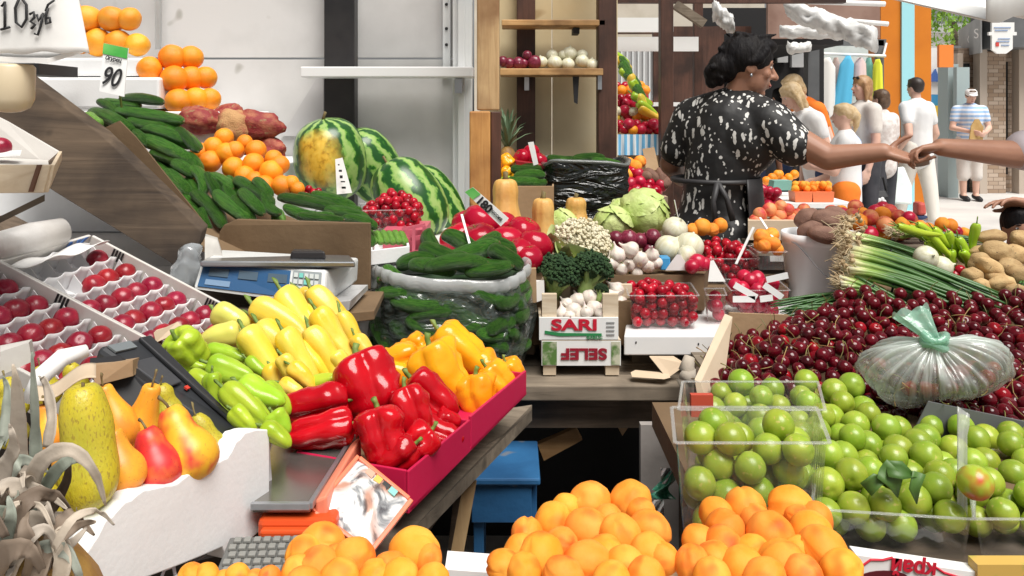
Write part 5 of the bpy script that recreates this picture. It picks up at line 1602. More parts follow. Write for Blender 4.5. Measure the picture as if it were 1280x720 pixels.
for i, (px, py, ang, tilt, L, W, H, dz, ro) in enumerate([
  (577, 442, 40, -8, 70, 40, 44, 0, .5), (552, 468, 62, -10, 66, 56, 50, -.06, 1.0), (590, 455, 55, 0, 60, 36, 36, .02, 2.0), (498, 452, 170, -5, 44, 36, 34, .0, .3), (516, 438, 150, 0, 34, 28, 28, .04, 1.0), (598, 497, 80, -15, 44, 44, 44, -.04, .4),
  (622, 480, 50, -5, 44, 34, 34, .0, 1.9), (640, 470, 60, 0, 34, 26, 28, .03, .7), (612, 470, 55, -5, 52, 34, 34, .03, 2.6), (535, 455, 70, 0, 44, 36, 36, .05, .1), (495, 470, 20, -5, 50, 34, 34, -.0, 1.1), (560, 455, 40, 10, 60, 40, 40, .08, .1)]):
 put(BELO[i % 4], px, py - 3, dora(px, py) + dz, ang, tilt, L * 1.12, W * 1.2, ORL[i], roll=ro, H=H * 1.2, group='orange bell peppers')
# --- magenta crate with its partition, on a slanting board
m_mag = M('magenta_card', (.56, .012, .072), .45, (.50, .010, .062), 3, bump=.05, bscale=40)
t = empty('magenta_crate', V((-.12, 1.2, .85)), 'long magenta cardboard crate holding red and orange peppers', 'crate')
A, B = P(511, 640, .985), P(658, 521, 1.40)
A.z = B.z = .855
mid = A.lerp(B, .44)
Av, Bv = P(511, 589, .985), P(658, 466, 1.40)
hA, hB = Av.z - A.z, Bv.z - B.z
hm = hA * .56 + hB * .44
dirn = (B - A).normalized()
lft = V((-dirn.y, dirn.x, 0))
def wallp(a, b_, h0, h1, nm, th=.004, out=None):
 n = out or lft
 MB().hexa([a, b_, b_ + n * th, a + n * th, a + V((0, 0, h0)), b_ + V((0, 0, h1)), b_ + n * th + V((0, 0, h1)), a + n * th + V((0, 0, h0))]).build(nm, m_mag, t, bevel=.001)
wallp(A, mid - dirn * .001, hA, hm, 'side_wall')
wallp(mid + dirn * .001, B, hm + .004, hB + .004, 'side_wall', .0045)
Cc, Dd = A + lft * .16, B + lft * .24
wallp(A + lft * .0045, Cc, hA, hA, 'end_wall', .004, dirn)
wallp(B + lft * .0045, Dd, hB, hB, 'end_wall', .004, -dirn)
wallp(mid + lft * .005, mid + lft * .20, hm * .95, hm * .95, 'partition', .004, dirn)
wallp(Cc, Dd, hA, hB, 'side_wall')
MB().prism([A + V((0, 0, .001)), B + V((0, 0, .001)), Dd + V((0, 0, .001)), Cc + V((0, 0, .001))], (0, 0, .004)).build('bottom', m_mag, t)
MB().prism([P(478, 700, .93), P(665, 512, 1.47), P(665, 506, 1.62), P(300, 560, 1.2), P(300, 700, .92)], (0, 0, -.02)).build('slanting_board', m_greyplank, label='worn plank under the magenta crate', cat='board')
t = empty('plank_support', P(560, 700, 1.2), 'thin wooden support below the worn plank', 'support')
MB().bar(P(588, 600, 1.26), P(566, 720, 1.26), .006, .02).build('pale_batten', m_rawpost, t)
MB().hexa([P(552, 760, 1.3), P(566, 760, 1.3), P(566, 760, 1.36), P(552, 760, 1.36), P(568, 612, 1.3), P(586, 604, 1.3), P(586, 604, 1.36), P(568, 612, 1.36)]).build('leg', m_tabledark, t)
# supports hidden under the pepper heap
MB().prism([P(205, 470, 1.26), P(330, 590, 1.02), P(500, 560, 1.16), P(470, 470, 1.5), P(255, 400, 1.52)], (0, 0, -.02)).build('pepper_board', m_cardd, label='cardboard sheet under the yellow and green peppers', cat='board')
MB().hexa([P(195, 428, 1.30), P(232, 412, 1.33), P(232, 412, 1.37), P(195, 425, 1.36), P(192, 416, 1.30), P(222, 402, 1.33), P(226, 404, 1.37), P(196, 412, 1.36)]).build('carton_corner', m_cardl, label='pale carton corner between nectarines and green pepper', cat='carton')
# ================================================================== ORANGE SCALE, BAG, TERMINAL, FOAM BOX, PEARS
t = empty('orange_scale', P(380, 672, .88), 'orange kitchen scale with a steel pan at the near end of the stall', 'scale')
m_oran = M('orange_red_plastic', (.70, .090, .018), .35, (.62, .075, .015), 4)
zt = Z(628, .90)
MB().bx(X(326, .90), X(424, .90), .885, 1.04, Z(668, .90), zt - .012).build('housing', m_oran, t, bevel=.006)
MB().bx(X(330, .89), X(420, .89), .873, .884, Z(664, .89), zt - .018).build('front_lip', m_oran, t, bevel=.003)
pz = [V((X(318, .90), .888, zt)), V((X(391, .90), .888, zt)), V((X(440, 1.08), 1.09, zt)), V((X(338, 1.08), 1.09, zt))]
pz[2].z = pz[3].z = Z(552, 1.08)
mb = MB()
mb.hexa([*[p - V((0, 0, .006)) for p in pz], *pz])
mb.build('pan', M('steel_pan', (.24, .23, .22), .22, (.36, .34, .30), 2.5, 6, .4, .62, metal=.75), t, bevel=.002)
for a, b_ in ((0, 1), (1, 2)):
 MB().bar(pz[a] + V((0, 0, .002)), pz[b_] + V((0, 0, .002)), .006, .008).build('pan_rim', m_steel, t, bevel=.001)
MB().hexa([P(395, 655, .90), P(410, 655, .90), P(452, 575, 1.06), P(440, 575, 1.06), P(393, 626, .90), P(408, 620, .90), P(452, 545, 1.06), P(440, 552, 1.06)]).build('side_lip', M('salmon_plastic', (.80, .26, .16), .4), t, bevel=.003)
# keypad block of the scale
t = empty('keypad_mat', P(325, 705, .82), 'grey keypad with rows of blocky keys by the foam box', 'keypad')
kf = frame(P(324, 699, .83), (1, .05, 0), (-.1, 1, .22)) @ Matrix.Scale(.66, 4)
mb = MB()
mb.hexa([kf @ V(q) for q in ((-.06, -.05, -.012), (.085, -.05, -.012), (.085, .05, -.012), (-.06, .05, -.012), (-.06, -.05, 0), (.085, -.05, 0), (.085, .05, 0), (-.06, .05, 0))])
mb.build('plate', M('keypad_plate', (.12, .12, .115), .6), t, bevel=.002)
for i in range(9):
 for j in range(6):
  x, y = -.054 + i * .0155 + (j % 2) * .004, -.045 + j * .0155
  MB().hexa([kf @ V(q) for q in ((x, y, 0.0004), (x + .013, y, .0004), (x + .013, y + .012, .0004), (x, y + .012, .0004), (x + .001, y + .001, .006), (x + .012, y + .001, .006), (x + .012, y + .011, .006), (x + .001, y + .011, .006))]).build('key', M('key_grey', (.22, .22, .205), .6), t, bevel=.001)
# packet leaning on the orange scale
t = empty('printed_packet', P(455, 690, .92), 'glossy printed plastic packet with an orange edge leaning on the scale', 'packet')
c4 = [P(392, 640, .905), P(462, 692, .885), P(512, 628, .945), P(446, 574, .975)]
nn = (c4[1] - c4[0]).cross(c4[3] - c4[0]).normalized()
if nn.y > 0:
 nn = -nn
def pk(u, v, o=0.0):
 return (c4[0] * (1 - u) + c4[1] * u) * (1 - v) + (c4[3] * (1 - u) + c4[2] * u) * v + nn * o
mb = MB()
mb.grid(lambda u, v: pk(u, v, .002 + .009 * math.sin(PI * u) ** .6 * math.sin(PI * v) ** .6 + .0015 * math.sin(u * 17 + v * 5)), 16, 16)
def packet_mat():
 m, t_, b = _tree('packet_print')
 tc = t_.nodes.new('ShaderNodeTexCoord')
 n = nd(t_, 'ShaderNodeTexNoise', Scale=26.0, Detail=5.0, Distortion=1.6)
 t_.links.new(tc.outputs['Object'], n.inputs['Vector'])
 n2 = nd(t_, 'ShaderNodeTexNoise', Scale=15.0, Detail=2.0, Distortion=.8)
 t_.links.new(tc.outputs['Object'], n2.inputs['Vector'])
 c = ramp(t_, n.outputs['Fac'], [(.30, (.10, .10, .11)), (.40, (.30, .31, .32)), (.47, (.66, .66, .65)), (.60, (.72, .72, .71)), (.66, (.42, .42, .43))])
 f = ramp(t_, n2.outputs['Fac'], [(.50, (0, 0, 0)), (.56, (1, 1, 1))])
 c = mixc(t_, f, c, (.72, .40, .30), 'MULTIPLY')
 t_.links.new(c, b.inputs['Base Color'])
 b.inputs['Roughness'].default_value = .2
 b.inputs['Coat Weight'].default_value = .5
 return m
mb.build('printed_face', packet_mat(), t, smooth=True)
mb = MB()
mb.grid(lambda u, v: pk(u, v, -.003), 4, 4)
mb.build('back_face', m_white, t)
m_salm = M('salmon_print', (.80, .20, .10), .3, coat=.4)
for u0, u1, v0, v1 in ((-.03, .03, -.02, 1.02), (.97, 1.04, -.02, 1.02), (0.03, .97, -.04, .02), (.03, .97, .98, 1.04)):
 MB().hexa([pk(u0, v0, -.002), pk(u1, v0, -.002), pk(u1, v1, -.002), pk(u0, v1, -.002), pk(u0, v0, .006), pk(u1, v0, .006), pk(u1, v1, .006), pk(u0, v1, .006)]).build('edge_strip', m_salm, t, bevel=.001)
for i, (u0, v0, du, dv, col, nm) in enumerate([(.40, .86, .11, .10, (.75, .45, .08), 'amber'), (.54, .86, .11, .10, (.02, .02, .02), 'ink'), (.67, .86, .12, .10, (.22, .55, .50), 'aqua'), (.24, .86, .13, .10, (.60, .35, .25), 'peach')]):
 MB().hexa([pk(u0, v0, .006), pk(u0 + du, v0, .006), pk(u0 + du, v0 + dv, .006), pk(u0, v0 + dv, .006), pk(u0, v0, .0078), pk(u0 + du, v0, .0078), pk(u0 + du, v0 + dv, .0078), pk(u0, v0 + dv, .0078)]).build('colour_square', M('square_' + nm, col, .3, coat=.4), t)
# white foam box with pears
t = empty('pear_box', P(215, 720, .8), 'white foam box with a scooped front edge full of pears', 'box')
fa, fb = P(60, 760, .66), P(337, 655, .93)
mb = MB()
prof = [(40, 775), (70, 745), (95, 716), (115, 680), (135, 648), (160, 626), (180, 613), (215, 606), (240, 592), (262, 585), (284, 572), (298, 550), (308, 540), (320, 537), (340, 537)]
def pr_y(u):
 for (a, ya), (b_, yb) in zip(prof, prof[1:]):
  if u <= b_:
   f = (u - a) / (b_ - a)
   f = f * f * (3 - 2 * f)
   return ya + (yb - ya) * f
 return prof[-1][1]
nrow = 40
sd = (fb - fa).normalized().cross(V((0, 0, 1))).normalized()
if sd.y > 0:
 sd = -sd
th = .028
vs = []
for i in range(nrow + 1):
 u = i / nrow
 lo_ = fa.lerp(fb, u)
 dpt = lo_.y
 px = 640 + lo_.x / dpt * F
 hi = P(px, pr_y(px), dpt)
 low = P(px, 720 + 40 - 105 * u if u < .75 else 655 if u > .98 else 700 - (u - .75) * 190, dpt)
 nz = .0012 * noise.noise(V((u * 9, 0, 0)))
 vs.append([low, hi + V((0, 0, nz)), hi - sd * th + V((0, 0, nz - .002)), low - sd * th])
mb.loft(vs)
mb.build('front_wall', m_foam, t, smooth=False, bevel=.003)
rb = P(290, 540, 1.05)
MB().hexa([fb + V((-.003, .03, -.0)), fb + V((-.032, .012, 0)), V((X(285, 1.1), 1.1, fb.z)), V((X(310, 1.12), 1.12, fb.z)), P(336, 537.5, .955), P(303, 539, .935), P(285, 545, 1.1), P(310, 541, 1.12)]).build('end_wall', m_foam, t, bevel=.003)
MB().prism([P(60, 755, .70), P(330, 655, .95), P(300, 640, 1.1), P(-40, 700, .85)], (0, 0, .012)).build('bottom', m_foam, t)
MB().prism([P(238, 702, .865) + sd * .003, P(282, 676, .885) + sd * .003, P(306, 668, .900) + sd * .003, P(303, 676, .90) + sd * .003, P(288, 690, .885) + sd * .003], sd * -.004).build('handle_notch', M('notch_grey', (.25, .25, .26), .8), t)
lettering('A', .035, M('faint_print', (.68, .68, .76), .6), frame(P(208, 706, .80) + sd * .004, fb - fa, (0, 0, 1)), t)
for i, (pr, px, py, d, ang, tilt, L, W, lab) in enumerate([
  (PEARG, 107, 560, .74, 84, -6, 152, 72, 'very large yellow green pear standing at the front of the box'),
  (PEARO, 143, 522, .84, 70, 0, 84, 46, 'orange yellow pear behind the largest one'),
  (PEARO, 178, 528, .86, 105, 0, 96, 52, 'orange pear with a thick upright stem'),
  (PEARO, 153, 576, .78, 70, -5, 78, 52, 'small orange pear next to the largest one'),
  (PEARR, 196, 572, .81, 65, -8, 76, 58, 'bright red pear in the middle of the box'),
  (PEARB, 232, 554, .84, 60, -8, 96, 66, 'yellow pear with a red blush on its right side'),
  (PEARY, 264, 556, .89, 62, 0, 84, 40, 'yellow pear at the right end by the black terminal'),
  (PEARY, 206, 508, .92, 80, 0, 56, 38, 'yellow pear at the back with a curved stem'),
  (PEARO, 60, 535, .80, 80, 0, 60, 44, 'brownish yellow pear at the left behind the largest one'),
  (PEARO, 84, 610, .80, 80, 0, 90, 50, 'orange pear low behind the pineapple leaves'),
  (PEARY, 45, 620, .70, 80, 0, 90, 60, 'yellow pear behind the dry pineapple leaves'),
  (PEARY, 60, 690, .66, 60, 0, 80, 60, 'yellow pear at the bottom edge beside the pineapple crown')]):
 put(pr, px, py, d, ang, tilt, L, W, lab, 'pear', 'pears in the foam box', roll=(2.9 if pr is PEARB else .5 + i))
# wrapping sheets over the box
mb = MB()
mb.grid(lambda u, v: P(44 + 76 * u, 482 - 26 * u + 18 * v + 6 * math.sin(u * 6), .84 - .05 * v), 14, 8)
mb.build('brown_paper', m_cardl, smooth=True, solid=.001, label='sheet of brown wrapping paper above the largest pear', cat='paper')
mb = MB()
mb.tube([P(36, 500, .88), P(52, 470, .88), P(78, 447, .9), P(108, 438, .92)], [.008, .010, .010, .007], 14)
mb.build('foam_net', m_white, smooth=True, label='white foam net sleeve curving over the yellow fruit', cat='packaging')
for i, (px, py, r, lab) in enumerate([(50, 458, 16, 'yellow fruit left of the white foam net'), (88, 455, 15, 'yellow fruit right of the white foam net'), (6, 474, 20, 'yellow fruit at the left edge above the pineapple leaves'), (6, 510, 18, 'lower yellow fruit at the left edge')]):
 inst(PEARY, along(P(px, py, .95), 80, 10, .05, r * 2 * .95 / F * 1.1), lab, 'fruit')
MB().hexa([P(120, 482, .9), P(166, 470, .93), P(180, 462, 1.02), P(120, 462, 1.02), P(112, 458, .9), P(166, 450, .93), P(176, 446, 1.02), P(118, 448, 1.02)]).build('cardboard_piece', m_card, label='brown carton flap in front of the black terminal', cat='carton')
# black terminal
t = empty('black_terminal', P(205, 500, .98), 'black plastic weighing terminal with a small grey screen leaning over the pears', 'terminal')
m_term = M('terminal_plastic', (.022, .023, .026), .38, (.03, .032, .036), 5)
top = [P(122, 432, .98), P(186, 419, 1.05), P(298, 532, 1.0), P(284, 548, .95)]
nn = (top[1] - top[0]).cross(top[3] - top[0]).normalized()
if nn.y > 0:
 nn = -nn
MB().hexa([*[p + V((-.010, -.004, -.040)) for p in top], *top]).build('housing', m_term, t, bevel=.006)
def tp(u, v, o):
 return (top[0] * (1 - u) + top[1] * u) * (1 - v) + (top[3] * (1 - u) + top[2] * u) * v + nn * o
def tpan(u0, u1, v0, v1, o0, o1, nm, mat, bv=0):
 return MB().hexa([tp(u0, v0, o0), tp(u1, v0, o0), tp(u1, v1, o0), tp(u0, v1, o0), tp(u0, v0, o1), tp(u1, v0, o1), tp(u1, v1, o1), tp(u0, v1, o1)]).build(nm, mat, t, bevel=bv)
tpan(.10, .54, .03, .10, .0005, .003, 'screen', M('lcd_pale', (.17, .19, .20), .2))
tpan(.70, .95, .03, .97, .0005, .006, 'raised_rail', m_term, .002)
tpan(.06, .62, .22, .50, .0005, .004, 'key_field', M('terminal_grey', (.05, .052, .058), .45), .002)
tpan(.55, .66, .54, .57, .0005, .003, 'red_button', M('button_red', (.6, .05, .03), .4))
MB().hexa([P(108, 470, .92), P(160, 462, .95), P(270, 560, .96), P(240, 566, .93), P(110, 446, .95), P(150, 442, .97), P(284, 545, .97), P(276, 552, .95)]).build('lower_body', m_ink, t, bevel=.004)
MB().hexa([P(0, 470, .96), P(40, 452, .96), P(44, 444, 1.06), P(0, 455, 1.06), P(0, 440, .96), P(36, 428, .96), P(40, 424, 1.06), P(0, 432, 1.06)]).build('carton_edge', m_crate, label='edge of a grey carton above the yellow fruit', cat='carton')
# pineapple crown in the near left corner
t = empty('pineapple', P(40, 760, .6), 'pineapple with a dry grey crown in the near left corner', 'pineapple')
m_dry = M('dry_leaf', (.34, .30, .26), .7, (.50, .42, .33), 7, 6, .35, .65, bump=.3, bscale=30)
m_gry = M('grey_green_leaf', (.20, .24, .19), .6, (.33, .34, .29), 7, 6, .35, .65, bump=.3, bscale=30)
m_dkl = M('brown_leaf', (.12, .085, .06), .7, (.25, .19, .14), 7)
MB().ell(P(20, 800, .56), (.06, .06, .07), None, 20, 12).build('fruit_body', M('pineapple_skin', (.45, .26, .06), .6, (.25, .13, .04), 14, bump=.8, bscale=20), t, smooth=True)
q = random.Random(5)
ctr = P(18, 745, .57)
LV = [([(44, 720), (46, 620), (45, 530), (40, 440)], 9, .585, 0), ([(20, 640), (24, 560), (22, 490), (16, 455)], 9, .61, 1), ([(30, 640), (50, 580), (88, 562), (118, 590), (132, 632)], 9, .56, 1), ([(30, 660), (70, 590), (100, 574), (128, 606)], 6, .575, 0),
  ([(10, 690), (30, 630), (70, 620), (100, 660)], 11, .55, 2), ([(0, 700), (20, 660), (56, 655), (92, 700), (100, 740)], 12, .545, 1), ([(0, 660), (10, 600), (30, 575), (60, 590)], 10, .57, 0), ([(-10, 640), (4, 590), (18, 560), (12, 530)], 10, .56, 1),
  ([(20, 720), (50, 690), (84, 690), (104, 730)], 10, .54, 0), ([(-10, 720), (10, 690), (40, 690), (60, 730)], 12, .53, 2), ([(56, 720), (70, 660), (96, 640), (104, 650)], 8, .56, 2), ([(60, 560), (66, 520), (58, 480), (48, 470)], 7, .62, 1),
  ([(-10, 620), (10, 610), (50, 612), (84, 636)], 9, .55, 1), ([(30, 700), (62, 640), (84, 600), (86, 560)], 7, .575, 2), ([(0, 740), (-2, 700), (14, 650), (10, 620)], 11, .535, 0), ([(40, 740), (44, 700), (30, 660), (36, 640)], 10, .535, 2), ([(70, 745), (80, 700), (70, 670), (84, 655)], 9, .54, 1),
  ([(-5, 560), (8, 540), (10, 490), (4, 470)], 8, .63, 0)]
for i in range(26):
 x0, a = q.uniform(-5, 70), q.uniform(-1.2, 1.2)
 y0 = q.uniform(655, 760)
 ln = q.uniform(50, 120)
 LV.append(([(x0, y0), (x0 + ln * .4 * math.sin(a), y0 - ln * .5), (x0 + ln * .9 * math.sin(a), y0 - ln * .75 * math.cos(a * .6)), (x0 + ln * 1.1 * math.sin(a) + 8, y0 - ln * q.uniform(.3, .9))], q.uniform(4, 8), q.uniform(.53, .6), q.choice((0, 1, 1, 2))))
for i, (pts, w, d, mi) in enumerate(LV):
 mb = MB()
 fine = []
 pv = [V((a, b_, 0)) for a, b_ in pts]
 for k_ in range(19):
  u = k_ / 18 * (len(pv) - 1)
  a = min(int(u), len(pv) - 2)
  f = u - a
  p0, p1, p2, p3 = pv[max(a - 1, 0)], pv[a], pv[a + 1], pv[min(a + 2, len(pv) - 1)]
  s = .5 * ((2 * p1) + (p2 - p0) * f + (2 * p0 - 5 * p1 + 4 * p2 - p3) * f * f + (3 * p1 - p0 - 3 * p2 + p3) * f ** 3)
  fine.append(P(s.x, s.y, d + .012 * math.sin(u * 1.3 + i) + .004 * noise.noise(V((u * 3, i, 0)))))
 blade(mb, fine, w * 1.3 * d / F, (.3 * math.sin(i), -1, .4), .22)
 mb.build('crown_leaf', (m_gry, m_dry, m_dkl)[mi], t, smooth=True, solid=.0005)
# ================================================================== MIDDLE TABLE
# bag of dark cucumbers
t = empty('cucumber_sack', P(566, 470, 1.80), 'see through sack full of dark cucumbers with a rolled white rim', 'sack')
cx, cy = X(564, 1.92), 1.92
def sack(u, v, sc=1.0, off=0.0):
 a = 2 * PI * u
 ex, ey = .182 * (1 + .06 * math.sin(3 * a)), .135
 bul = 1 + .10 * math.sin(PI * min(1, v * 1.0)) - .10 * (1 - v) ** 3 + .05 * (v < .001)
 x = ex * math.copysign(abs(math.cos(a)) ** .75, math.cos(a)) * bul
 y = ey * math.copysign(abs(math.sin(a)) ** .75, math.sin(a)) * bul
 wr = .0035 * math.sin(a * 23 + 3 * math.sin(v * 7)) + .006 * noise.noise(V((math.cos(a) * 4, math.sin(a) * 4, v * 3)))
 r = 1 + (wr / .16) * (1 - .3 * v)
 return V((cx + x * r * sc, cy + y * r * sc, .735 + v * .235 + off + .010 * math.sin(a * 2 + .5) * v))
mb = MB()
mb.grid(lambda u, v: sack(u, v), 97, 24)
mb.build('film', clear_plastic('sack_film', tint=(.86, .90, .88), opaque=.26, body=(.26, .31, .29), rough=.16, wrinkle=1.0, wscale=9, wdist=.03, stretch=(1, 1, 2.2)), t, smooth=True)
mb = MB()
mb.grid(lambda u, v: sack(u, 1.0, 1.0 + .045 * math.sin(v * 2 * PI), .016 * math.cos(v * 2 * PI) - .004), 97, 10)
mb.build('rolled_rim', clear_plastic('sack_rim', opaque=.72, body=(.78, .80, .80), rough=.2, wrinkle=.7, wscale=24), t, smooth=True)
mb = MB()
mb.grid(lambda u, v: sack(u, v, .86, -.004), 49, 10)
mb.add([sack(u / 48, 0.95, .86) for u in range(48)], [tuple(range(48))])
mb.build('filling', M('sack_filling', (.012, .030, .012), .6, (.03, .075, .022), 9, bump=.5, bscale=12), t, smooth=True)
q = random.Random(11)
for i in range(44):
 u, v = q.uniform(.50, 1.0), q.uniform(.08, .92)
 p = sack(u, v, .875)
 a = q.uniform(-25, 35)
 e = (sack(u + .01, v) - sack(u - .01, v)).normalized()
 e = (e + V((0, 0, -math.sin(R(a))))).normalized() * q.uniform(.09, .13)
 inst(CUK[i % 5], frame(p - e * .5, e, (0, 0, 1)) @ Matrix.Rotation(q.uniform(0, 6), 4, 'X') @ Matrix.Diagonal((e.length, .036, .036, 1)), 'dark cucumber pressed against the inside of the sack', 'cucumber', 'cucumbers inside the sack')
for i, (px, py, ang, L, W, d) in enumerate([(556, 322, 25, 70, 22, 1.90), (585, 318, -20, 84, 24, 1.93), (545, 308, 60, 50, 22, 1.98), (605, 326, 12, 76, 22, 1.84), (570, 332, -4, 80, 20, 1.80), (632, 322, 30, 50, 22, 1.86), (520, 328, -10, 50, 20, 1.88), (578, 308, 35, 60, 22, 1.98), (622, 312, 15, 50, 20, 1.98), (540, 335, 10, 60, 20, 1.82), (610, 336, -6, 60, 18, 1.80), (600, 308, -30, 60, 22, 2.0)]):
 put(CUK[i % 5], px, py, d, ang, 5, L, W, 'dark cucumber heaped in the open top of the sack', 'cucumber', 'cucumbers on top of the sack')
# magenta tomatoes
t = open_box('tomato_crate', 'low wooden crate under the big red tomatoes', 'crate', [(X(590, 2.12), 2.08, .725), (X(668, 2.08), 2.06, .725), (X(690, 2.4), 2.40, .725), (X(560, 2.4), 2.40, .725)], .16, .008, m_palew)
for i, (px, py, r, d) in enumerate([(572, 298, 26, 2.14), (600, 277, 27, 2.2), (585, 282, 24, 2.28), (626, 283, 24, 2.28), (655, 290, 25, 2.22), (598, 300, 28, 2.08), (632, 303, 28, 2.12), (668, 308, 27, 2.1), (645, 318, 26, 2.04), (660, 322, 22, 2.02), (615, 318, 24, 2.04), (640, 288, 22, 2.34)]):
 inst(TOM[i % 3], TRS(P(px, py, d), Euler((rnd.uniform(-.6, .6), rnd.uniform(-.6, .6), rnd.uniform(0, 6))).to_matrix().to_4x4(), r * 1.8 * d / F), 'large shiny crimson tomato heaped behind the cucumber sack', 'tomato', 'crimson tomatoes')
t = empty('price_stick', P(587, 315, 1.95), 'thin white price stick standing in the sack', 'price tag')
MB().bar(P(577, 268, 2.0), P(590, 316, 1.94), .006, .002).build('stick', m_white, t)
t = empty('price_card', P(628, 285, 2.05), 'white price card with a green corner sticking out of the tomatoes', 'price tag')
c4 = [P(581, 240, 2.03), P(591, 234, 2.03), P(636, 273, 2.03), P(626, 283, 2.03)]
MB().prism(c4, (0, .003, 0)).build('card', m_white, t)
MB().prism([c4[0] + V((0, -.001, 0)), c4[1] + V((0, -.001, 0)), c4[1].lerp(c4[2], .22) + V((0, -.001, 0)), c4[0].lerp(c4[3], .22) + V((0, -.001, 0))], (0, -.0015, 0)).build('green_band', m_gtag, t)
lettering('180', .030, m_ink, frame(P(605, 256, 2.027), c4[3] - c4[0], c4[1] - c4[0] + (c4[1] - c4[0]) * .2), t, bold=.0012)
lettering('Россия', .012, m_ink, frame(P(620, 268, 2.027), c4[3] - c4[0], c4[1] - c4[0]), t, bold=.0003)
# squashes
for i, (px, py, L, W, d, lab) in enumerate([(632, 258, 68, 42, 2.42, 'tall butternut squash beside the corner post'), (679, 281, 66, 38, 2.3, 'butternut squash in the middle, right of the tomatoes'), (720, 268, 42, 34, 2.45, 'small butternut squash with its stalk up behind the cauliflower')]):
 put(SQU, px, py, d, 90, 0, L, W, lab, 'squash', 'butternut squashes', roll=i)
open_box('carton', 'brown carton under the pineapple and loose cucumbers', 'carton', [(X(640, 2.62), 2.6, Z(296, 2.6)), (X(692, 2.62), 2.6, Z(296, 2.6)), (X(692, 2.8), 2.8, Z(296, 2.6)), (X(640, 2.8), 2.8, Z(296, 2.6))], .165, .006, m_card)
for i, (px, py, ang, d) in enumerate([(658, 212, 2, 2.72), (662, 220, -3, 2.68), (655, 226, 4, 2.64), (668, 214, 8, 2.76), (664, 228, 0, 2.63)]):
 put(CUK[i], px, py, d, ang, 8, 40, 13, 'cucumber in the brown carton below the red peppers', 'cucumber', 'cucumbers in the brown carton')
for i, (px, py, r, d) in enumerate([(652, 196, 11, 2.8), (664, 193, 13, 2.82), (675, 200, 10, 2.78)]):
 inst(TOM[i], TRS(P(px, py, d), rrot(), r * 2 * d / F), 'round red tomato in a small tub by the pineapple', 'tomato', 'tomatoes by the pineapple')
MB().prism([P(643, 200, 2.76), P(684, 206, 2.74), P(680, 213, 2.74), P(646, 208, 2.76)], (0, .05, 0)).build('red_tub', M('red_plastic', (.42, .02, .03), .35), label='red plastic tub holding the tomatoes by the pineapple', cat='tub', bevel=.003)
MB().prism([P(660, 178, 2.72), P(667, 177, 2.72), P(673, 205, 2.72), P(667, 207, 2.72)], (0, .003, 0)).build('price_slip', m_white, label='blank white price slip among the tomatoes by the pineapple', cat='price tag')
t = empty('pineapple', P(633, 208, 2.86), 'small pineapple with a green crown beside the corner post', 'pineapple')
MB().ell(P(634, 198, 2.86), (.032, .032, .045), None, 18, 12).build('fruit_body', MATS['pineapple_skin'], t, smooth=True)
mb = MB()
q = random.Random(8)
for k in range(22):
 a = 2.4 * k
 rr = .02 + .055 * (k / 22)
 b0 = P(634, 185, 2.86)
 hgt = .15 - .10 * (k / 22)
 blade(mb, [b0, b0 + V((rr * .35 * math.cos(a), rr * .35 * math.sin(a), hgt * .5)), b0 + V((rr * .9 * math.cos(a), rr * .9 * math.sin(a), hgt * .9)), b0 + V((rr * 1.3 * math.cos(a), rr * 1.3 * math.sin(a), hgt))], .009, (math.cos(a), math.sin(a), .3), .4)
mb.build('crown', M('pine_crown', (.07, .13, .06), .55, (.17, .24, .14), 9), t, smooth=True)
for i, (px, py, r) in enumerate([(626, 200, 9), (630, 212, 10), (638, 208, 9), (627, 222, 9), (636, 222, 8)]):
 inst(BELO[i % 4], TRS(P(px, py, 2.78), rrot(), r * 2 * 2.78 / F), 'small yellow orange pepper under the pineapple', 'pepper', 'yellow peppers under the pineapple')
put(BELG[1], 634, 228, 2.72, 80, 0, 16, 16, 'green pepper below the yellow ones at the corner post')
# black film wrapped stack
t = empty('wrapped_crate', P(730, 268, 2.75), 'crate wrapped in black plastic film behind the squashes', 'crate')
mb = MB()
def wr(u, v):
 a = 2 * PI * u
 sx, sy = .145, .13
 x = sx * math.copysign(abs(math.cos(a)) ** .35, math.cos(a))
 y = sy * math.copysign(abs(math.sin(a)) ** .35, math.sin(a))
 n_ = .010 * noise.noise(V((math.cos(a) * 3, math.sin(a) * 3, v * 9))) + .005 * math.sin(v * 40 + 3 * math.sin(a * 3))
 return V((X(731, 2.78) + x * (1 + n_ * 3), 2.80 + y, Z(275, 2.7) + v * .20 + .008 * math.sin(a * 3 + 1)))
mb.grid(wr, 65, 26)
mb.add([wr(i / 64, .97) + V((0, 0, .006 * math.sin(i))) for i in range(64)], [tuple(range(64))])
mb.build('black_film', clear_plastic('black_film', tint=(.10, .115, .11), opaque=.62, body=(.020, .026, .024), rough=.16, wrinkle=1.0, wscale=8, wdist=.03, stretch=(1, 1, 3)), t, smooth=True)
mb = MB()
mb.grid(lambda u, v: wr(u, .97 + .03 * math.cos(v * 2 * PI)) + (wr(u, .97) - V((X(731, 2.78), 2.80, wr(u, .97).z))).normalized() * .01 * math.sin(v * 2 * PI), 65, 9)
mb.build('film_edge', clear_plastic('film_edge', opaque=.6, body=(.34, .37, .36), rough=.2, wrinkle=.8, wscale=20), t, smooth=True)
MB().box((X(731, 2.78), 2.80, Z(275, 2.7) + .09), (.25, .23, .17)).build('crate_body', m_ink, t)
for i, (px, py, a) in enumerate([(705, 200, 5), (735, 199, -4), (760, 205, 12), (720, 203, 8)]):
 put(CUK[i], px, py, 2.8, a, 10, 44, 13, 'dark cucumber on top of the black wrapped crate', 'cucumber', 'cucumbers on the wrapped crate')
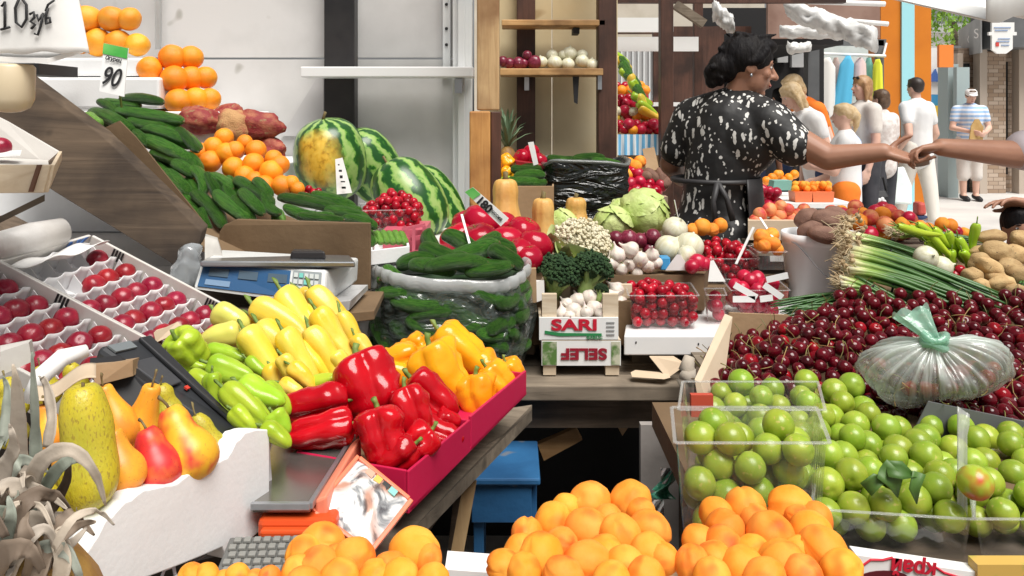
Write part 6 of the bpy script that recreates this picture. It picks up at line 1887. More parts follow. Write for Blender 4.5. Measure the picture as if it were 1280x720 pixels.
# cabbages, cauliflower, broccoli
inst(CAB[0], TRS(P(806, 266, 2.42), Euler((.5, .2, .4)).to_matrix().to_4x4(), .138), 'big pale green cabbage in front of the vendor', 'cabbage')
inst(CAB[1], TRS(P(765, 281, 2.36), Euler((.3, .9, 2)).to_matrix().to_4x4(), .104), 'smaller cabbage left of the big one', 'cabbage')
inst(CAB[1], TRS(P(703, 280, 2.44), Euler((.3, .3, 3)).to_matrix().to_4x4(), .09), 'green cabbage peeping between two squashes', 'cabbage')
inst(CAB[0], TRS(P(778, 264, 2.55), Euler((.3, .3, 1)).to_matrix().to_4x4(), .08), 'cabbage at the back behind the big one', 'cabbage')
inst(CAUL, TRS(P(728, 303, 2.16), Euler((.35, 0, 1)).to_matrix().to_4x4(), .155), 'creamy cauliflower above the broccoli', 'cauliflower')
inst(CAUL, TRS(P(772, 330, 2.16), Euler((.5, .3, 2)).to_matrix().to_4x4(), .085), 'pale cauliflower half hidden right of the broccoli', 'cauliflower')
inst(BROC, TRS(P(699, 341, 2.02), Euler((.3, .1, 1)).to_matrix().to_4x4(), .108), 'left head of broccoli behind the garlic crate', 'broccoli')
inst(BROC, TRS(P(740, 336, 2.03), Euler((.35, -.1, 2.5)).to_matrix().to_4x4(), .102), 'right head of broccoli behind the garlic crate', 'broccoli')
inst(BROC, TRS(P(752, 362, 1.98), Euler((.5, 0, 2.5)).to_matrix().to_4x4(), .035), 'small broccoli floret above the garlic', 'broccoli')
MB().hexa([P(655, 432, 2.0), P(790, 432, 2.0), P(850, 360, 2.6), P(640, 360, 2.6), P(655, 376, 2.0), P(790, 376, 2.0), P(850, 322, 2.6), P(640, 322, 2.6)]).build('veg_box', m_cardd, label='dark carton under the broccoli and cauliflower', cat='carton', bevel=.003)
MB().hexa([P(653, 380, 1.93), P(671, 378, 1.93), P(671, 372, 2.0), P(653, 372, 2.0), P(653, 336, 1.93), P(670, 336, 1.93), P(670, 334, 2.0), P(653, 334, 2.0)]).build('carton_flap', m_card, label='brown carton flap between sack and broccoli', cat='carton')
MB().hexa([P(670, 378, 1.95), P(681, 374, 1.95), P(681, 372, 2.0), P(670, 372, 2.0), P(670, 352, 1.95), P(680, 350, 1.95), P(680, 350, 2.0), P(670, 350, 2.0)]).build('white_card', m_white, label='white card edge left of the broccoli stalk', cat='card')
# white onions, red onions and garlic beside them
for i, (px, py, r, d, lab) in enumerate([(844, 286, 16, 2.3, 'white onion at the top, right of the big cabbage'), (836, 310, 17, 2.2, 'white onion lower left in the group of three'), (862, 307, 18, 2.2, 'white onion lower right next to the berries'), (858, 318, 12, 2.14, 'white onion in front of the others')]):
 inst(ONW, TRS(P(px, py, d), Euler((.6, .4, i)).to_matrix().to_4x4(), r * 2 * d / F), lab, 'onion', 'white onions beside the cabbage')
for i, (px, py, r) in enumerate([(770, 298, 10), (786, 298, 12), (800, 300, 10), (816, 296, 10), (812, 312, 9), (776, 306, 9), (826, 304, 8)]):
 inst(ONR, TRS(P(px, py, 2.26), rrot(), r * 2 * 2.26 / F), 'small dark red onion under the big cabbage', 'onion', 'red onions under the cabbage')
for i, (px, py, r) in enumerate([(772, 318, 12), (788, 312, 12), (800, 324, 12), (786, 330, 11), (810, 332, 10), (776, 336, 11), (796, 340, 9), (815, 318, 10), (765, 328, 11), (820, 328, 9)]):
 inst(GAR[i % 3], TRS(P(px, py, 2.12), Euler((rnd.uniform(-1.3, 1.3), rnd.uniform(-1.3, 1.3), i)).to_matrix().to_4x4(), r * 2.2 * 2.12 / F * .85), 'loose garlic bulb with an upright stalk near the berry punnet', 'garlic', 'loose garlic')
MB().hexa([P(760, 388, 2.1), P(880, 388, 2.1), P(900, 340, 2.7), P(760, 340, 2.7), P(760, 344, 2.1), P(880, 344, 2.1), P(900, 306, 2.7), P(760, 306, 2.7)]).build('veg_riser', m_cardd, label='low carton under the loose garlic and onions', cat='carton')
# white slab with punnets
ZS = .818
t = empty('white_slab', V((X(880, 2.1), 2.1, ZS - .05)), 'thick white laminate slab carrying the punnets of berries', 'slab')
slab = [P(780, 420, 1.90), P(992, 420, 1.90), V((X(1000, 2.4), 2.4, 0)), V((X(790, 2.4), 2.4, 0))]
for p in slab:
 p.z = ZS
MB().prism([p - V((0, 0, .046)) for p in slab], (0, 0, .046)).build('slab_top', m_whitelam, t, bevel=.003)
mb = MB()
for px, py in ((795, 428), (873, 430)):
 mb.ell((X(px, 1.9), 1.899, Z(py, 1.9)), (.002, .001, .003), None, 8, 6)
mb.build('screw', m_ink, t)
for x in (.30, .62):
 MB().bx(x, x + .06, 2.0, 2.35, .723, ZS - .047).build('slab_block', m_greyplank, label='wooden block under the %s side of the white slab' % ('left' if x < .4 else 'right'), cat='block')
MB().prism([P(812, 446, 1.89), P(842, 446, 1.89), P(858, 456, 1.87), P(834, 473, 1.86)], (0, .003, .001)).build('card_sheet', m_cardl, label='loose pale card hanging under the white slab', cat='card')
MB().prism([P(796, 468, 1.87), P(838, 472, 1.85), P(830, 474, 1.84), P(790, 471, 1.86)], (0, .02, .004)).build('card_sheet', m_cardl, label='pale card lying on the table edge under the slab', cat='card')
t = empty('knotted_rope', P(862, 490, 1.8), 'knotted rag tied round the table corner beside the cherry carton', 'rag')
mb = MB()
mb.tube([P(862, 446, 1.80), P(858, 460, 1.79), P(866, 470, 1.78), P(856, 478, 1.78), P(860, 490, 1.78), P(856, 510, 1.79)], [.012, .018, .014, .02, .014, .010], 12)
mb.tube([P(852, 468, 1.78), P(862, 474, 1.765), P(872, 466, 1.78)], [.010, .016, .01], 10)
mb.build('rag', M('rag_cloth', (.40, .34, .27), .9, (.55, .49, .41), 12, bump=.6, bscale=16), t, smooth=True)
# stacked small crates
t = empty('garlic_crate', P(725, 427, 1.90), 'small printed wooden crate of garlic on top of another', 'crate')
x0, x1, yf, yb = X(674, 1.90), X(773, 1.90), 1.90, 2.06
zb, zt_ = Z(425, 1.90), Z(397, 1.90)
fp_ = MB().bx(x0, x1, yf, yf + .006, zb, zt_).build('front_panel', m_white, t)
MB().bx(x0, x1, yb - .006, yb, zb, zt_ + .04).build('back_panel', m_palew, t)
MB().prism([(x0, yf + .0065, zb), (x0, yb - .0065, zb), (x0, yb - .0065, zt_), (x0, yf + .0065, zt_)], (.006, 0, 0)).build('side_panel', m_palew, t)
MB().prism([(x1 - .006, yf + .0065, zb), (x1 - .006, yb - .0065, zb), (x1 - .006, yb - .0065, zt_ + .01), (x1 - .006, yf + .0065, zt_ + .01)], (.006, 0, 0)).build('side_panel', m_palew, t)
MB().bx(x0 + .007, x1 - .007, yf + .007, yb - .007, zb + .001, zb + .006).build('bottom', m_palew, t)
for xa, xb, ya in ((676, 696, 1.907), (752, 773, 1.907), (693, 713, 2.03), (772, 790, 2.03)):
 MB().bx(X(xa, ya) + .003, X(xb, ya), ya, ya + .016, zb + .007, Z(368 if ya < 2 else 356, ya)).build('corner_post', m_palew, t)
m_sari = M('sari_red', (.55, .012, .035), .5)
m_sgreen = M('sari_green', (.03, .24, .08), .5)
lettering('SARI', .036, m_sari, frame((X(718, 1.9), yf - .002, Z(406.5, 1.9)), (1, 0, 0), (.1, 0, 1)), fp_, bold=.0012, sx=1.55)
MB().prism([(X(681, 1.9), yf - .001, Z(413, 1.9)), (X(701, 1.9), yf - .001, Z(416, 1.9)), (X(752, 1.9), yf - .001, Z(416.5, 1.9)), (X(752, 1.9), yf - .001, Z(419, 1.9)), (X(700, 1.9), yf - .001, Z(420, 1.9)), (X(681, 1.9), yf - .001, Z(417, 1.9))], (0, -.001, 0)).build('green_stripe', m_sgreen, fp_)
lettering('GARLIC', .011, m_sgreen, frame((X(743, 1.9), yf - .0025, Z(421.5, 1.9)), (1, 0, 0), (0, 0, 1)), fp_, bold=.0003)
mb = MB()
for i in range(4):
 mb.bx(X(758, 1.9), X(768, 1.9), yf - .002, yf - .0005, Z(404 + i * 5, 1.9), Z(402 + i * 5, 1.9))
mb.build('small_print', m_midgrey, fp_)
t = empty('printed_crate', P(726, 472, 1.90), 'lower small crate with upside down lettering on wooden feet', 'crate')
x0, x1 = X(677, 1.90), X(776, 1.90)
zb, zt_ = Z(457, 1.90), Z(426, 1.90)
fp_ = MB().bx(x0, x1, yf, yf + .006, zb, zt_).build('front_panel', m_white, t)
MB().bx(x0, x1, yb - .006, yb, zb, zt_).build('back_panel', m_palew, t)
for x in (x0, x1 - .006):
 MB().bx(x, x + .006, yf + .0065, yb - .0065, zb, zt_).build('side_panel', m_palew, t)
for xa, xb in ((679, 695), (757, 774)):
 MB().bx(X(xa, 1.905), X(xb, 1.905), 1.905, 1.925, .7235, zb - .001).build('foot', m_palew, t)
 MB().bx(X(xa, 1.905), X(xb, 1.905), 2.03, 2.05, .7235, zb - .001).build('foot', m_palew, t)
MB().bx(x0, x1, yf, yf + .0061, zt_ + .0005, zt_ + .003).build('top_batten', m_palew, t)
lettering('SELEF', .036, M('selef_red', (.30, .012, .03), .5), frame((X(730, 1.9), yf - .002, Z(441.5, 1.9)), (-1, 0, 0), (0, 0, -1)), fp_, bold=.0014, sx=1.25)
m_pic = M('leaf_picture', (.10, .20, .05), .5, (.55, .55, .42), 40, 5, .42, .6)
MB().bx(x0 + .002, X(696, 1.9), yf - .0015, yf - .0005, zb + .002, zt_ - .002).build('picture', m_pic, fp_)
MB().bx(X(764, 1.9), x1 - .002, yf - .0015, yf - .0005, zb + .002, zt_ - .002).build('picture', m_pic, fp_)
for i, (px, py, r, d) in enumerate([(703, 392, 10, 1.94), (716, 388, 11, 1.94), (728, 394, 11, 1.93), (742, 386, 12, 1.96), (752, 393, 10, 1.93), (722, 376, 12, 1.99), (737, 372, 12, 1.99), (708, 380, 9, 1.98), (750, 376, 11, 2.0), (762, 372, 12, 2.01), (770, 362, 11, 2.04), (745, 362, 10, 2.03), (733, 390, 9, 1.92), (712, 396, 8, 1.92), (762, 388, 9, 1.94), (775, 378, 10, 2.02)]):
 inst(GAR[i % 3], TRS(P(px, py, d), Euler((rnd.uniform(-1.2, 1.2), rnd.uniform(-1.2, 1.2), i)).to_matrix().to_4x4(), r * 2 * d / F), 'garlic bulb with its dry stalk in the small printed crate', 'garlic', 'garlic in the printed crate')
# punnets standing on the slab
def tub_of(px0, px1, d0, d1, ztop, h, dome, r, protos, dia, label_t, label_f, cat, group, seed, n=160):
 o4 = [V((X(px0, d0), d0, ztop)), V((X(px1, d0), d0, ztop)), V((X(px1, d0) + .012, d1, ztop)), V((X(px0, d0) + .012, d1, ztop))]
 punnet(o4, h, label_t)
 cxx = (o4[0].x + o4[1].x) / 2
 hw_ = (o4[1].x - o4[0].x) / 2
 pts = heap(lambda x, y: abs(x - cxx - .006) < hw_ - r * 1.05, lambda x, y: ztop - h + .002, lambda x, y: ztop + dome * (1 - ((x - cxx) / hw_) ** 2 * .5), r, n, (), seed, 50, bounds=(o4[0].x, o4[1].x + .01, d0 + r * 1.1, d1 - r * 1.1))
 for i, p in enumerate(seen(pts, r)):
  inst(protos[i % len(protos)], TRS(p, rrot(), dia), label_f, cat, group)
tub_of(787, 872, 1.95, 2.09, ZS + .085, .083, .022, .0125, SOUR, .026, 'clear punnet of round red berries at the front of the slab', 'round red berry in the front punnet on the slab', 'berry', 'berries in the front punnet', 21)
tub_of(915, 986, 2.02, 2.15, ZS + .082, .08, .035, .019, RAD, .040, 'clear punnet of radishes beside the white bucket', 'round radish in the punnet beside the bucket', 'radish', 'radishes beside the bucket', 22)
tub_of(884, 907, 2.00, 2.07, ZS + .075, .073, .01, .015, RAD, .031, 'narrow clear cup of radishes between the two punnets', 'radish in the narrow clear cup', 'radish', 'radishes in the narrow cup', 23)
tub_of(880, 948, 2.22, 2.36, ZS + .125, .07, .045, .0135, SOUR, .028, 'clear punnet of dark red berries behind the white onions', 'dark red berry in the punnet behind the radishes', 'berry', 'berries in the rear punnet', 24)
MB().hexa([(X(875, 2.2), 2.2, ZS + .002), (X(985, 2.2), 2.2, ZS + .002), (X(985, 2.4), 2.38, ZS + .002), (X(875, 2.4), 2.38, ZS + .002), (X(875, 2.2), 2.2, ZS + .05), (X(985, 2.2), 2.2, ZS + .05), (X(985, 2.4), 2.38, ZS + .05), (X(875, 2.4), 2.38, ZS + .05)]).build('carton', m_cardd, label='low carton under the rear punnet of berries', cat='carton')
for i, (px, py, r, d) in enumerate([(865, 333, 9, 2.08), (872, 328, 11, 2.1), (880, 330, 9, 2.1)]):
 inst(RAD[i % 2], TRS(P(px, py, d), rrot(), r * 2 * d / F), 'radish lying behind the front punnet of berries', 'radish', 'loose radishes')
# white paper cones and strips
t = empty('paper_cone', P(895, 350, 1.98), 'white paper cone sticking up from the narrow cup', 'paper')
MB().loft([[P(885, 352, 1.99), P(907, 352, 1.99), P(907, 352, 2.05), P(885, 352, 2.05)], [P(888, 326, 2.0), P(892, 325, 2.0), P(892, 325, 2.01), P(888, 326, 2.01)]]).build('cone', m_paper, t)
t = empty('paper_cone', P(845, 340, 2.1), 'white paper corner standing behind the front punnet', 'paper')
MB().loft([[P(832, 338, 2.10), P(864, 338, 2.10), P(864, 336, 2.15), P(832, 336, 2.15)], [P(846, 318, 2.1), P(850, 318, 2.1), P(850, 318, 2.12), P(846, 318, 2.12)]]).build('cone', m_paper, t)
MB().bx(X(826, 2.12), X(838, 2.12), 2.12, 2.16, Z(338, 2.12), Z(322, 2.12)).build('blue_packet', M('blue_packet', (.05, .28, .55), .4), label='small blue packet beside the white onions', cat='packet', bevel=.003)
t = empty('white_ribbon', P(945, 380, 2.0), 'white paper strips crossing the radish punnet', 'paper')
for a, b_ in (((918, 356), (946, 372)), ((958, 350), (985, 344)), ((955, 356), (978, 372)), ((916, 374), (944, 374)), ((950, 374), (966, 372))):
 MB().bar(P(a[0], a[1], 2.012), P(b_[0], b_[1], 2.012), .001, .016).build('strip', m_white, t)
t = empty('price_stick', P(921, 345, 2.1), 'long white stick slanting out of the radishes', 'stick')
MB().bar(P(920, 330, 2.06), P(942, 284, 2.1), .007, .002).build('stick', m_white, t)
t = empty('price_stick', P(960, 300, 2.25), 'white stick leaning beside the orange fruit', 'stick')
MB().bar(P(950, 272, 2.3), P(968, 300, 2.2), .006, .002).build('stick', m_white, t)
t = empty('price_stick', P(868, 270, 2.4), 'short white price stick in front of the vendor', 'stick')
MB().bar(P(843, 250, 2.4), P(849, 280, 2.4), .008, .002).build('stick', m_white, t)
# orange fruit near them
for i, (px, py, r, d) in enumerate([(866, 288, 9, 2.4), (878, 284, 11, 2.4), (890, 287, 9, 2.42), (900, 282, 10, 2.45), (952, 296, 10, 2.22), (964, 294, 10, 2.24), (955, 308, 9, 2.18), (966, 305, 10, 2.2), (950, 305, 8, 2.22), (972, 312, 8, 2.2)]):
 inst(APR[i % 4], TRS(P(px, py, d), rrot(), r * 2 * d / F), 'small orange apricot around the rear punnet of berries', 'apricot', 'apricots round the rear punnet')
punnet([V((X(944, 2.2), 2.17, Z(314, 2.18))), V((X(978, 2.2), 2.17, Z(314, 2.18))), V((X(980, 2.2), 2.27, Z(314, 2.18))), V((X(946, 2.2), 2.27, Z(314, 2.18)))], .05, 'small clear punnet of apricots next to the bucket')
# bucket of brown potatoes
t = empty('white_bucket', V((X(1020, 2.25), 2.25, .785)), 'white plastic bucket heaped with brown potatoes', 'bucket')
bm_ = Matrix.Translation((X(1026, 2.25), 2.25, .784))
ht = Z(297, 2.15) - .784
MB().lathe([(.001, 0), (.082, 0), (.086, .004), (.104, ht - .03), (.107, ht - .028), (.107, ht), (.103, ht), (.100, ht - .03), (.080, .01), (.001, .008)], 40, bm_).build('bucket_body', M('bucket_white', (.84, .85, .86), .35), t, smooth=True)
MB().tube([V((X(1026, 2.25) + .109 * math.cos(a), 2.25 + .109 * math.sin(a), .784 + ht - .02 - .09 * math.sin((a + 2.7) / 2.2 * PI) ** 2 if -2.7 < a < -.5 else .784 + ht - .02)) for a in [-2.7 + 2.2 * i / 16 for i in range(17)]], .0016, 6).build('handle', m_steel, t)
for i, (px, py, L, W, a, d, lab) in enumerate([(1008, 272, 34, 24, -30, 2.3, 'brown potato at the back left of the bucket'), (1037, 275, 46, 28, 8, 2.24, 'long brown potato at the top of the bucket'), (1012, 288, 34, 22, -20, 2.2, 'brown potato at the front left of the bucket'), (1034, 294, 52, 26, 8, 2.16, 'largest brown potato at the front of the bucket'), (1046, 268, 30, 20, 20, 2.32, 'brown potato peeping out at the back right of the bucket')]):
 inst(POTB[i % 3], along(P(px, py, d), a, 5, L * d / F / 1.5, W * d / F / .95, roll=i), lab, 'potato', 'brown potatoes in the bucket')
# under the table
t = empty('blue_stool', V((X(628, 1.85), 1.85, 0)), 'small weathered blue stool under the stall', 'stool')
zs = Z(578, 1.78)
MB().bx(X(582, 1.72), X(674, 1.78), 1.70, 1.90, zs - .015, zs).build('seat', m_bluep, t, bevel=.004)
MB().bx(X(590, 1.73), X(664, 1.75), 1.712, 1.727, zs - .10, zs - .016).build('apron', m_bluep, t, bevel=.002)
MB().bx(X(664, 1.74) - .004, X(664, 1.74) + .012, 1.73, 1.88, zs - .10, zs - .016).build('apron', m_bluep, t, bevel=.002)
for x in (X(592, 1.73), X(652, 1.74)):
 for y in (1.73, 1.855):
  MB().bx(x, x + .022, y, y + .022, 0, zs - .1005 if y < 1.8 else zs - .016).build('leg', m_bluep, t, bevel=.002)
MB().prism([P(672, 556, 1.95), P(720, 535, 1.95), P(728, 550, 1.95), P(680, 576, 1.95)], (0, .02, 0)).build('scrap_board', wood('brown_scrap', (.30, .16, .06), (.42, .25, .11), .8, 3, 'X'), label='short brown board leaning in the dark under the table', cat='board')
MB().prism([P(745, 485, 1.93), P(800, 482, 1.93), P(795, 520, 1.93), P(778, 545, 1.93), P(765, 520, 1.93)], (0, .01, 0)).build('crumpled_paper', m_card, label='crumpled brown paper hanging under the table', cat='paper')
MB().bx(X(799, 1.72), X(846, 1.72), 1.70, 1.72, .25, Z(529, 1.71)).build('grey_board', MATS['grey_board'], label='upright grey board under the right end of the table', cat='board')
t = empty('green_bag', P(830, 640, 1.30), 'crumpled green and white bag hanging beside the plum tub', 'bag')
mb = MB()
mb.grid(lambda u, v: P(815 + 26 * u + 6 * math.sin(v * 7), 612 + 12 * v - 26 * u * (1 - v), 1.3 + .02 * math.sin(u * 6 + v * 4)), 14, 10)
mb.build('green_film', M('green_film', (.10, .42, .28), .4, coat=.3), t, smooth=True, solid=.001)
mb = MB()
mb.grid(lambda u, v: P(812 + 18 * u, 625 + 24 * v, 1.28 + .02 * math.sin(u * 9 + v * 8)), 12, 10)
mb.grid(lambda u, v: P(826 + 14 * u, 585 + 20 * v, 1.30 + .02 * math.sin(u * 9 + v * 8)), 12, 10)
mb.build('white_film', m_paper, t, smooth=True, solid=.001)
# onions on the cream shelf
zsh = Z(86, 3.2)
for i, (px, py, r) in enumerate([(628, 77, 7), (637, 79, 7), (648, 79, 8), (659, 69, 6), (668, 78, 9), (655, 79, 6)]):
 inst(ONR, TRS((X(px, 3.23), 3.23, Z(py, 3.23)), rrot(), r * 2 * 3.23 / F), 'dark red onion on the left of the cream wall shelf', 'onion', 'red onions on the shelf')
for i, (px, py, r) in enumerate([(677, 77, 8), (693, 78, 10), (710, 80, 9), (728, 76, 9), (740, 81, 9), (712, 66, 10), (728, 68, 8), (690, 68, 8), (704, 68, 7)]):
 inst(ONW, TRS((X(px, 3.24 + .03 * (py < 70)), 3.24 + .03 * (py < 70), Z(py, 3.24)), Euler((rnd.uniform(-.5, .5), rnd.uniform(-.5, .5), i)).to_matrix().to_4x4(), r * 2 * 3.24 / F * .95), 'white onion on the right of the cream wall shelf', 'onion', 'white onions on the shelf')
# ================================================================== RIGHT FOREGROUND
def drop_on(lst, protos, d, label, cat, group, tries=None, own=None):
 out = []
 for i, q in enumerate(lst):
  dd = d(q[0], q[1])
  out.append(P(q[0], q[1], dd))
 return out
# ------------------------------------------------------------------ apricots: three heaps at the front edge
RA = .0245
def ap_heap(lst, dfun, rpx, label, group, zfloor, ctr, rad, peak, seed, extra=40):
 pre = []
 for i, q in enumerate(lst):
  d = dfun(*q[:2])
  p = P(q[0], q[1], d)
  pre.append(p)
  r = (q[2] if len(q) > 2 else rpx) * d / F
  ro = Euler((0, rnd.uniform(0, 6.28), 0)).to_matrix().to_4x4() @ Euler((rnd.uniform(-.3, .3), rnd.uniform(-.3, .3), R(-90) + rnd.uniform(-.8, .8))).to_matrix().to_4x4() if i % 3 else rrot()
  inst(APR[i % 4], TRS(p, ro, r * 2), label, 'apricot', group)
 fl = heap(lambda x, y: (x - ctr[0]) ** 2 + (y - ctr[1]) ** 2 < rad ** 2, lambda x, y: zfloor, lambda x, y: zfloor + .01 + (peak - zfloor) * max(.25, 1 - .8 * ((x - ctr[0]) ** 2 + (y - ctr[1]) ** 2) / rad ** 2), RA, extra, pre, seed, 60, bounds=(ctr[0] - rad, ctr[0] + rad, ctr[1] - rad, ctr[1] + rad))
 for i, p in enumerate(seen(fl, RA, pre, need=8)):
  inst(APR[i % 4], TRS(p, rrot(), RA * 2), label, 'apricot', group)
A2 = [(738, 629, 27), (788, 629, 28), (692, 654, 26), (733, 664, 29), (776, 674, 30), (812, 664, 27), (659, 669, 22), (676, 697, 31), (735, 706, 30), (629, 708, 22), (781, 710, 27), (812, 692, 26), (828, 698, 20), (707, 637, 19), (760, 650, 20), (702, 680, 22), (650, 690, 22), (756, 690, 22), (800, 640, 20), (655, 715, 24), (705, 722, 26), (765, 730, 27), (808, 722, 25)]
ap_heap(A2, lambda px, py: .905 - (py - 629) * .0016, 27, 'apricot in the middle heap, left of the plum tub', 'apricots in the middle heap', .80, (X(728, .86), .865), .092, .93, 31)
A3 = [(932, 638, 28), (988, 635, 29), (895, 644, 22), (906, 664, 27), (964, 673, 32), (1014, 668, 28), (1020, 650, 22), (904, 684, 28), (1029, 691, 32), (978, 706, 30), (928, 711, 28), (893, 700, 24), (874, 678, 22), (1052, 712, 26), (866, 705, 24), (945, 652, 22), (940, 690, 22), (1000, 650, 20), (999, 690, 20), (1004, 720, 26), (955, 726, 28), (890, 722, 24)]
ap_heap(A3, lambda px, py: .895 - (py - 635) * .0016, 27, 'apricot in the right heap, in front of the plum tub', 'apricots in the right heap', .80, (X(965, .86), .865), .092, .93, 32)
A1 = [(403, 681, 29), (381, 695, 25), (441, 703, 31), (518, 692, 33), (400, 712, 28), (489, 713, 24), (372, 716, 22), (470, 722, 24), (534, 700, 20), (425, 724, 26), (420, 700, 20), (500, 725, 26), (380, 735, 26), (540, 726, 22)]
ap_heap(A1, lambda px, py: .78 - (py - 680) * .0014, 27, 'apricot in the left heap beside the keypad', 'apricots in the left heap', .80, (X(455, .74), .76), .10, .90, 33, 14)
A0 = [(240, 722, 18), (258, 720, 16), (297, 722, 17), (280, 726, 14), (336, 722, 14), (318, 726, 14)]
for i, (px, py, r) in enumerate(A0):
 inst(APR[i % 4], TRS(P(px, py, .72), rrot(), r * 2 * .72 / F), 'apricot in the clear tub below the foam box', 'apricot', 'apricots in the near tub')
o4 = [P(225, 726, .68), P(352, 726, .68), P(352, 712, .76), P(222, 708, .76)]
for p in o4:
 p.z = .908
punnet(o4, .08, 'clear tub of apricots at the bottom edge below the foam box')
MB().prism([P(556, 712, .93), P(612, 716, .93), P(612, 724, .93), P(556, 720, .93)], (0, .04, 0)).build('box_edge', m_white, label='white box edge between the two left apricot heaps', cat='box')
# tilted boxes under the apricot heaps
for i, (a, b_, d0, d1) in enumerate(((X(640, .8), X(832, .8), .66, .97), (X(850, .82), X(1062, .82), .66, .945), (X(370, .74), X(552, .74), .62, .86))):
 open_box('apricot_box', ['shallow pale carton under the middle apricot heap', 'shallow pale carton under the right apricot heap', 'shallow pale carton under the left apricot heap'][i], 'carton', [(a, d0, .796), (b_, d0, .796), (b_, d1, .796), (a, d1, .796)], .035, .004, m_cardl)
# ------------------------------------------------------------------ green plums
RP = .0195
LP = 'green plum in the big heap'
# tall tub on the left
t1 = [P(847, 548, .95), P(1033, 563, .95), P(1018, 530, 1.06), P(843, 514, 1.06)]
z1 = .958
for p in t1:
 p.z = z1
punnet(t1, .128, 'tall clear tub of green plums behind the right apricot heap', rimw=.005)
c1 = sum(t1, V()) / 4
fx = (t1[1] - t1[0])
def in1(x, y, m=RP * 1.15):
 # inside the tub with a margin
 for i in range(4):
  a, b_ = t1[i], t1[(i + 1) % 4]
  a2, b2 = c1 + (a - c1) * .95, c1 + (b_ - c1) * .95
  e = (b2 - a2).normalized()
  if e.x * (y - a2.y) - e.y * (x - a2.x) < m:
   return False
 return True
pts1 = heap(in1, lambda x, y: z1 - .126, lambda x, y: z1 + .012, RP, 120, (), 41, 160, bounds=(t1[3].x, t1[1].x, .95, 1.07))
k1 = seen(pts1, RP)
for i, p in enumerate(k1):
 inst(PLUM[i % 4], TRS(p, rrot(), RP * 2 * rnd.uniform(.96, 1.04)), 'green plum in the tall clear tub', 'plum', 'green plums in the tall tub')
# tub behind it
t2 = [P(851, 510, 1.09), P(1028, 534, 1.09), P(1020, 510, 1.20), P(856, 486, 1.20)]
for p in t2:
 p.z = .945
punnet(t2, .09, 'clear tub of green plums behind the tall one')
MB().bx(X(868, 1.16), X(896, 1.16), 1.18, 1.19, .90, Z(494, 1.18)).build('red_label', M('red_label', (.50, .07, .04), .5), label='small red card inside the rear plum tub', cat='card')
# heaped tub at the front right
t3 = [P(1016, 627, .985), P(1214, 656, .985), P(1206, 560, 1.18), P(1030, 550, 1.18)]
z3 = .862
for p in t3:
 p.z = z3 - (p.x - .37) * .06
punnet(t3, .062, 'low clear tub at the front heaped with green plums')
t4 = [P(1219, 654, .985), P(1400, 676, .985), P(1390, 565, 1.18), P(1222, 562, 1.18)]
for p in t4:
 p.z = z3 - .012
punnet(t4, .055, 'clear tub of plums at the right edge of the picture')
# upright strip of a lid between the tubs
mb = MB()
mb.grid(lambda u, v: P(1197 + 12 * u + (3 if v > .9 else 0) * u, 662 - 154 * v + 10 * u * v, 1.0 + .02 * v + .004 * math.sin(u * 3)), 5, 12)
mb.build('lid_flap', clear_plastic('lid_film', opaque=.42, body=(.78, .80, .80), rough=.2), smooth=True, solid=.0015, label='clear lid flap standing upright between the two front tubs', cat='lid')
def plum_env(x, y):
 e = .878 + (min(y, 1.34) - .985) * .145
 if x < .40:
  e -= max(0, .40 - x) * .10
 if x > .56:
  e -= min(.022, (x - .56) * .25)
 return e + .004 * math.sin(x * 40) * math.sin(y * 31)
def plum_reg(x, y):
 if x > .395 and .985 + RP * 1.1 < y < (1.33 if x < .58 else 1.25 if x < .66 else 1.23):
  return not (.555 < x < .575 and y < 1.1)
 return .268 + (y - 1.11) * .30 < x <= .395 and 1.11 < y < 1.32
pts3 = heap(plum_reg, lambda x, y: max(z3 - .058, plum_env(x, y) - .085), plum_env, RP, 800, (), 43, 160, bounds=(.24, .86, .985, 1.33))
k3 = seen(pts3, RP, need=16)
for i, p in enumerate(k3):
 inst(PLUM[i % 4], TRS(p, rrot(), RP * 2 * rnd.uniform(.92, 1.10)), LP, 'plum', 'green plums in the big heap')
inst(PLUMB, TRS(P(1219, 603, .985), Euler((.6, 1.0, 2.6)).to_matrix().to_4x4(), .042), 'plum with a red blush beside the upright lid flap', 'plum')
# leaves among the plums
for i, (pts, w) in enumerate([([(1082, 612), (1096, 600), (1112, 598)], 7), ([(1100, 585), (1118, 600), (1122, 622)], 11), ([(1148, 590), (1142, 610), (1146, 630)], 8), ([(1108, 586), (1126, 588), (1146, 596)], 9)]):
 mb = MB()
 blade(mb, [P(a, b_, .985) + V((0, .0, 0)) for a, b_ in pts], w * 1.0 / F * 1.5, (.2 * i - .3, -1, .5), .3)
 mb.build('plum_leaf', m_leaf, smooth=True, solid=.0006, label='dark green plum leaf lying on the front of the heap, %s' % ('lowest left', 'broad and folded', 'pointing down at the right', 'topmost')[i], cat='leaf')
MB().prism([P(1040, 712, .985), P(1420, 738, .985), P(1420, 690, 1.06), P(1050, 668, 1.06)], (0, 0, -.006)).build('foam_sheet', m_foam, label='white foam sheet under the plum tubs', cat='sheet')
MB().bx(.245, .90, 1.07, 1.40, .80, .842).build('plum_riser', m_cardd, label='flat carton under the plum heap', cat='carton')
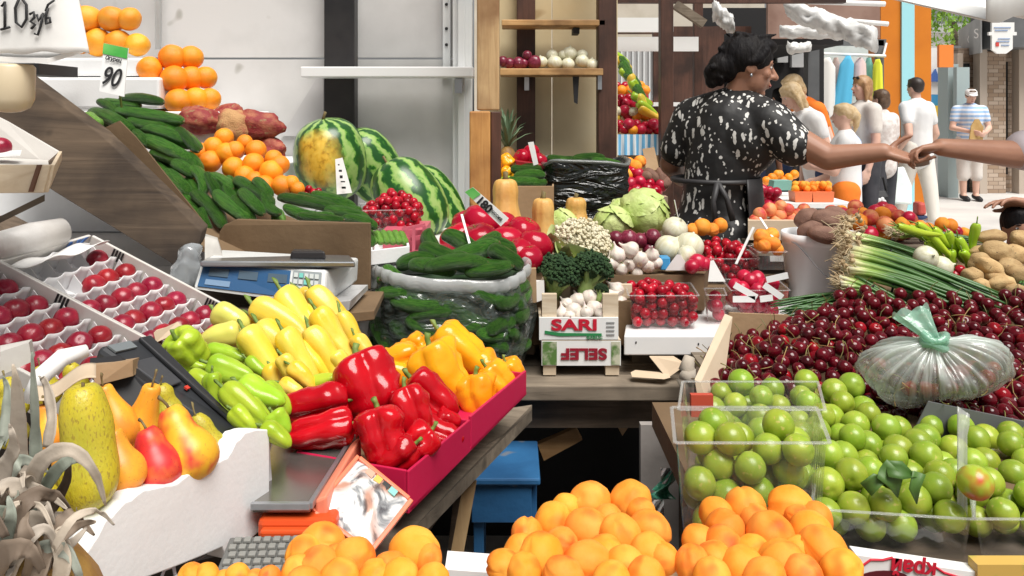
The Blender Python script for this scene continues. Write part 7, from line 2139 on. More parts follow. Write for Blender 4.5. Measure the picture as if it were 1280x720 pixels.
# printed carton below the plums
t = empty('printed_carton', P(1150, 760, .95), 'white carton with upside down red lettering at the bottom edge', 'carton')
c4 = [P(1062, 770, .955), P(1235, 790, .955), P(1228, 716, .955), P(1070, 693, .955)]
MB().prism(c4, (0, .02, 0)).build('front_panel', m_white, t, bevel=.001)
e = c4[1] - c4[0]
up = V((0, 0, 1))
lettering('край', .024, m_sari, frame(P(1142, 709, .953), -e, -up), t, bold=.0008)
for pts in ([(1077, 708), (1088, 700), (1104, 700), (1116, 697)], [(1168, 708), (1180, 716), (1200, 722), (1215, 724)]):
 MB().tube([P(a, b_, .9545) for a, b_ in pts], .0014, 6).build('border_line', m_sari, t)
mb = MB()
mb.prism([P(1105 + 30 * math.cos(a), 722 + 9 * math.sin(a), .9545) for a in [2 * PI * j / 20 for j in range(20)]], (0, -.001, 0))
mb.build('dark_print', M('dark_red_print', (.10, .008, .015), .5), t)
MB().bx(X(1222, .95), X(1420, .95), .95, .97, .74, Z(706, .95)).build('printed_carton', M('fruit_print', (.62, .40, .10), .5, (.30, .36, .06), 22, 4, .45, .6), label='carton with a yellow fruit print at the bottom right corner', cat='carton')
# ------------------------------------------------------------------ cherries
RC = .0142
def che_env(x, y):
 e = .872 + (y - 1.36) * .20
 e = min(e, .886 - .14 * (y - 1.38) + .42 * max(0, x - (.352 + .2 * (y - 1.38))))
 return e + .008 * math.sin(x * 17 + 1) * math.sin(y * 15)
def che_reg(x, y):
 return (.352 + (y - 1.38) * .20) < x < 1.42 and (1.36 if x < .62 else 1.265 + (.0 if x > .7 else (.7 - x) * 1.0)) < y < 1.80
pc = heap(che_reg, lambda x, y: che_env(x, y) - .052, che_env, RC, 1500, (), 51, 70, bounds=(.34, 1.42, 1.27, 1.80))
pc = seen(pc, RC, views=((0, 0, EYE), (-.2, 0, EYE), (.2, 0, EYE)), need=18)
infr = [p for p in pc if 640 + p.x / p.y * F < 1300]
infr.sort(key=lambda p: p.y)
near, far = infr[:300], infr[300:]
for i, p in enumerate(near):
 pr = CHER[i % 2] if rnd.random() < .15 else CHE[i % 6]
 up_ = Euler((rnd.gauss(0, .9), rnd.gauss(0, .9), rnd.uniform(0, 6.28))).to_matrix().to_4x4()
 inst(pr, TRS(p, up_, RC * 2 * rnd.uniform(.88, 1.06)), 'dark glossy cherry in the big cherry carton', 'cherry', 'cherries in the big carton')
print('CHERRIES', len(near), len(far), 'PLUMS', len(k1), len(k3))
if far:
 mb = MB()
 ms = MB()
 for i, p in enumerate(far):
  mb.ell(p, (RC, RC, RC * .95), rrot().to_3x3(), 14, 9)
  if i % 2 == 0:
   a = rnd.uniform(0, 6.28)
   ms.tube([p + V((0, 0, RC * .7)), p + V((.004 * math.cos(a), .004 * math.sin(a), RC * 1.6)), p + V((.016 * math.cos(a), .016 * math.sin(a), RC * 2.4))], .0008, 5)
 o = mb.build('cherry_mass', m_cherry, smooth=True, kind='stuff', label='far cherries at the back of the big carton', cat='cherries')
 ms.build('stems', MATS['cherry_stem'], parent=o)
t = empty('cherry_carton', V((.8, 1.6, .80)), 'big brown carton holding the dark cherries', 'carton')
A, B, C = P(868, 478, 1.43), P(905, 412, 1.70), P(1000, 412, 1.78)
A.z = .80
MB().hexa([V((.327, 1.37, .80)), V((.352, 1.37, .80)), V((.46, 1.80, .80)), V((.44, 1.80, .80)), P(868, 474, 1.38), P(876, 478, 1.38), P(916, 396, 1.76), P(906, 392, 1.76)]).build('left_panel', m_cardl, t, bevel=.001)
MB().prism([V((.455, 1.805, .80)), V((1.5, 1.805, .80)), P(1420, 420, 1.805), P(1000, 402, 1.805), P(985, 394, 1.805), P(912, 391, 1.805)], (0, .006, 0)).build('back_panel', m_card, t)
MB().hexa([V((.60, 1.245, .80)), V((1.4, 1.255, .80)), V((1.4, 1.26, .80)), V((.60, 1.25, .80)), P(1160, 502, 1.245), P(1420, 556, 1.255), P(1420, 555, 1.26), P(1160, 501, 1.25)]).build('front_panel', m_darkgrey, t)
MB().prism([(.345, 1.345, .80), (.60, 1.345, .80), (.60, 1.345, .868), (.345, 1.345, .862)], (0, .005, 0)).build('front_flap', m_cardd, t)
MB().prism([(.36, 1.36, .803), (1.4, 1.262, .803), (1.4, 1.80, .803), (.46, 1.80, .803)], (0, 0, .006)).build('bottom', m_cardd, t)
# tied bag on the cherries
t = empty('tied_bag', P(1172, 500, 1.32), 'knotted translucent bag of cherries with a green tied neck', 'bag')
K = P(1168, 426, 1.285)
CB = P(1172, 460, 1.315)
RB = Matrix.Rotation(R(-9), 3, 'Y') @ Matrix.Diagonal((.100, .08, .058))
POLE = (RB.inverted() @ (K - CB)).normalized()
PX = POLE.cross(V((0, 1, 0))).normalized()
PY = POLE.cross(PX)
def plt_(a, v):
 n1 = noise.noise(V((math.cos(a) * 5, math.sin(a) * 5, v * 1.2)))
 n2 = noise.noise(V((math.cos(a) * 13, math.sin(a) * 13, v * 2.0 + 5)))
 return (1 - 4.5 * abs(n1)) * .6 + (1 - 4.5 * abs(n2)) * .5
def bag(u, v):
 a = 2 * PI * u
 th = .12 + v * 2.9
 pl = plt_(a, v)
 k = max(0, 1 - v * 1.15) ** 1.3
 r = (1 + pl * .12 * k * min(1, v * 5) + .22 * noise.noise(V((math.cos(a) * 1.6 + 3, math.sin(a) * 1.6, v * 2.4))) + .07 * noise.noise(V((math.cos(a) * 6, math.sin(a) * 6, v * 7)))) * (1 + .17 * math.cos(2 * a + .6))
 d = POLE * math.cos(th) + (PX * math.cos(a) + PY * math.sin(a)) * math.sin(th)
 p = CB + RB @ (d * r)
 w = max(0, 1 - v / .16) ** 2
 return p.lerp(K + (RB @ (PX * math.cos(a) + PY * math.sin(a))) * .14, w * .8)
mb = MB()
mb.grid(bag, 241, 30)
def bag_mat():
 m = clear_plastic('bag_film_green', tint=(.92, .96, .93), opaque=.3, body=(.80, .88, .83), rough=.18, wrinkle=.6, wscale=16, wdist=.006)
 t_ = m.node_tree
 at = t_.nodes.new('ShaderNodeAttribute')
 at.attribute_name = 'layers'
 for n in t_.nodes:
  if n.type == 'MIX_SHADER' and not n.inputs[0].is_linked and any(l.from_node.type == 'BSDF_TRANSPARENT' for l in n.inputs[1].links):
   t_.links.new(at.outputs['Fac'], n.inputs[0])
 return m
o = mb.build('bag_body', bag_mat(), t, smooth=True)
fl = []
for i in range(241):
 a = 2 * PI * i / 240
 for j in range(30):
  v = j / 29
  pl = plt_(a, v)
  fl.append(max(.12, min(.9, .27 + .5 * max(0, 1 - v * 3.2) + .40 * max(0, pl) * max(0, 1.1 - v * 1.1))))
at = o.data.attributes.new('layers', 'FLOAT', 'POINT')
at.data.foreach_set('value', fl[:len(o.data.vertices)])
m_neck = clear_plastic('bag_neck_green', tint=(.8, .95, .88), opaque=.5, body=(.46, .78, .62), rough=.25, wrinkle=.7, wscale=30, wdist=.006)
mb = MB()
rings = []
for i in range(12):
 u = i / 11
 c = K + (P(1138, 388, 1.31) - K) * u
 w = .011 + .020 * u ** 1.2
 ax = (P(1152, 384, 1.31) - P(1122, 392, 1.31)).normalized()
 rings.append([c + ax * w * math.cos(a) + V((0, 1, 0)) * (.012 - .006 * u) * math.sin(a) * (1 + .4 * math.sin(5 * a)) + V((0, 0, .006 * u * math.sin(4 * a))) for a in [2 * PI * j / 28 for j in range(28)]])
mb.loft(rings, cap=False)
mb.build('neck', m_neck, t, smooth=True)
mb = MB()
for k_ in range(3):
 mb.tube([K + V((.017 * math.cos(a + k_), .015 * math.sin(a + k_), .004 * math.sin(a * 2) + (k_ - 1) * .006)) for a in [2 * PI * j / 16 for j in range(17)]], .0065, 8)
mb.build('knot', m_neck, t, smooth=True)
for i in range(46):
 a, rr_, = rnd.uniform(0, 6.28), math.sqrt(rnd.uniform(0, 1))
 p = CB + RB @ V((.80 * rr_ * math.cos(a), .72 * rr_ * math.sin(a), -.52 + .30 * rr_ ** 2 + rnd.uniform(-.1, .45) * (1 - rr_)))
 inst(CHE[i % 6] if i % 3 else CHER[0], TRS(p, rrot(), RC * 1.8), 'cherry inside the tied bag', 'cherry', 'cherries in the tied bag')
# ------------------------------------------------------------------ spring onions and greens
m_son = None
def sonion_mat(name, length):
 m, t, b = _tree(name)
 tc = t.nodes.new('ShaderNodeTexCoord')
 at = t.nodes.new('ShaderNodeAttribute')
 at.attribute_name = 'along'
 n = nd(t, 'ShaderNodeTexNoise', Scale=30.0, Detail=3.0)
 t.links.new(tc.outputs['Object'], n.inputs['Vector'])
 ma = nd(t, 'ShaderNodeMath', operation='MULTIPLY_ADD')
 t.links.new(n.outputs['Fac'], ma.inputs[0])
 ma.inputs[1].default_value = .14
 t.links.new(at.outputs['Fac'], ma.inputs[2])
 c = ramp(t, ma.outputs[0], [(.06, (.70, .66, .50)), (.17, (.60, .60, .30)), (.30, (.22, .34, .065)), (.50, (.060, .145, .030)), (1.0, (.045, .125, .03))])
 t.links.new(c, b.inputs['Base Color'])
 b.inputs['Roughness'].default_value = .35
 return m
M_SON = sonion_mat('spring_onion', 1)
def bundle(a, b_, wa, wb, n, label, seed, sag=.01, rootlen=.02, d_r=.004, droop=0.0, green_tip=True, roots=True, rmat=None, mat=None, off=0.0):
 """spring onions tied together from root end a to leaf end b_"""
 q = random.Random(seed)
 a, b_ = V(a), V(b_)
 t = empty('spring_onion_bundle', V(((a.x + b_.x) / 2, (a.y + b_.y) / 2, min(a.z, b_.z) - .03)), label, 'spring onions', 'spring onion bundles')
 ax = (b_ - a).normalized()
 s1 = ax.cross(V((0, 0, 1))).normalized()
 s2 = s1.cross(ax).normalized()
 mb, al = MB(), []
 mr_ = MB()
 for i in range(n):
  u = q.uniform(-1, 1)
  h = q.uniform(-1, 1) * math.sqrt(max(0, 1 - u * u))
  st = a + s1 * u * wa + s2 * h * wa * .55 + ax * q.uniform(-.015, .02)
  en = b_ + s1 * (u * wb + q.gauss(0, wb * .2)) + s2 * h * wb * .5 + ax * q.uniform(-.08, .03)
  md = st.lerp(en, .30) - s1 * u * wa * .35 - s2 * h * wa * .2
  pts, rad = [], []
  for k in range(9):
   w = k / 8
   p = (st * (1 - w) ** 2 + md * 2 * w * (1 - w) + en * w * w) + V((0, 0, sag * math.sin(w * PI) - droop * w * w * q.uniform(.6, 1.3)))
   pts.append(p)
   r = d_r * (1.35 if k == 0 else 1.15 if k < 3 else 1.0 if k < 6 else .75 if k < 8 else .2)
   rad.append(r * q.uniform(.9, 1.1))
  n0 = len(mb.v)
  mb.tube(pts, rad, 7, flat=.8)
  for k in range(9):
   al += [off + k / 8 * (1 - off)] * 7
  if roots:
   for k in range(5):
    e = st - ax * q.uniform(.4, 1) * rootlen + s1 * q.gauss(0, .006) + s2 * q.gauss(0, .006)
    mr_.tube([st, st.lerp(e, .5) + s2 * q.gauss(0, .003), e], [.0012, .0009, .0005], 4)
 o = mb.build('stalks', mat or M_SON, t, smooth=True)
 at = o.data.attributes.new('along', 'FLOAT', 'POINT')
 at.data.foreach_set('value', al[:len(o.data.vertices)])
 if roots:
  mr_.build('roots', M('onion_root', (.46, .34, .20), .9, (.58, .48, .32), 20), t)
 c = a.lerp(b_, .34)
 pts = [c + s1 * (wa * .95) * math.cos(x) + s2 * (wa * .62) * math.sin(x) for x in [2 * PI * j / 20 for j in range(21)]]
 MB().tube(pts, .0022, 6).build('tie', m_ink, t)
 return t
bundle(P(1068, 318, 1.98), P(1255, 385, 1.80), .038, .055, 46, 'long spring onion bundle on top with white stems at the left', 61, .014, .03, .0066)
bundle(P(1060, 335, 1.93), P(1240, 392, 1.78), .034, .05, 36, 'spring onion bundle lying just below the top one', 65, .010, .03, .0064)
bundle(P(1056, 352, 1.90), P(1150, 398, 1.80), .034, .03, 40, 'short spring onion bundle at the lower left with pale stems', 62, .010, .03, .0050)
bundle(P(1060, 300, 2.10), P(1200, 345, 2.06), .040, .05, 40, 'spring onion bundle behind the top one', 63, .012, .03, .0050)
bundle(P(1120, 290, 2.25), P(1215, 300, 2.2), .03, .03, 26, 'dark spring onions at the back near the chillies', 66, .008, .025, .0050, off=.2)
bundle(P(1052, 372, 1.93), P(980, 384, 1.92), .022, .04, 46, 'bundle of thin green leaves pointing left beside the bucket', 64, .004, .02, .0034, roots=False, off=.42)
bundle(P(1050, 386, 1.88), P(985, 392, 1.86), .02, .035, 30, 'lower bundle of thin green leaves beside the cherry carton', 67, .004, .02, .0034, roots=False, off=.42)
bundle(P(1290, 350, 1.95), P(1262, 392, 1.86), .03, .03, 24, 'clump of green herb leaves at the right edge', 69, .01, .02, .0034, roots=False, off=.5)
# roots hanging over the bucket side
t = empty('onion_root_clump', P(1066, 350, 1.93), 'clump of dry spring onion roots and bulbs beside the bucket', 'roots')
t['kind'] = 'stuff'
mb, mr_ = MB(), MB()
q = random.Random(9)
for i in range(90):
 p = P(q.gauss(1064, 9), q.uniform(268, 392), q.uniform(1.88, 2.04))
 mb.ell(p, (.006, .006, .008), rrot(q).to_3x3(), 8, 6)
 for k in range(5):
  e = p + V((q.gauss(-.012, .012), q.gauss(-.006, .01), q.gauss(0, .012)))
  mr_.tube([p, p.lerp(e, .5) + V((0, 0, .002)), e], [.0012, .001, .0006], 4)
o = mb.build('bulbs', M('bulb_tan', (.50, .38, .22), .8, (.36, .25, .13), 30), t, smooth=True)
mr_.build('root_hairs', MATS['onion_root'], t)
# chillies, yellow onions, potatoes on the right
for i, (px, py, ang, L, W) in enumerate([(1148, 296, 28, 60, 10), (1160, 300, 34, 62, 10), (1172, 292, 25, 60, 11), (1185, 302, 40, 52, 11), (1196, 310, 60, 48, 12), (1170, 318, 50, 40, 11), (1204, 318, 70, 46, 12), (1192, 330, 80, 36, 12), (1180, 310, 45, 52, 10), (1218, 300, 95, 42, 12), (1210, 328, 60, 34, 12), (1150, 288, 12, 60, 10)]):
 put(CHIL[i % 2], px, py, 2.10 - i * .005, ang, 5, L, W, 'long green chilli lying behind the spring onions', 'chilli', 'green chillies')
for i, (px, py, r, lab) in enumerate([(1158, 322, 15, 'yellow white onion lying among the spring onions'), (1178, 334, 14, 'white onion half under the spring onion leaves')]):
 inst(ONW, TRS(P(px, py, 2.0), Euler((1.2, .3, i)).to_matrix().to_4x4(), r * 2 * 2.0 / F), lab, 'onion')
for i, (px, py, r) in enumerate([(1200, 338, 7), (1206, 344, 7), (1194, 344, 6)]):
 inst(SOUR[0], TRS(P(px, py, 2.02), rrot(), r * 2 * 2.02 / F), 'small red pepper bit beside the chillies', 'pepper', 'red bits by the chillies')
for i, (px, py, L, W, a, d) in enumerate([(1240, 296, 40, 20, -5, 2.06), (1246, 314, 44, 26, 8, 2.0), (1226, 330, 30, 28, 60, 1.97), (1238, 336, 40, 26, 40, 1.93), (1262, 334, 36, 24, 10, 1.98), (1216, 346, 28, 22, 30, 1.92), (1252, 354, 36, 22, -10, 1.88), (1270, 318, 30, 26, 10, 2.05), (1275, 345, 36, 26, 20, 1.95), (1224, 316, 24, 20, 0, 2.05), (1280, 300, 36, 24, 10, 2.1), (1228, 358, 26, 18, 30, 1.88), (1270, 364, 30, 20, 5, 1.86), (1244, 345, 28, 20, 5, 1.92)]):
 inst(POT[i % 3], along(P(px, py, d), a, 5, L * d / F / 1.35, W * d / F / .95, roll=i), 'yellowish potato heaped at the right edge', 'potato', 'yellowish potatoes at the right')
# riser under them
MB().hexa([P(1062, 430, 1.84), P(1420, 430, 1.84), P(1420, 370, 2.3), P(1040, 370, 2.3), P(1062, 388, 1.84), P(1420, 388, 1.84), P(1420, 310, 2.3), P(1050, 322, 2.3)]).build('green_riser', m_cardd, label='sloping carton under the spring onions and potatoes', cat='carton')
# ------------------------------------------------------------------ fruit on the next table behind (right of the vendor)
t = empty('far_fruit_table', V((X(1090, 3.0), 3.1, 0)), 'fruit table behind the spring onions', 'table')
MB().bx(X(930, 2.9), X(1240, 2.9), 2.75, 3.35, Z(300, 2.9) - .03, Z(300, 2.9)).build('tabletop', m_greyplank, t)
for x in (X(935, 2.9), X(1200, 2.9)):
 MB().bx(x, x + .05, 2.9, 2.95, 0, Z(300, 2.9) - .031).build('leg', m_tabledark, t)
zt2 = Z(300, 2.9)
FR = [ball('peach', M('peach_skin', (.78, .30, .12), .6, (.62, .06, .05), 1.6, 3, .42, .6, vary=.12), groove=.06, gw=.15, dimple=.1, seed=k) for k in (301, 302)]
ff = heap(lambda x, y: True, lambda x, y: zt2 + .001, lambda x, y: zt2 + .125 - abs(x - 1.30) * .05 - max(0, 2.92 - y) * .3, .030, 160, (), 71, 50, bounds=(X(1056, 2.95), X(1130, 2.95), 2.82, 3.15))
for i, p in enumerate(seen(ff, .03)):
 inst((FR + [APR[0], RAD[0]])[i % 4], TRS(p, rrot(), .06), 'blushed peach on the table behind the spring onions', 'peach', 'peaches behind the spring onions')
for i, (px, py, r, pr) in enumerate([(1150, 283, 8, 'o'), (1160, 286, 8, 'o'), (1178, 280, 9, 'o'), (1188, 282, 9, 'o'), (1182, 291, 9, 'r'), (1170, 290, 8, 'g'), (1144, 288, 8, 'g'), (1195, 290, 8, 'r'), (1136, 272, 8, 'r'), (1136, 286, 9, 'o'), (1128, 280, 9, 'o'), (1205, 292, 8, 'o')]):
 inst({'o': APR[1], 'r': RAD[1], 'g': PLUM[0]}[pr], TRS(P(px, py, 2.8), rrot(), r * 2 * 2.8 / F), {'o': 'orange apricot on the far table near the man in white', 'r': 'red fruit on the far table near the man in white', 'g': 'green fruit on the far table near the man in white'}[pr], 'fruit', {'o': 'apricots on the far table', 'r': 'red fruit on the far table', 'g': 'green fruit on the far table'}[pr])
for i, (px, py, r) in enumerate([(950, 268, 9), (962, 262, 9), (975, 268, 9), (985, 262, 8), (970, 276, 9), (990, 274, 9), (955, 280, 8), (998, 268, 8), (1005, 262, 8), (945, 276, 9), (982, 284, 8), (966, 288, 8), (976, 258, 8)]):
 inst(FR[i % 2], TRS(P(px, py, 2.9), rrot(), r * 2 * 2.9 / F), 'peach on the table just right of the vendor', 'peach', 'peaches right of the vendor')
MB().hexa([P(935, 300, 2.82), P(1010, 300, 2.82), P(1010, 296, 3.05), P(935, 296, 3.05), P(935, 276, 2.82), P(1010, 276, 2.82), P(1010, 270, 3.05), P(935, 270, 3.05)]).build('fruit_carton', m_cardl, label='pale carton under the peaches right of the vendor', cat='carton')
# second far stall with punnets (y = 5)
t = empty('punnet_stall', V((X(1010, 5.0), 5.2, 0)), 'white stall table with punnets of orange fruit behind the vendor', 'table')
MB().bx(X(940, 5), X(1060, 5), 4.9, 5.6, Z(252, 5) - .03, Z(252, 5)).build('tabletop', m_white, t)
MB().bx(X(985, 5), X(1042, 5), 4.92, 4.98, Z(285, 5), Z(253.5, 5) - .03).build('front_crate', M('grey_green_crate', (.22, .26, .24), .6), t)
MB().bx(X(1042, 5), X(1058, 5), 5.3, 5.35, 0, Z(252, 5) - .031).build('leg', m_darkgrey, t)
MB().bx(X(945, 5), X(960, 5), 5.3, 5.35, 0, Z(252, 5) - .031).build('leg', m_darkgrey, t)
for k, (px0, px1) in enumerate(((991, 1011), (1013, 1038))):
 MB().prism([(X(px0, 5), 4.95, Z(251.5, 5)), (X(px1, 5), 4.95, Z(251.5, 5)), (X(px1 + 1, 5), 4.95, Z(239, 5)), (X(px0 - 1, 5), 4.95, Z(239, 5))], (0, .12, 0)).build('orange_punnet', M('salmon_tub', (.78, .20, .08), .4), label='salmon punnet of orange fruit, %s of the pair on the white stall table' % ('left' if k == 0 else 'right'), cat='punnet')
 for i in range(8):
  px = px0 + 3 + (px1 - px0 - 6) * (i % 4) / 3
  inst(APR[i % 4], TRS(P(px, 236 - 5 * (i // 4), 5.0 + .03 * (i % 3)), rrot(), .05), 'orange fruit in the salmon punnets', 'fruit', 'fruit in the salmon punnets')
MB().prism([P(966, 238, 5.0), P(989, 238, 5.0), P(990, 226, 5.0), P(968, 226, 5.0)], (0, .1, 0)).build('teal_box', M('teal_card', (.20, .42, .36), .6), label='teal box left of the salmon punnets', cat='box')
for i in range(9):
 inst(ORA[i % 3], TRS(P(958 + (i * 7) % 40, 226 - 4 * (i % 3), 5.3), rrot(), .06), 'yellow orange fruit behind the teal box', 'fruit', 'fruit behind the teal box')
for i in range(24):
 inst(RAD[i % 2], TRS(P(945 + (i * 5) % 28, 236 + (i * 7) % 30, 4.4 + .02 * (i % 4)), rrot(), .055), 'small pink fruit in the tub beside the vendor', 'fruit', 'pink fruit beside the vendor')
MB().bx(X(940, 4.4), X(978, 4.4), 4.42, 4.6, 0, Z(262, 4.4)).build('pink_stand', m_white, label='white stand under the pink fruit beside the vendor', cat='stand')
# far stall left of the vendor: tiers of mixed produce (y = 4.6 to 5.2)
t = empty('mixed_fruit_stall', V((X(795, 5.0), 5.0, 0)), 'stall of stepped mixed fruit with a blue striped cloth left of the vendor', 'stall')
for k in range(4):
 MB().bx(X(768, 4.8), X(826, 4.8), 4.75 + k * .16, 4.75 + k * .16 + .155, 0, Z(168 - k * 17, 4.8)).build('tier', m_card, t)
mb = MB()
mb.grid(lambda u, v: P(768 + 56 * u, 168 + 26 * v, 4.72 - .015 * math.sin(u * 30) * v), 50, 4)
def stripes():
 m, t_, b = _tree('striped_cloth')
 tc = t_.nodes.new('ShaderNodeTexCoord')
 w = t_.nodes.new('ShaderNodeTexWave')
 w.inputs['Scale'].default_value = 9.0
 t_.links.new(tc.outputs['Object'], w.inputs['Vector'])
 c = ramp(t_, w.outputs['Fac'], [(.45, (.16, .45, .72)), (.55, (.74, .80, .84))])
 t_.links.new(c, b.inputs['Base Color'])
 b.inputs['Roughness'].default_value = .8
 return m
mb.build('striped_cloth', stripes(), t, smooth=True)
mixc_ = [APR[0], RAD[0], TOM[0], LNGY[0], PLUM[0], ONW, ORA[0], RAD[1]]
q = random.Random(21)
for k in range(4):
 for i in range(11):
  pr = [q.choice([RAD[0], TOM[0], ORA[0], RAD[1]]), q.choice([ORA[0], RAD[0], ONW, LNGY[0]]), q.choice([TOM[0], ONW, RAD[0], TOM[1]]), q.choice([TOM[0], RAD[1], ORA[1]])][k]
  sz = q.uniform(.055, .075)
  p = V((X(770 + i * 5.2, 4.8), 4.78 + k * .16 + q.uniform(0, .05), Z(168 - k * 17, 4.8) + sz * .45 + .03 * (i % 2)))
  inst(pr, TRS(p, rrot(q), sz), 'colourful fruit on the stepped stall left of the vendor', 'fruit', 'fruit on the stepped stall')
for i in range(13):
 a = P(772 + i * 3.0 + q.uniform(-3, 3), 66 + i * 5.0, 5.0)
 put(q.choice([LNGG[0], LNGG[1], CUK[0], LNGY[1]]), 774 + i * 3.2, 72 + i * 5.8, 5.0 - i * .01, q.uniform(20, 70), 0, 30, 13, 'green vegetable hanging along the slope above the stepped stall', 'vegetable', 'greens above the stepped stall')
MB().prism([P(808, 214, 4.3), P(824, 212, 4.3), P(818, 184, 4.35), P(803, 186, 4.35)], (0, .006, 0)).build('cardboard_sign', m_card, label='small blank cardboard sign standing left of the vendor', cat='sign')
# crate of potatoes and red tomatoes beside the vendor
t = empty('low_produce_stand', V((X(805, 3.6), 3.6, 0)), 'stand with red fruit just left of the vendor', 'stand')
MB().bx(X(775, 3.5), X(835, 3.5), 3.5, 3.9, 0, Z(246, 3.5)).build('stand_body', m_cardl, t)
for i, (px, py, r, k) in enumerate([(782, 238, 9, 0), (795, 240, 10, 0), (808, 238, 10, 0), (820, 240, 9, 0), (788, 230, 9, 1), (800, 228, 9, 1), (812, 230, 9, 0), (826, 232, 8, 1), (780, 226, 8, 1), (815, 220, 9, 2), (826, 222, 9, 2), (806, 222, 8, 2), (832, 228, 8, 2), (786, 204, 8, 3), (794, 208, 9, 3), (800, 202, 8, 3), (780, 210, 8, 1), (790, 215, 8, 0), (798, 218, 8, 1), (784, 218, 8, 3)]):
 inst([TOM[0], RAD[0], POTB[0], APR[0]][k], TRS(P(px, py, 3.55 + .02 * (240 - py) / 10), rrot(), r * 2 * 3.55 / F), ['red tomato on the stand left of the vendor', 'pinkish red fruit on the stand left of the vendor', 'brown potato on the stand left of the vendor', 'orange fruit at the back of the stand left of the vendor'][k], 'fruit', ['tomatoes on the stand', 'pink fruit on the stand', 'potatoes on the stand', 'orange fruit on the stand'][k])
# ================================================================== PEOPLE
m_skin = M('skin_tanned', (.40, .185, .110), .5, (.44, .205, .125), 5, 4, .4, .6, sss=.1)
m_skin2 = M('skin_brown', (.33, .16, .10), .5, (.39, .195, .125), 5, 4, .4, .6, sss=.1)
m_skinf = M('skin_fair', (.66, .40, .31), .55, (.70, .45, .35), 5, 4, .4, .6)
m_hairb = M('hair_black', (.008, .007, .008), .6, (.012, .010, .010), 30, 4, .4, .6, bump=.8, bscale=70, stretch=(1, 1, .3), spec=.15)
m_hairbr = M('hair_brown', (.075, .040, .022), .5, (.12, .07, .04), 30, 4, bump=.5, bscale=50)
m_hairbl = M('hair_blonde', (.52, .36, .18), .5, (.66, .50, .30), 30, 4, bump=.5, bscale=50)
m_hairg = M('hair_auburn', (.32, .17, .08), .5, (.42, .25, .12), 30, 4, bump=.5, bscale=50)
def dress_mat():
 m, t, b = _tree('dress_print')
 L = t.links.new
 tc = t.nodes.new('ShaderNodeTexCoord')
 nz = nd(t, 'ShaderNodeTexNoise', Scale=26.0, Detail=2.0)
 L(tc.outputs['Object'], nz.inputs['Vector'])
 vm = nd(t, 'ShaderNodeVectorMath', operation='MULTIPLY_ADD')
 L(nz.outputs['Color'], vm.inputs[0])
 vm.inputs[1].default_value = (.03, .03, .03)
 L(tc.outputs['Object'], vm.inputs[2])
 wv = vm.outputs[0]
 col = None
 for k, (rot, sc, th, loc) in enumerate([((.2, .5, .9), (32, 32, 9.5), .18, (0, 0, 0)), ((.9, 2.2, .4), (36, 36, 11), .17, (3, 1, 2)), ((1.5, .8, 2.6), (28, 28, 8.5), .165, (7, 5, 1)), ((0.4, 1.5, .2), (48, 48, 40), .16, (2, 2, 2))]):
  mp = t.nodes.new('ShaderNodeMapping')
  mp.inputs['Rotation'].default_value = rot
  mp.inputs['Location'].default_value = loc
  mp.inputs['Scale'].default_value = sc
  L(wv, mp.inputs[0])
  v = nd(t, 'ShaderNodeTexVoronoi', Scale=1.0)
  v.inputs['Randomness'].default_value = .9
  L(mp.outputs[0], v.inputs['Vector'])
  # only some of the cells carry a mark
  sx = t.nodes.new('ShaderNodeSeparateColor')
  L(v.outputs['Color'], sx.inputs[0])
  gt = nd(t, 'ShaderNodeMath', operation='GREATER_THAN')
  gt.inputs[1].default_value = .3
  L(sx.outputs[0], gt.inputs[0])
  lt = nd(t, 'ShaderNodeMath', operation='LESS_THAN')
  lt.inputs[1].default_value = th + .055
  L(v.outputs['Distance'], lt.inputs[0])
  mu = nd(t, 'ShaderNodeMath', operation='MULTIPLY')
  L(gt.outputs[0], mu.inputs[0])
  L(lt.outputs[0], mu.inputs[1])
  col = mixc(t, mu.outputs[0], col if col is not None else (.010, .0095, .010), (.66, .65, .62) if k < 3 else (.55, .54, .52))
 L(col, b.inputs['Base Color'])
 b.inputs['Roughness'].default_value = .6
 n = nd(t, 'ShaderNodeTexNoise', Scale=9.0, Detail=3.0)
 L(tc.outputs['Object'], n.inputs['Vector'])
 bp = nd(t, 'ShaderNodeBump', Strength=.5, Distance=.02)
 L(n.outputs['Fac'], bp.inputs['Height'])
 L(bp.outputs[0], b.inputs['Normal'])
 return m
m_dress = dress_mat()
m_apron = M('apron_black', (.022, .021, .023), .55, (.04, .038, .04), 6, bump=.3, bscale=9)
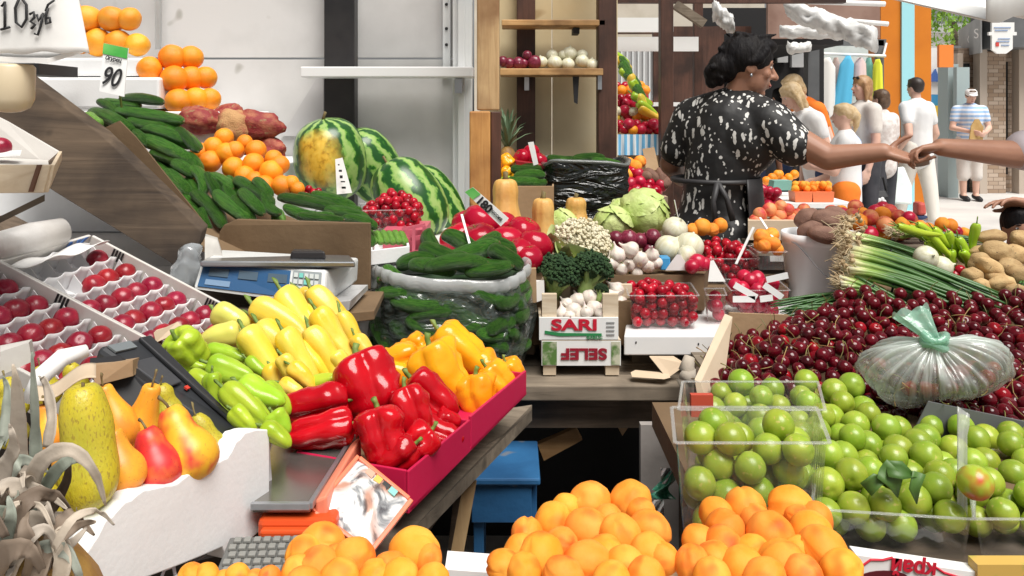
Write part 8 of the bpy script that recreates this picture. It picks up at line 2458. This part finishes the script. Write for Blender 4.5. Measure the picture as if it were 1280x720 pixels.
def head(mb, c, r, fwd, up=(0, 0, 1), nose=1.0):
 """skull, jaw, nose, lips, chin, brow and ear, looking along fwd; r is half the head's height"""
 c, f, u = V(c), V(fwd).normalized(), V(up).normalized()
 s = f.cross(u).normalized()
 u = s.cross(f).normalized()
 m3 = Matrix((f, s, u)).transposed()
 def at(a, b_, z):
  return c + (f * a + s * b_ + u * z) * r
 mb.ell(at(-.08, 0, .18), (r * .80, r * .64, r * .78), m3, 20, 14)
 mb.ell(at(.14, 0, -.32), (r * .56, r * .50, r * .60), m3, 18, 12)
 mb.ell(at(.42, 0, -.76), (r * .22, r * .24, r * .18), m3, 12, 8)
 mb.cap(at(.64, 0, .14), at(.86 * nose, 0, -.20), r * .07, r * .115)
 mb.ell(at(.74, .09, -.22), (r * .09, r * .07, r * .06), m3, 10, 8)
 mb.ell(at(.74, -.09, -.22), (r * .09, r * .07, r * .06), m3, 10, 8)
 mb.ell(at(.66, 0, -.43), (r * .10, r * .20, r * .055), m3, 10, 8)
 mb.ell(at(.64, 0, -.54), (r * .10, r * .17, r * .06), m3, 10, 8)
 mb.ell(at(.56, .22, .20), (r * .14, r * .20, r * .08), m3, 10, 8)
 mb.ell(at(.56, -.22, .20), (r * .14, r * .20, r * .08), m3, 10, 8)
 mb.ell(at(.46, .30, -.16), (r * .2, r * .2, r * .2), m3, 10, 8)
 mb.ell(at(.46, -.30, -.16), (r * .2, r * .2, r * .2), m3, 10, 8)
 for sg_ in (-1, 1):
  mb.ell(at(-.06, sg_ * .62, -.04), (r * .17, r * .07, r * .24), m3, 10, 8)
 return at, m3
def face_parts(root, at, m3, r, browm=None, lip=True):
 w = M('eye_white', (.7, .7, .68), .3)
 for sg_ in (-1, 1):
  MB().ell(at(.60, sg_ * .26, .06), (r * .06, r * .10, r * .055), m3, 10, 8).build('eye', w, root, smooth=True)
  MB().ell(at(.645, sg_ * .27, .06), (r * .03, r * .045, r * .045), m3, 10, 8).build('iris', m_ink, root, smooth=True)
  MB().ell(at(.655, sg_ * .26, .235), (r * .05, r * .16, r * .03), m3, 10, 8).build('eyebrow', browm or m_hairb, root, smooth=True)
 if lip:
  MB().ell(at(.715, 0, -.485), (r * .06, r * .17, r * .065), m3, 12, 8).build('lips', M('lip', (.36, .11, .09), .45), root, smooth=True)
def hand(mb, wrist, fwd, palmn, L, curls, thumb, spread=.10, fist=False):
 """palm and five fingers; fwd runs along the hand, palmn out of the palm, curls bend each finger towards the palm"""
 w, f, n = V(wrist), V(fwd).normalized(), V(palmn).normalized()
 n = (n - f * n.dot(f)).normalized()
 s = n.cross(f).normalized()          # towards the thumb for the right hand when n is the palm
 pl = L * .50
 for k in range(4):
  b = (k - 1.5) * L * .115
  mb.chain([w + s * b * .55, w + f * pl * .55 + s * b * .9, w + f * pl + s * b], [L * .085, L * .088, L * .062])
 fl = (.43, .50, .46, .36)
 for k in range(4):
  b = (1.5 - k) * L * .115
  a0 = w + f * pl * .98 + s * b
  d = (f + s * (1.5 - k) * spread).normalized()
  c = R(curls[k])
  p = a0
  pts, rad = [p], [L * .052]
  ang = 0
  for seg, part in enumerate((.45, .32, .23)):
   ang += c * (.7 if seg == 0 else 1.0)
   dd = d * math.cos(ang) + n * math.sin(ang)
   p = p + dd * L * fl[k] * part
   pts.append(p)
   rad.append(L * (.047, .042, .034)[seg])
  mb.chain(pts, rad)
 tb = w + f * L * .14 + s * L * .16
 td = [V(x) for x in thumb]
 pts = [w + f * L * .06 + s * L * .08, tb]
 p = tb
 for q, ln in zip(td, (.22, .18, .13)):
  p = p + (f * q.x + s * q.y + n * q.z).normalized() * L * ln
  pts.append(p)
 mb.chain(pts, [L * .09, L * .075, L * .058, L * .05, L * .038][:len(pts)])
# ------------------------------------------------------------------ the vendor
vd = empty('person', V((.80, 3.08, 0)), 'woman vendor in a black dress with white dashes reaching her right arm across the stall', 'person')
shR, shL = P(965, 158, 2.98), P(866, 150, 3.20)
neckb, hc = P(920, 126, 3.10), P(936, 84, 3.08)
elR, wrR = P(1035, 197, 2.86), P(1104, 190, 2.78)
pel = P(893, 300, 3.10)
fw = V((.98, -.06, -.16))
mb = MB()
at, m3 = head(mb, hc, .122, fw, (.10, 0, 1))
mb.cap(neckb, hc + V((-.02, 0, -.05)), .058, .052)
mb.chain([pel, P(898, 240, 3.10), P(908, 180, 3.10), P(914, 140, 3.10)], [.15, .13, .14, .09])
mb.chain([shR, elR, wrR], [.060, .047, .032])
mb.chain([shL, P(838, 205, 3.24), P(852, 222, 3.36), P(872, 216, 3.46)], [.056, .045, .038, .03])
hand(mb, wrR, P(1150, 200, 2.76) - P(1104, 189, 2.78), (.15, -.35, .9), .175, (6, 10, 16, 26), ((.5, .45, .75), (.7, .15, .75), (.8, 0, .6)), .06)
hand(mb, P(872, 216, 3.46), (.5, .6, -.1), (0, .3, -1), .16, (20, 25, 25, 30), ((.6, .5, .3), (.8, .3, .3), (.9, .1, .2)), .06)
for sx in (-.10, .10):
 mb.chain([pel + V((sx, 0, -.05)), V((pel.x + sx, 3.12, .48)), V((pel.x + sx, 3.14, .09))], [.10, .065, .04])
 mb.chain([V((pel.x + sx, 3.14, .06)), V((pel.x + sx + .14, 3.20, .04))], [.045, .035])
mb.build('body', m_skin2, vd, voxel=.0052, relax=3)
face_parts(vd, at, m3, .122)
# dress: torso, sleeves, skirt
mb = MB()
mb.chain([P(916, 133, 3.10), P(912, 160, 3.10), P(905, 200, 3.10), P(897, 245, 3.10), pel], [.08, .144, .146, .136, .162])
mb.ell(P(930, 172, 3.06), (.138, .138, .15), None, 20, 12)
mb.ell(P(892, 165, 3.16), (.14, .12, .13), None, 20, 12)
mb.chain([neckb + V((.0, -.01, -.01)), shR + V((-.01, 0, .012)), P(992, 182, 2.93)], [.07, .088, .080])
mb.chain([neckb + V((-.03, 0, -.01)), shL + V((0, 0, .008)), P(848, 186, 3.22)], [.065, .082, .076])
mb.cap(pel, V((pel.x, 3.12, .55)), .185, .23)
mb.build('dress', m_dress, vd, voxel=.009, relax=5)
mb = MB()
mb.grid(lambda u, v: V((pel.x + .01, 3.10, 0)) + V(((.165 + .05 * v) * math.sin(.45 + 2.3 * u) + .0, -(.165 + .05 * v) * math.cos(.45 + 2.3 * u), 1.10 - .55 * v + .015 * math.sin(u * 20) * v)), 40, 10)
mb.build('apron', m_apron, vd, smooth=True, solid=.004)
mb = MB()
mb.tube([pel + V((.160 * math.cos(a), .160 * math.sin(a), .235)) for a in [2 * PI * j / 30 for j in range(31)]], .010, 8)
mb.tube([pel + V((-.03, -.166, .235)), pel + V((-.05, -.18, .17)), pel + V((-.04, -.185, .06))], [.012, .010, .012], 8)
mb.tube([pel + V((-.03, -.166, .235)), pel + V((.0, -.18, .18)), pel + V((.02, -.185, .10))], [.012, .010, .012], 8)
mb.build('apron_strings', m_apron, vd, smooth=True)
# hair: crown, fringe, gathered bun and loose strands
mb = MB()
def hx(a, b_, z, k=1.0):
 return at(a, b_, z)
r0 = .122
mb.ell(at(-.16, 0, .30), (r0 * .86, r0 * .74, r0 * .76), m3, 22, 14)
mb.ell(at(.30, 0, .72), (r0 * .48, r0 * .56, r0 * .26), m3, 18, 12)
mb.ell(at(-.62, 0, .02), (r0 * .42, r0 * .60, r0 * .62), m3, 18, 12)
mb.ell(at(-.86, .1, -.12), (r0 * .42, r0 * .46, r0 * .44), m3, 18, 12)
mb.ell(at(-1.05, .1, -.36), (r0 * .34, r0 * .33, r0 * .34), m3, 18, 12)
mb.ell(at(-1.08, .1, -.62), (r0 * .22, r0 * .22, r0 * .24), m3, 18, 12)
for sg_ in (-1, 1):
 mb.chain([at(.30, sg_ * .60, .52), at(.12, sg_ * .68, .22), at(-.10, sg_ * .66, .10)], [r0 * .16, r0 * .16, r0 * .12])
q = random.Random(4)
for i in range(22):
 a = q.uniform(0, 6.28)
 p = at(-.9 + q.gauss(0, .16), .1 + q.gauss(0, .2), -.2 + q.gauss(0, .26))
 mb.chain([p, p + V((q.gauss(0, .018), q.gauss(0, .018), q.gauss(-.012, .018)))], [.014, .006])
for i in range(16):
 p = at(q.uniform(-.6, .15), q.uniform(-.4, .4), .93)
 mb.chain([p, p + V((q.gauss(0, .03), q.gauss(0, .02), q.uniform(-.02, .014)))], [.013, .005])
mb.build('hair', m_hairb, vd, voxel=.0055, relax=2)
for sg_ in (-1, 1):
 MB().ell(at(-.04, sg_ * .70, -.30), (.005, .005, .007), None, 8, 6).build('earring', m_steel, vd, smooth=True)
# ------------------------------------------------------------------ the customer: arm comes in from the right
cu = empty('person', V((X(1420, 2.85), 2.85, 0)), 'customer in a pale lilac shirt handing something over from the right edge', 'person')
cs = P(1372, 186, 2.84)
ce, cw = P(1268, 193, 2.80), P(1176, 184, 2.755)
mb = MB()
chd = V((X(1440, 2.85), 2.85, 1.60))
at2, m32 = head(mb, chd, .12, (-1, .1, -.1))
mb.cap(V((X(1440, 2.85), 2.85, 1.36)), chd + V((0, 0, -.05)), .06, .055)
mb.chain([cs, ce, cw], [.062, .050, .031])
mb.chain([V((X(1440, 2.85), 2.85, 1.30)), V((X(1440, 2.85), 2.85, 1.05)), V((X(1440, 2.85), 2.85, .9))], [.13, .13, .14])
hand(mb, cw, P(1140, 188, 2.75) - P(1176, 184, 2.755), (-.05, -.25, -.95), .165, (52, 48, 42, 40), ((.7, .4, .5), (.9, .05, .45), (.95, -.1, .3)), .03)
wl2 = P(1290, 258, 2.60)
mb.chain([V((X(1470, 2.9), 2.80, 1.30)), P(1400, 262, 2.65), wl2], [.058, .046, .032])
hand(mb, wl2, P(1258, 250, 2.6) - P(1290, 257, 2.6), (0, -.3, -.95), .16, (18, 18, 22, 24), ((.7, .4, .3), (.9, .1, .35), (.95, 0, .25)), .05)
for sx in (-.09, .09):
 mb.chain([V((X(1440, 2.85) + sx, 2.85, .85)), V((X(1440, 2.85) + sx, 2.87, .48)), V((X(1440, 2.85) + sx, 2.9, .09))], [.095, .065, .042])
 mb.chain([V((X(1440, 2.85) + sx, 2.9, .05)), V((X(1440, 2.85) + sx - .15, 2.9, .04))], [.045, .035])
mb.build('body', m_skin2, cu, voxel=.0052, relax=3)
face_parts(cu, at2, m32, .12)
mb = MB()
mb.chain([V((X(1440, 2.85), 2.85, 1.36)), V((X(1440, 2.85), 2.85, 1.15)), V((X(1440, 2.85), 2.85, .88))], [.14, .165, .175])
mb.chain([V((X(1430, 2.85), 2.85, 1.34)), cs, P(1284, 188, 2.805)], [.09, .092, .075])
mb.build('shirt', M('lilac_shirt', (.52, .46, .49), .8, (.58, .52, .55), 4, bump=.3, bscale=12), cu, voxel=.009, relax=5)
mb = MB()
for sx in (-.09, .09):
 mb.cap(V((X(1440, 2.85) + sx, 2.85, .9)), V((X(1440, 2.85) + sx, 2.89, .12)), .13, .08)
mb.build('trousers', m_darkgrey, cu, voxel=.012, relax=4)
MB().ell(at2(-.15, 0, .3), (.11, .092, .095), m32, 18, 12).build('hair', m_hairb, cu, smooth=True)
t = empty('banknote', P(1150, 198, 2.74), 'folded banknote passing between the two hands', 'money')
mb = MB()
mb.grid(lambda u, v: P(1136 + 26 * u, 196 + 12 * v - 3 * u + 2 * math.sin(u * 3), 2.742 + .012 * v), 8, 4)
mb.build('note', M('note_brown', (.34, .24, .19), .7, (.26, .20, .17), 30), t, smooth=True, solid=.0008)
# ------------------------------------------------------------------ people in the street
def ped(loc, H, face, label, skin, hair, shirt, lower, lean=0.0, arms=None, hairstyle='short', lower_kind='trousers', shirt_len=.48, stride=0.0, shoes=None, group=None, bulk=1.0, sleeve=.5, head_down=0.0, shin=.09):
 """a standing or walking figure of height H at loc, facing the direction angle face (0 = +x)"""
 root = empty('person', loc, label, 'person', group)
 o = V(loc)
 c, s_ = math.cos(face), math.sin(face)
 def W(x, y, z):
  x2 = x + lean * max(0, z - .5)
  return o + V(((x2 * c - y * s_) * H, (x2 * s_ + y * c) * H, z * H))
 fwd = V((c, s_, -head_down))
 mb = MB()
 r = H * .066
 hcx = .015 + head_down * .05
 at, m3 = head(mb, W(hcx, 0, .93 - head_down * .03), r, fwd)
 mb.cap(W(0, 0, .82), W(hcx * .7, 0, .89), r * .50, r * .46)
 mb.chain([W(0, 0, .53), W(0, 0, .64), W(0, 0, .76), W(0, 0, .80)], [H * .075 * bulk, H * .072 * bulk, H * .08 * bulk, H * .05])
 ar = arms or {}
 ends = []
 for sg_, k in ((1, 'L'), (-1, 'R')):
  pts = ar.get(k, [(0.0, sg_ * .13, .62), (.05, sg_ * .135, .46)])
  p = [W(0, sg_ * .105, .795), W(*pts[0]), W(*pts[1])]
  mb.chain(p, [H * .034, H * .025, H * .018])
  d = (p[2] - p[1]).normalized()
  hand(mb, p[2], d, V((-s_, c, 0)) * -sg_ + V((0, 0, .01)), H * .105, (18, 20, 22, 25), ((.7, .4, .3), (.9, .2, .2), (.95, 0, .2)), .05)
  ends.append(p)
 legs = []
 for sg_ in (1, -1):
  st = stride * sg_
  hip, kn, an = W(0, sg_ * .055, .50), W(st * .55, sg_ * .055, .27), W(st if st > 0 else st * .9, sg_ * .05, .045 if st >= 0 else .06)
  mb.chain([hip, kn, an], [H * .055, H * .036, H * .024])
  toe = an + V((c, s_, 0)) * H * .10
  toe.z = o.z + H * .018
  legs.append((hip, kn, an, toe))
  mb.chain([an, toe], [H * .024, H * .018])
 mb.build('body', skin, root, voxel=.011, relax=2)
 face_parts(root, at, m3, r, hair)
 # shirt
 mb = MB()
 mb.chain([W(0, 0, .815), W(0, 0, .76), W(0, 0, .64), W(0, 0, shirt_len)], [H * .055, H * .093 * bulk, H * .086 * bulk, H * .092 * bulk])
 for p in ends:
  mb.chain([W(0, 0, .795), p[0], p[0].lerp(p[1], sleeve)], [H * .05, H * .047, H * .040])
  if sleeve >= 1:
   mb.chain([p[1], p[1].lerp(p[2], .9)], [H * .036, H * .027])
 mb.build('shirt', shirt, root, voxel=.016, relax=4)
 mb = MB()
 if lower_kind == 'skirt':
  mb.cap(W(0, 0, .54), W(0, 0, shin + .1), H * .085, H * .13)
 else:
  mb.cap(W(0, .04, .53), W(0, -.04, .53), H * .075, H * .075)
  for hip, kn, an, toe in legs:
   e = kn.lerp(an, 1.0 if lower_kind == 'trousers' else .25)
   mb.chain([hip, kn, e] if lower_kind == 'trousers' else [hip, kn.lerp(hip, .1), e], [H * .068, H * .050, H * .038 if lower_kind == 'trousers' else H * .052])
 mb.build('skirt' if lower_kind == 'skirt' else 'trousers' if lower_kind == 'trousers' else 'shorts', lower, root, voxel=.016, relax=4)
 for hip, kn, an, toe in legs:
  mb = MB()
  mb.chain([an + V((0, 0, -H * .006)) - V((c, s_, 0)) * H * .02, toe], [H * .027, H * .022])
  mb.build('shoe', shoes or m_ink, root, smooth=True)
 mb = MB()
 mb.ell(at(-.14, 0, .30), (r * .86, r * .72, r * .78), m3, 18, 12)
 mb.ell(at(.20, 0, .72), (r * .50, r * .54, r * .24), m3, 14, 10)
 if hairstyle in ('long', 'bob'):
  mb.ell(at(-.45, 0, -.25), (r * .50, r * .74, r * .80), m3, 18, 12)
  if hairstyle == 'long':
   mb.ell(at(-.52, 0, -.95), (r * .38, r * .62, r * .80), m3, 18, 12)
   for sg_ in (-1, 1):
    mb.chain([at(.05, sg_ * .68, .3), at(-.05, sg_ * .74, -.4), at(-.05, sg_ * .72, -1.1)], [r * .2, r * .24, r * .16])
 if hairstyle == 'tail':
  mb.ell(at(-.5, 0, .55), (r * .4, r * .4, r * .4), m3, 14, 10)
  mb.chain([at(-.8, 0, .6), at(-1.1, 0, .0), at(-1.0, 0, -.8), at(-.9, 0, -1.3)], [r * .22, r * .3, r * .24, r * .1])
 if hairstyle == 'short':
  mb.ell(at(-.42, 0, -.02), (r * .48, r * .62, r * .55), m3, 16, 10)
 mb.build('hair', hair, root, voxel=.011, relax=2)
 return root, at, m3, r, W, ends
c_white = M('cloth_white', (.78, .78, .78), .85, (.72, .72, .73), 6, bump=.3, bscale=10)
c_cream = M('cloth_cream', (.70, .66, .62), .85, (.62, .58, .54), 6, bump=.3, bscale=10)
c_orange = M('cloth_orange', (.80, .20, .015), .85, (.72, .16, .01), 4, bump=.3, bscale=10)
c_dark = M('cloth_dark', (.03, .032, .04), .85, (.05, .05, .06), 6)
c_grey = M('cloth_grey', (.42, .40, .40), .85, (.55, .53, .52), 14)
c_blue = M('cloth_navy', (.03, .05, .12), .85)
c_lblue = M('cloth_pale_blue', (.42, .52, .72), .85)
def cstripe():
 m, t, b = _tree('cloth_stripe')
 tc = t.nodes.new('ShaderNodeTexCoord')
 w = t.nodes.new('ShaderNodeTexWave')
 w.bands_direction = 'Z'
 w.inputs['Scale'].default_value = 5.0
 w.inputs['Distortion'].default_value = .6
 t.links.new(tc.outputs['Object'], w.inputs['Vector'])
 c = ramp(t, w.outputs['Fac'], [(.3, (.72, .76, .82)), (.6, (.32, .50, .78))])
 t.links.new(c, b.inputs['Base Color'])
 b.inputs['Roughness'].default_value = .85
 return m
# man walking in white
root, at_, m_, r_, W_, en = ped(V((X(1146, 9.4), 9.4, 0)), 1.76, R(115), 'man in a white t-shirt and white trousers walking away', m_skinf, M('hair_dark', (.03, .02, .016), .5), c_white, M('cloth_offwhite', (.74, .70, .64), .85, bump=.3, bscale=8), stride=.10, shoes=c_white,
 arms={'L': [(-.06, .15, .62), (.02, .17, .50)], 'R': [(-.02, -.16, .62), (.07, -.17, .50)]}, bulk=1.1)
# man in a cap reading
root, at_, m_, r_, W_, en = ped(V((X(1212, 12.2), 12.2, 0)), 1.73, R(-100), 'man in a white cap, striped polo and pale shorts looking at a paper', m_skinf, m_hairbr, cstripe(), c_cream, lower_kind='shorts', head_down=.35, bulk=1.15,
 arms={'L': [(.02, .15, .64), (.15, .07, .60)], 'R': [(.02, -.15, .64), (.16, -.05, .61)]}, shoes=m_ink)
mb = MB()
mb.ell(at_(-.08, 0, .42), (r_ * .88, r_ * .74, r_ * .62), m_, 18, 12)
mb.ell(at_(.75, 0, .42), (r_ * .45, r_ * .55, r_ * .07), m_, 16, 8)
mb.build('cap', c_white, root, smooth=True)
o4 = W_(.20, -.03, .58)
MB().loft([[o4 + V((-.08, 0, -.06)), o4 + V((.12, 0, -.10)), o4 + V((.12, .02, -.10)), o4 + V((-.08, .02, -.06))], [o4 + V((-.04, .02, .14)), o4 + V((.14, .02, .12)), o4 + V((.14, .04, .12)), o4 + V((-.04, .04, .14))], [o4 + V((.02, .03, .24)), o4 + V((.08, .03, .24)), o4 + V((.08, .04, .24)), o4 + V((.02, .04, .24))]]).build('paper_fan', M('fan_tan', (.42, .26, .09), .8, (.52, .36, .15), 8), label='tan paper held by the man in the white cap', cat='paper')
# girl with an orange skirt
root, at_, m_, r_, W_, en = ped(V((X(1057, 6.0), 6.0, 0)), 1.42, R(160), 'girl with a blonde ponytail in a white top and orange trousers', m_skinf, m_hairbl, c_white, c_orange, hairstyle='tail', bulk=.9,
 arms={'L': [(.06, .12, .64), (.16, .04, .66)], 'R': [(.03, -.12, .62), (.14, -.08, .58)]}, sleeve=.25)
# woman with sunglasses on her head
root, at_, m_, r_, W_, en = ped(V((X(1080, 8.0), 8.0, 0)), 1.72, R(185), 'tall woman with long auburn hair and sunglasses pushed up on her head', m_skinf, m_hairg, c_cream, c_dark, hairstyle='long', sleeve=.6)
mb = MB()
for sg_ in (-1, 1):
 mb.ell(at_(.50, sg_ * .28, .78), (r_ * .12, r_ * .24, r_ * .16), m_, 12, 8)
mb.tube([at_(.5, -.5, .78), at_(.60, 0, .82), at_(.5, .5, .78)], r_ * .05, 6)
mb.build('sunglasses', m_ink, smooth=True, label='dark sunglasses pushed up in the auburn hair', cat='sunglasses')
# woman with brown bob and a black bag
root, at_, m_, r_, W_, en = ped(V((X(1103, 8.6), 8.6, 0)), 1.60, R(120), 'woman with short brown hair in a pale checked blouse carrying a black bag', m_skinf, m_hairbr, M('cloth_check', (.62, .55, .52), .85, (.78, .74, .72), 22), c_dark, hairstyle='bob', sleeve=.6)
t = empty('black_bag', P(1101, 272, 8.0), 'black tote bag with a white printed flower', 'bag')
MB().loft([[P(1090, 274, 7.9), P(1113, 274, 7.9), P(1113, 274, 8.05), P(1090, 274, 8.05)], [P(1092, 246, 7.9), P(1111, 246, 7.9), P(1111, 246, 8.05), P(1092, 246, 8.05)], [P(1096, 238, 7.93), P(1107, 238, 7.93), P(1107, 238, 8.0), P(1096, 238, 8.0)]]).build('bag_body', m_ink, t, bevel=.01)
MB().tube([P(1096, 240, 7.95), P(1100, 222, 8.0), P(1104, 222, 8.0), P(1108, 240, 7.95)], .012, 8).build('handle', m_ink, t, smooth=True)
for k in range(5):
 a = 2 * PI * k / 5
 MB().ell(P(1102 + 3.4 * math.cos(a), 252 + 3.4 * math.sin(a), 7.885), (.02, .006, .02), None, 10, 8).build('petal', c_white, t)
MB().bx(X(1099, 7.88), X(1105, 7.88), 7.884, 7.892, Z(271, 7.88), Z(258, 7.88)).build('print', c_white, t)
# white carrier bag and a blue-red bag near the walking man
t = empty('carrier_bag', P(1125, 262, 9.0), 'pale carrier bag beside the walking man', 'bag')
MB().loft([[P(1112, 254, 8.9), P(1140, 256, 8.9), P(1140, 256, 9.1), P(1112, 254, 9.1)], [P(1110, 230, 8.95), P(1140, 232, 8.95), P(1138, 232, 9.1), P(1112, 230, 9.1)], [P(1116, 210, 9), P(1130, 208, 9), P(1130, 208, 9.04), P(1116, 210, 9.04)]]).build('bag_body', M('pale_green_bag', (.62, .74, .70), .4, (.74, .80, .78), 6, bump=.5, bscale=8), t, bevel=.02)
t = empty('small_bag', P(1160, 254, 9.6), 'small navy bag with a red top resting on the paving', 'bag')
MB().bx(X(1146, 9.6), X(1163, 9.6), 9.6, 9.8, .0, .10).build('bag_base', c_blue, t, bevel=.02)
MB().bx(X(1149, 9.6), X(1160, 9.6), 9.62, 9.78, .102, .26).build('red_top', M('bag_red', (.60, .10, .08), .5), t, bevel=.03)
# two blonde women bending over the stall
ped(V((X(1030, 6.6), 6.6, 0)), 1.62, R(185), 'blonde woman in a white top bending over the stall behind the vendor', m_skinf, m_hairbl, c_white, c_blue, hairstyle='long', lean=.32, head_down=.5, sleeve=.4)
ped(V((X(1034, 7.3), 7.3, 0)), 1.72, R(185), 'blonde woman in an orange top bending behind the one in white', m_skinf, m_hairbl, c_orange, c_dark, hairstyle='bob', lean=.36, head_down=.5, sleeve=.4)
t = empty('shoulder_bag', P(1037, 200, 6.8), 'black shoulder bag behind the bending women', 'bag')
MB().loft([[P(1020, 170, 6.8), P(1028, 164, 6.8), P(1028, 164, 6.95), P(1020, 170, 6.95)], [P(1034, 206, 6.8), P(1052, 196, 6.8), P(1052, 196, 6.95), P(1034, 206, 6.95)]]).build('bag_body', m_ink, t, bevel=.02)
# people standing in the dark hall
ped(V((X(975, 8.8), 8.8, 0)), 1.62, R(100), 'man in dark clothes in profile inside the dark hall', m_skin, m_hairb, c_blue, c_dark, sleeve=.9)
ped(V((X(1010, 9.1), 9.1, 0)), 1.66, R(-80), 'person in a dark patterned top at the right of the dark hall', m_skin, m_hairb, c_dark, c_dark, hairstyle='bob')
ped(V((X(948, 8.4), 8.4, 0)), 1.52, R(60), 'short person in navy at the left of the dark hall, behind the vendor', m_skin, m_hairb, c_blue, c_dark)
# child whose head shows at the right edge
ped(V((X(1270, 2.62), 2.62, 0)), 1.045, R(-100), 'dark haired child whose head shows above the potatoes at the right edge', m_skin2, m_hairb, c_grey, c_dark)
ped(V((X(1050, 7.9), 7.7, 0)), 1.35, R(150), 'child in pale blue behind the girl with the ponytail', m_skinf, m_hairbl, c_lblue, c_dark, hairstyle='short')
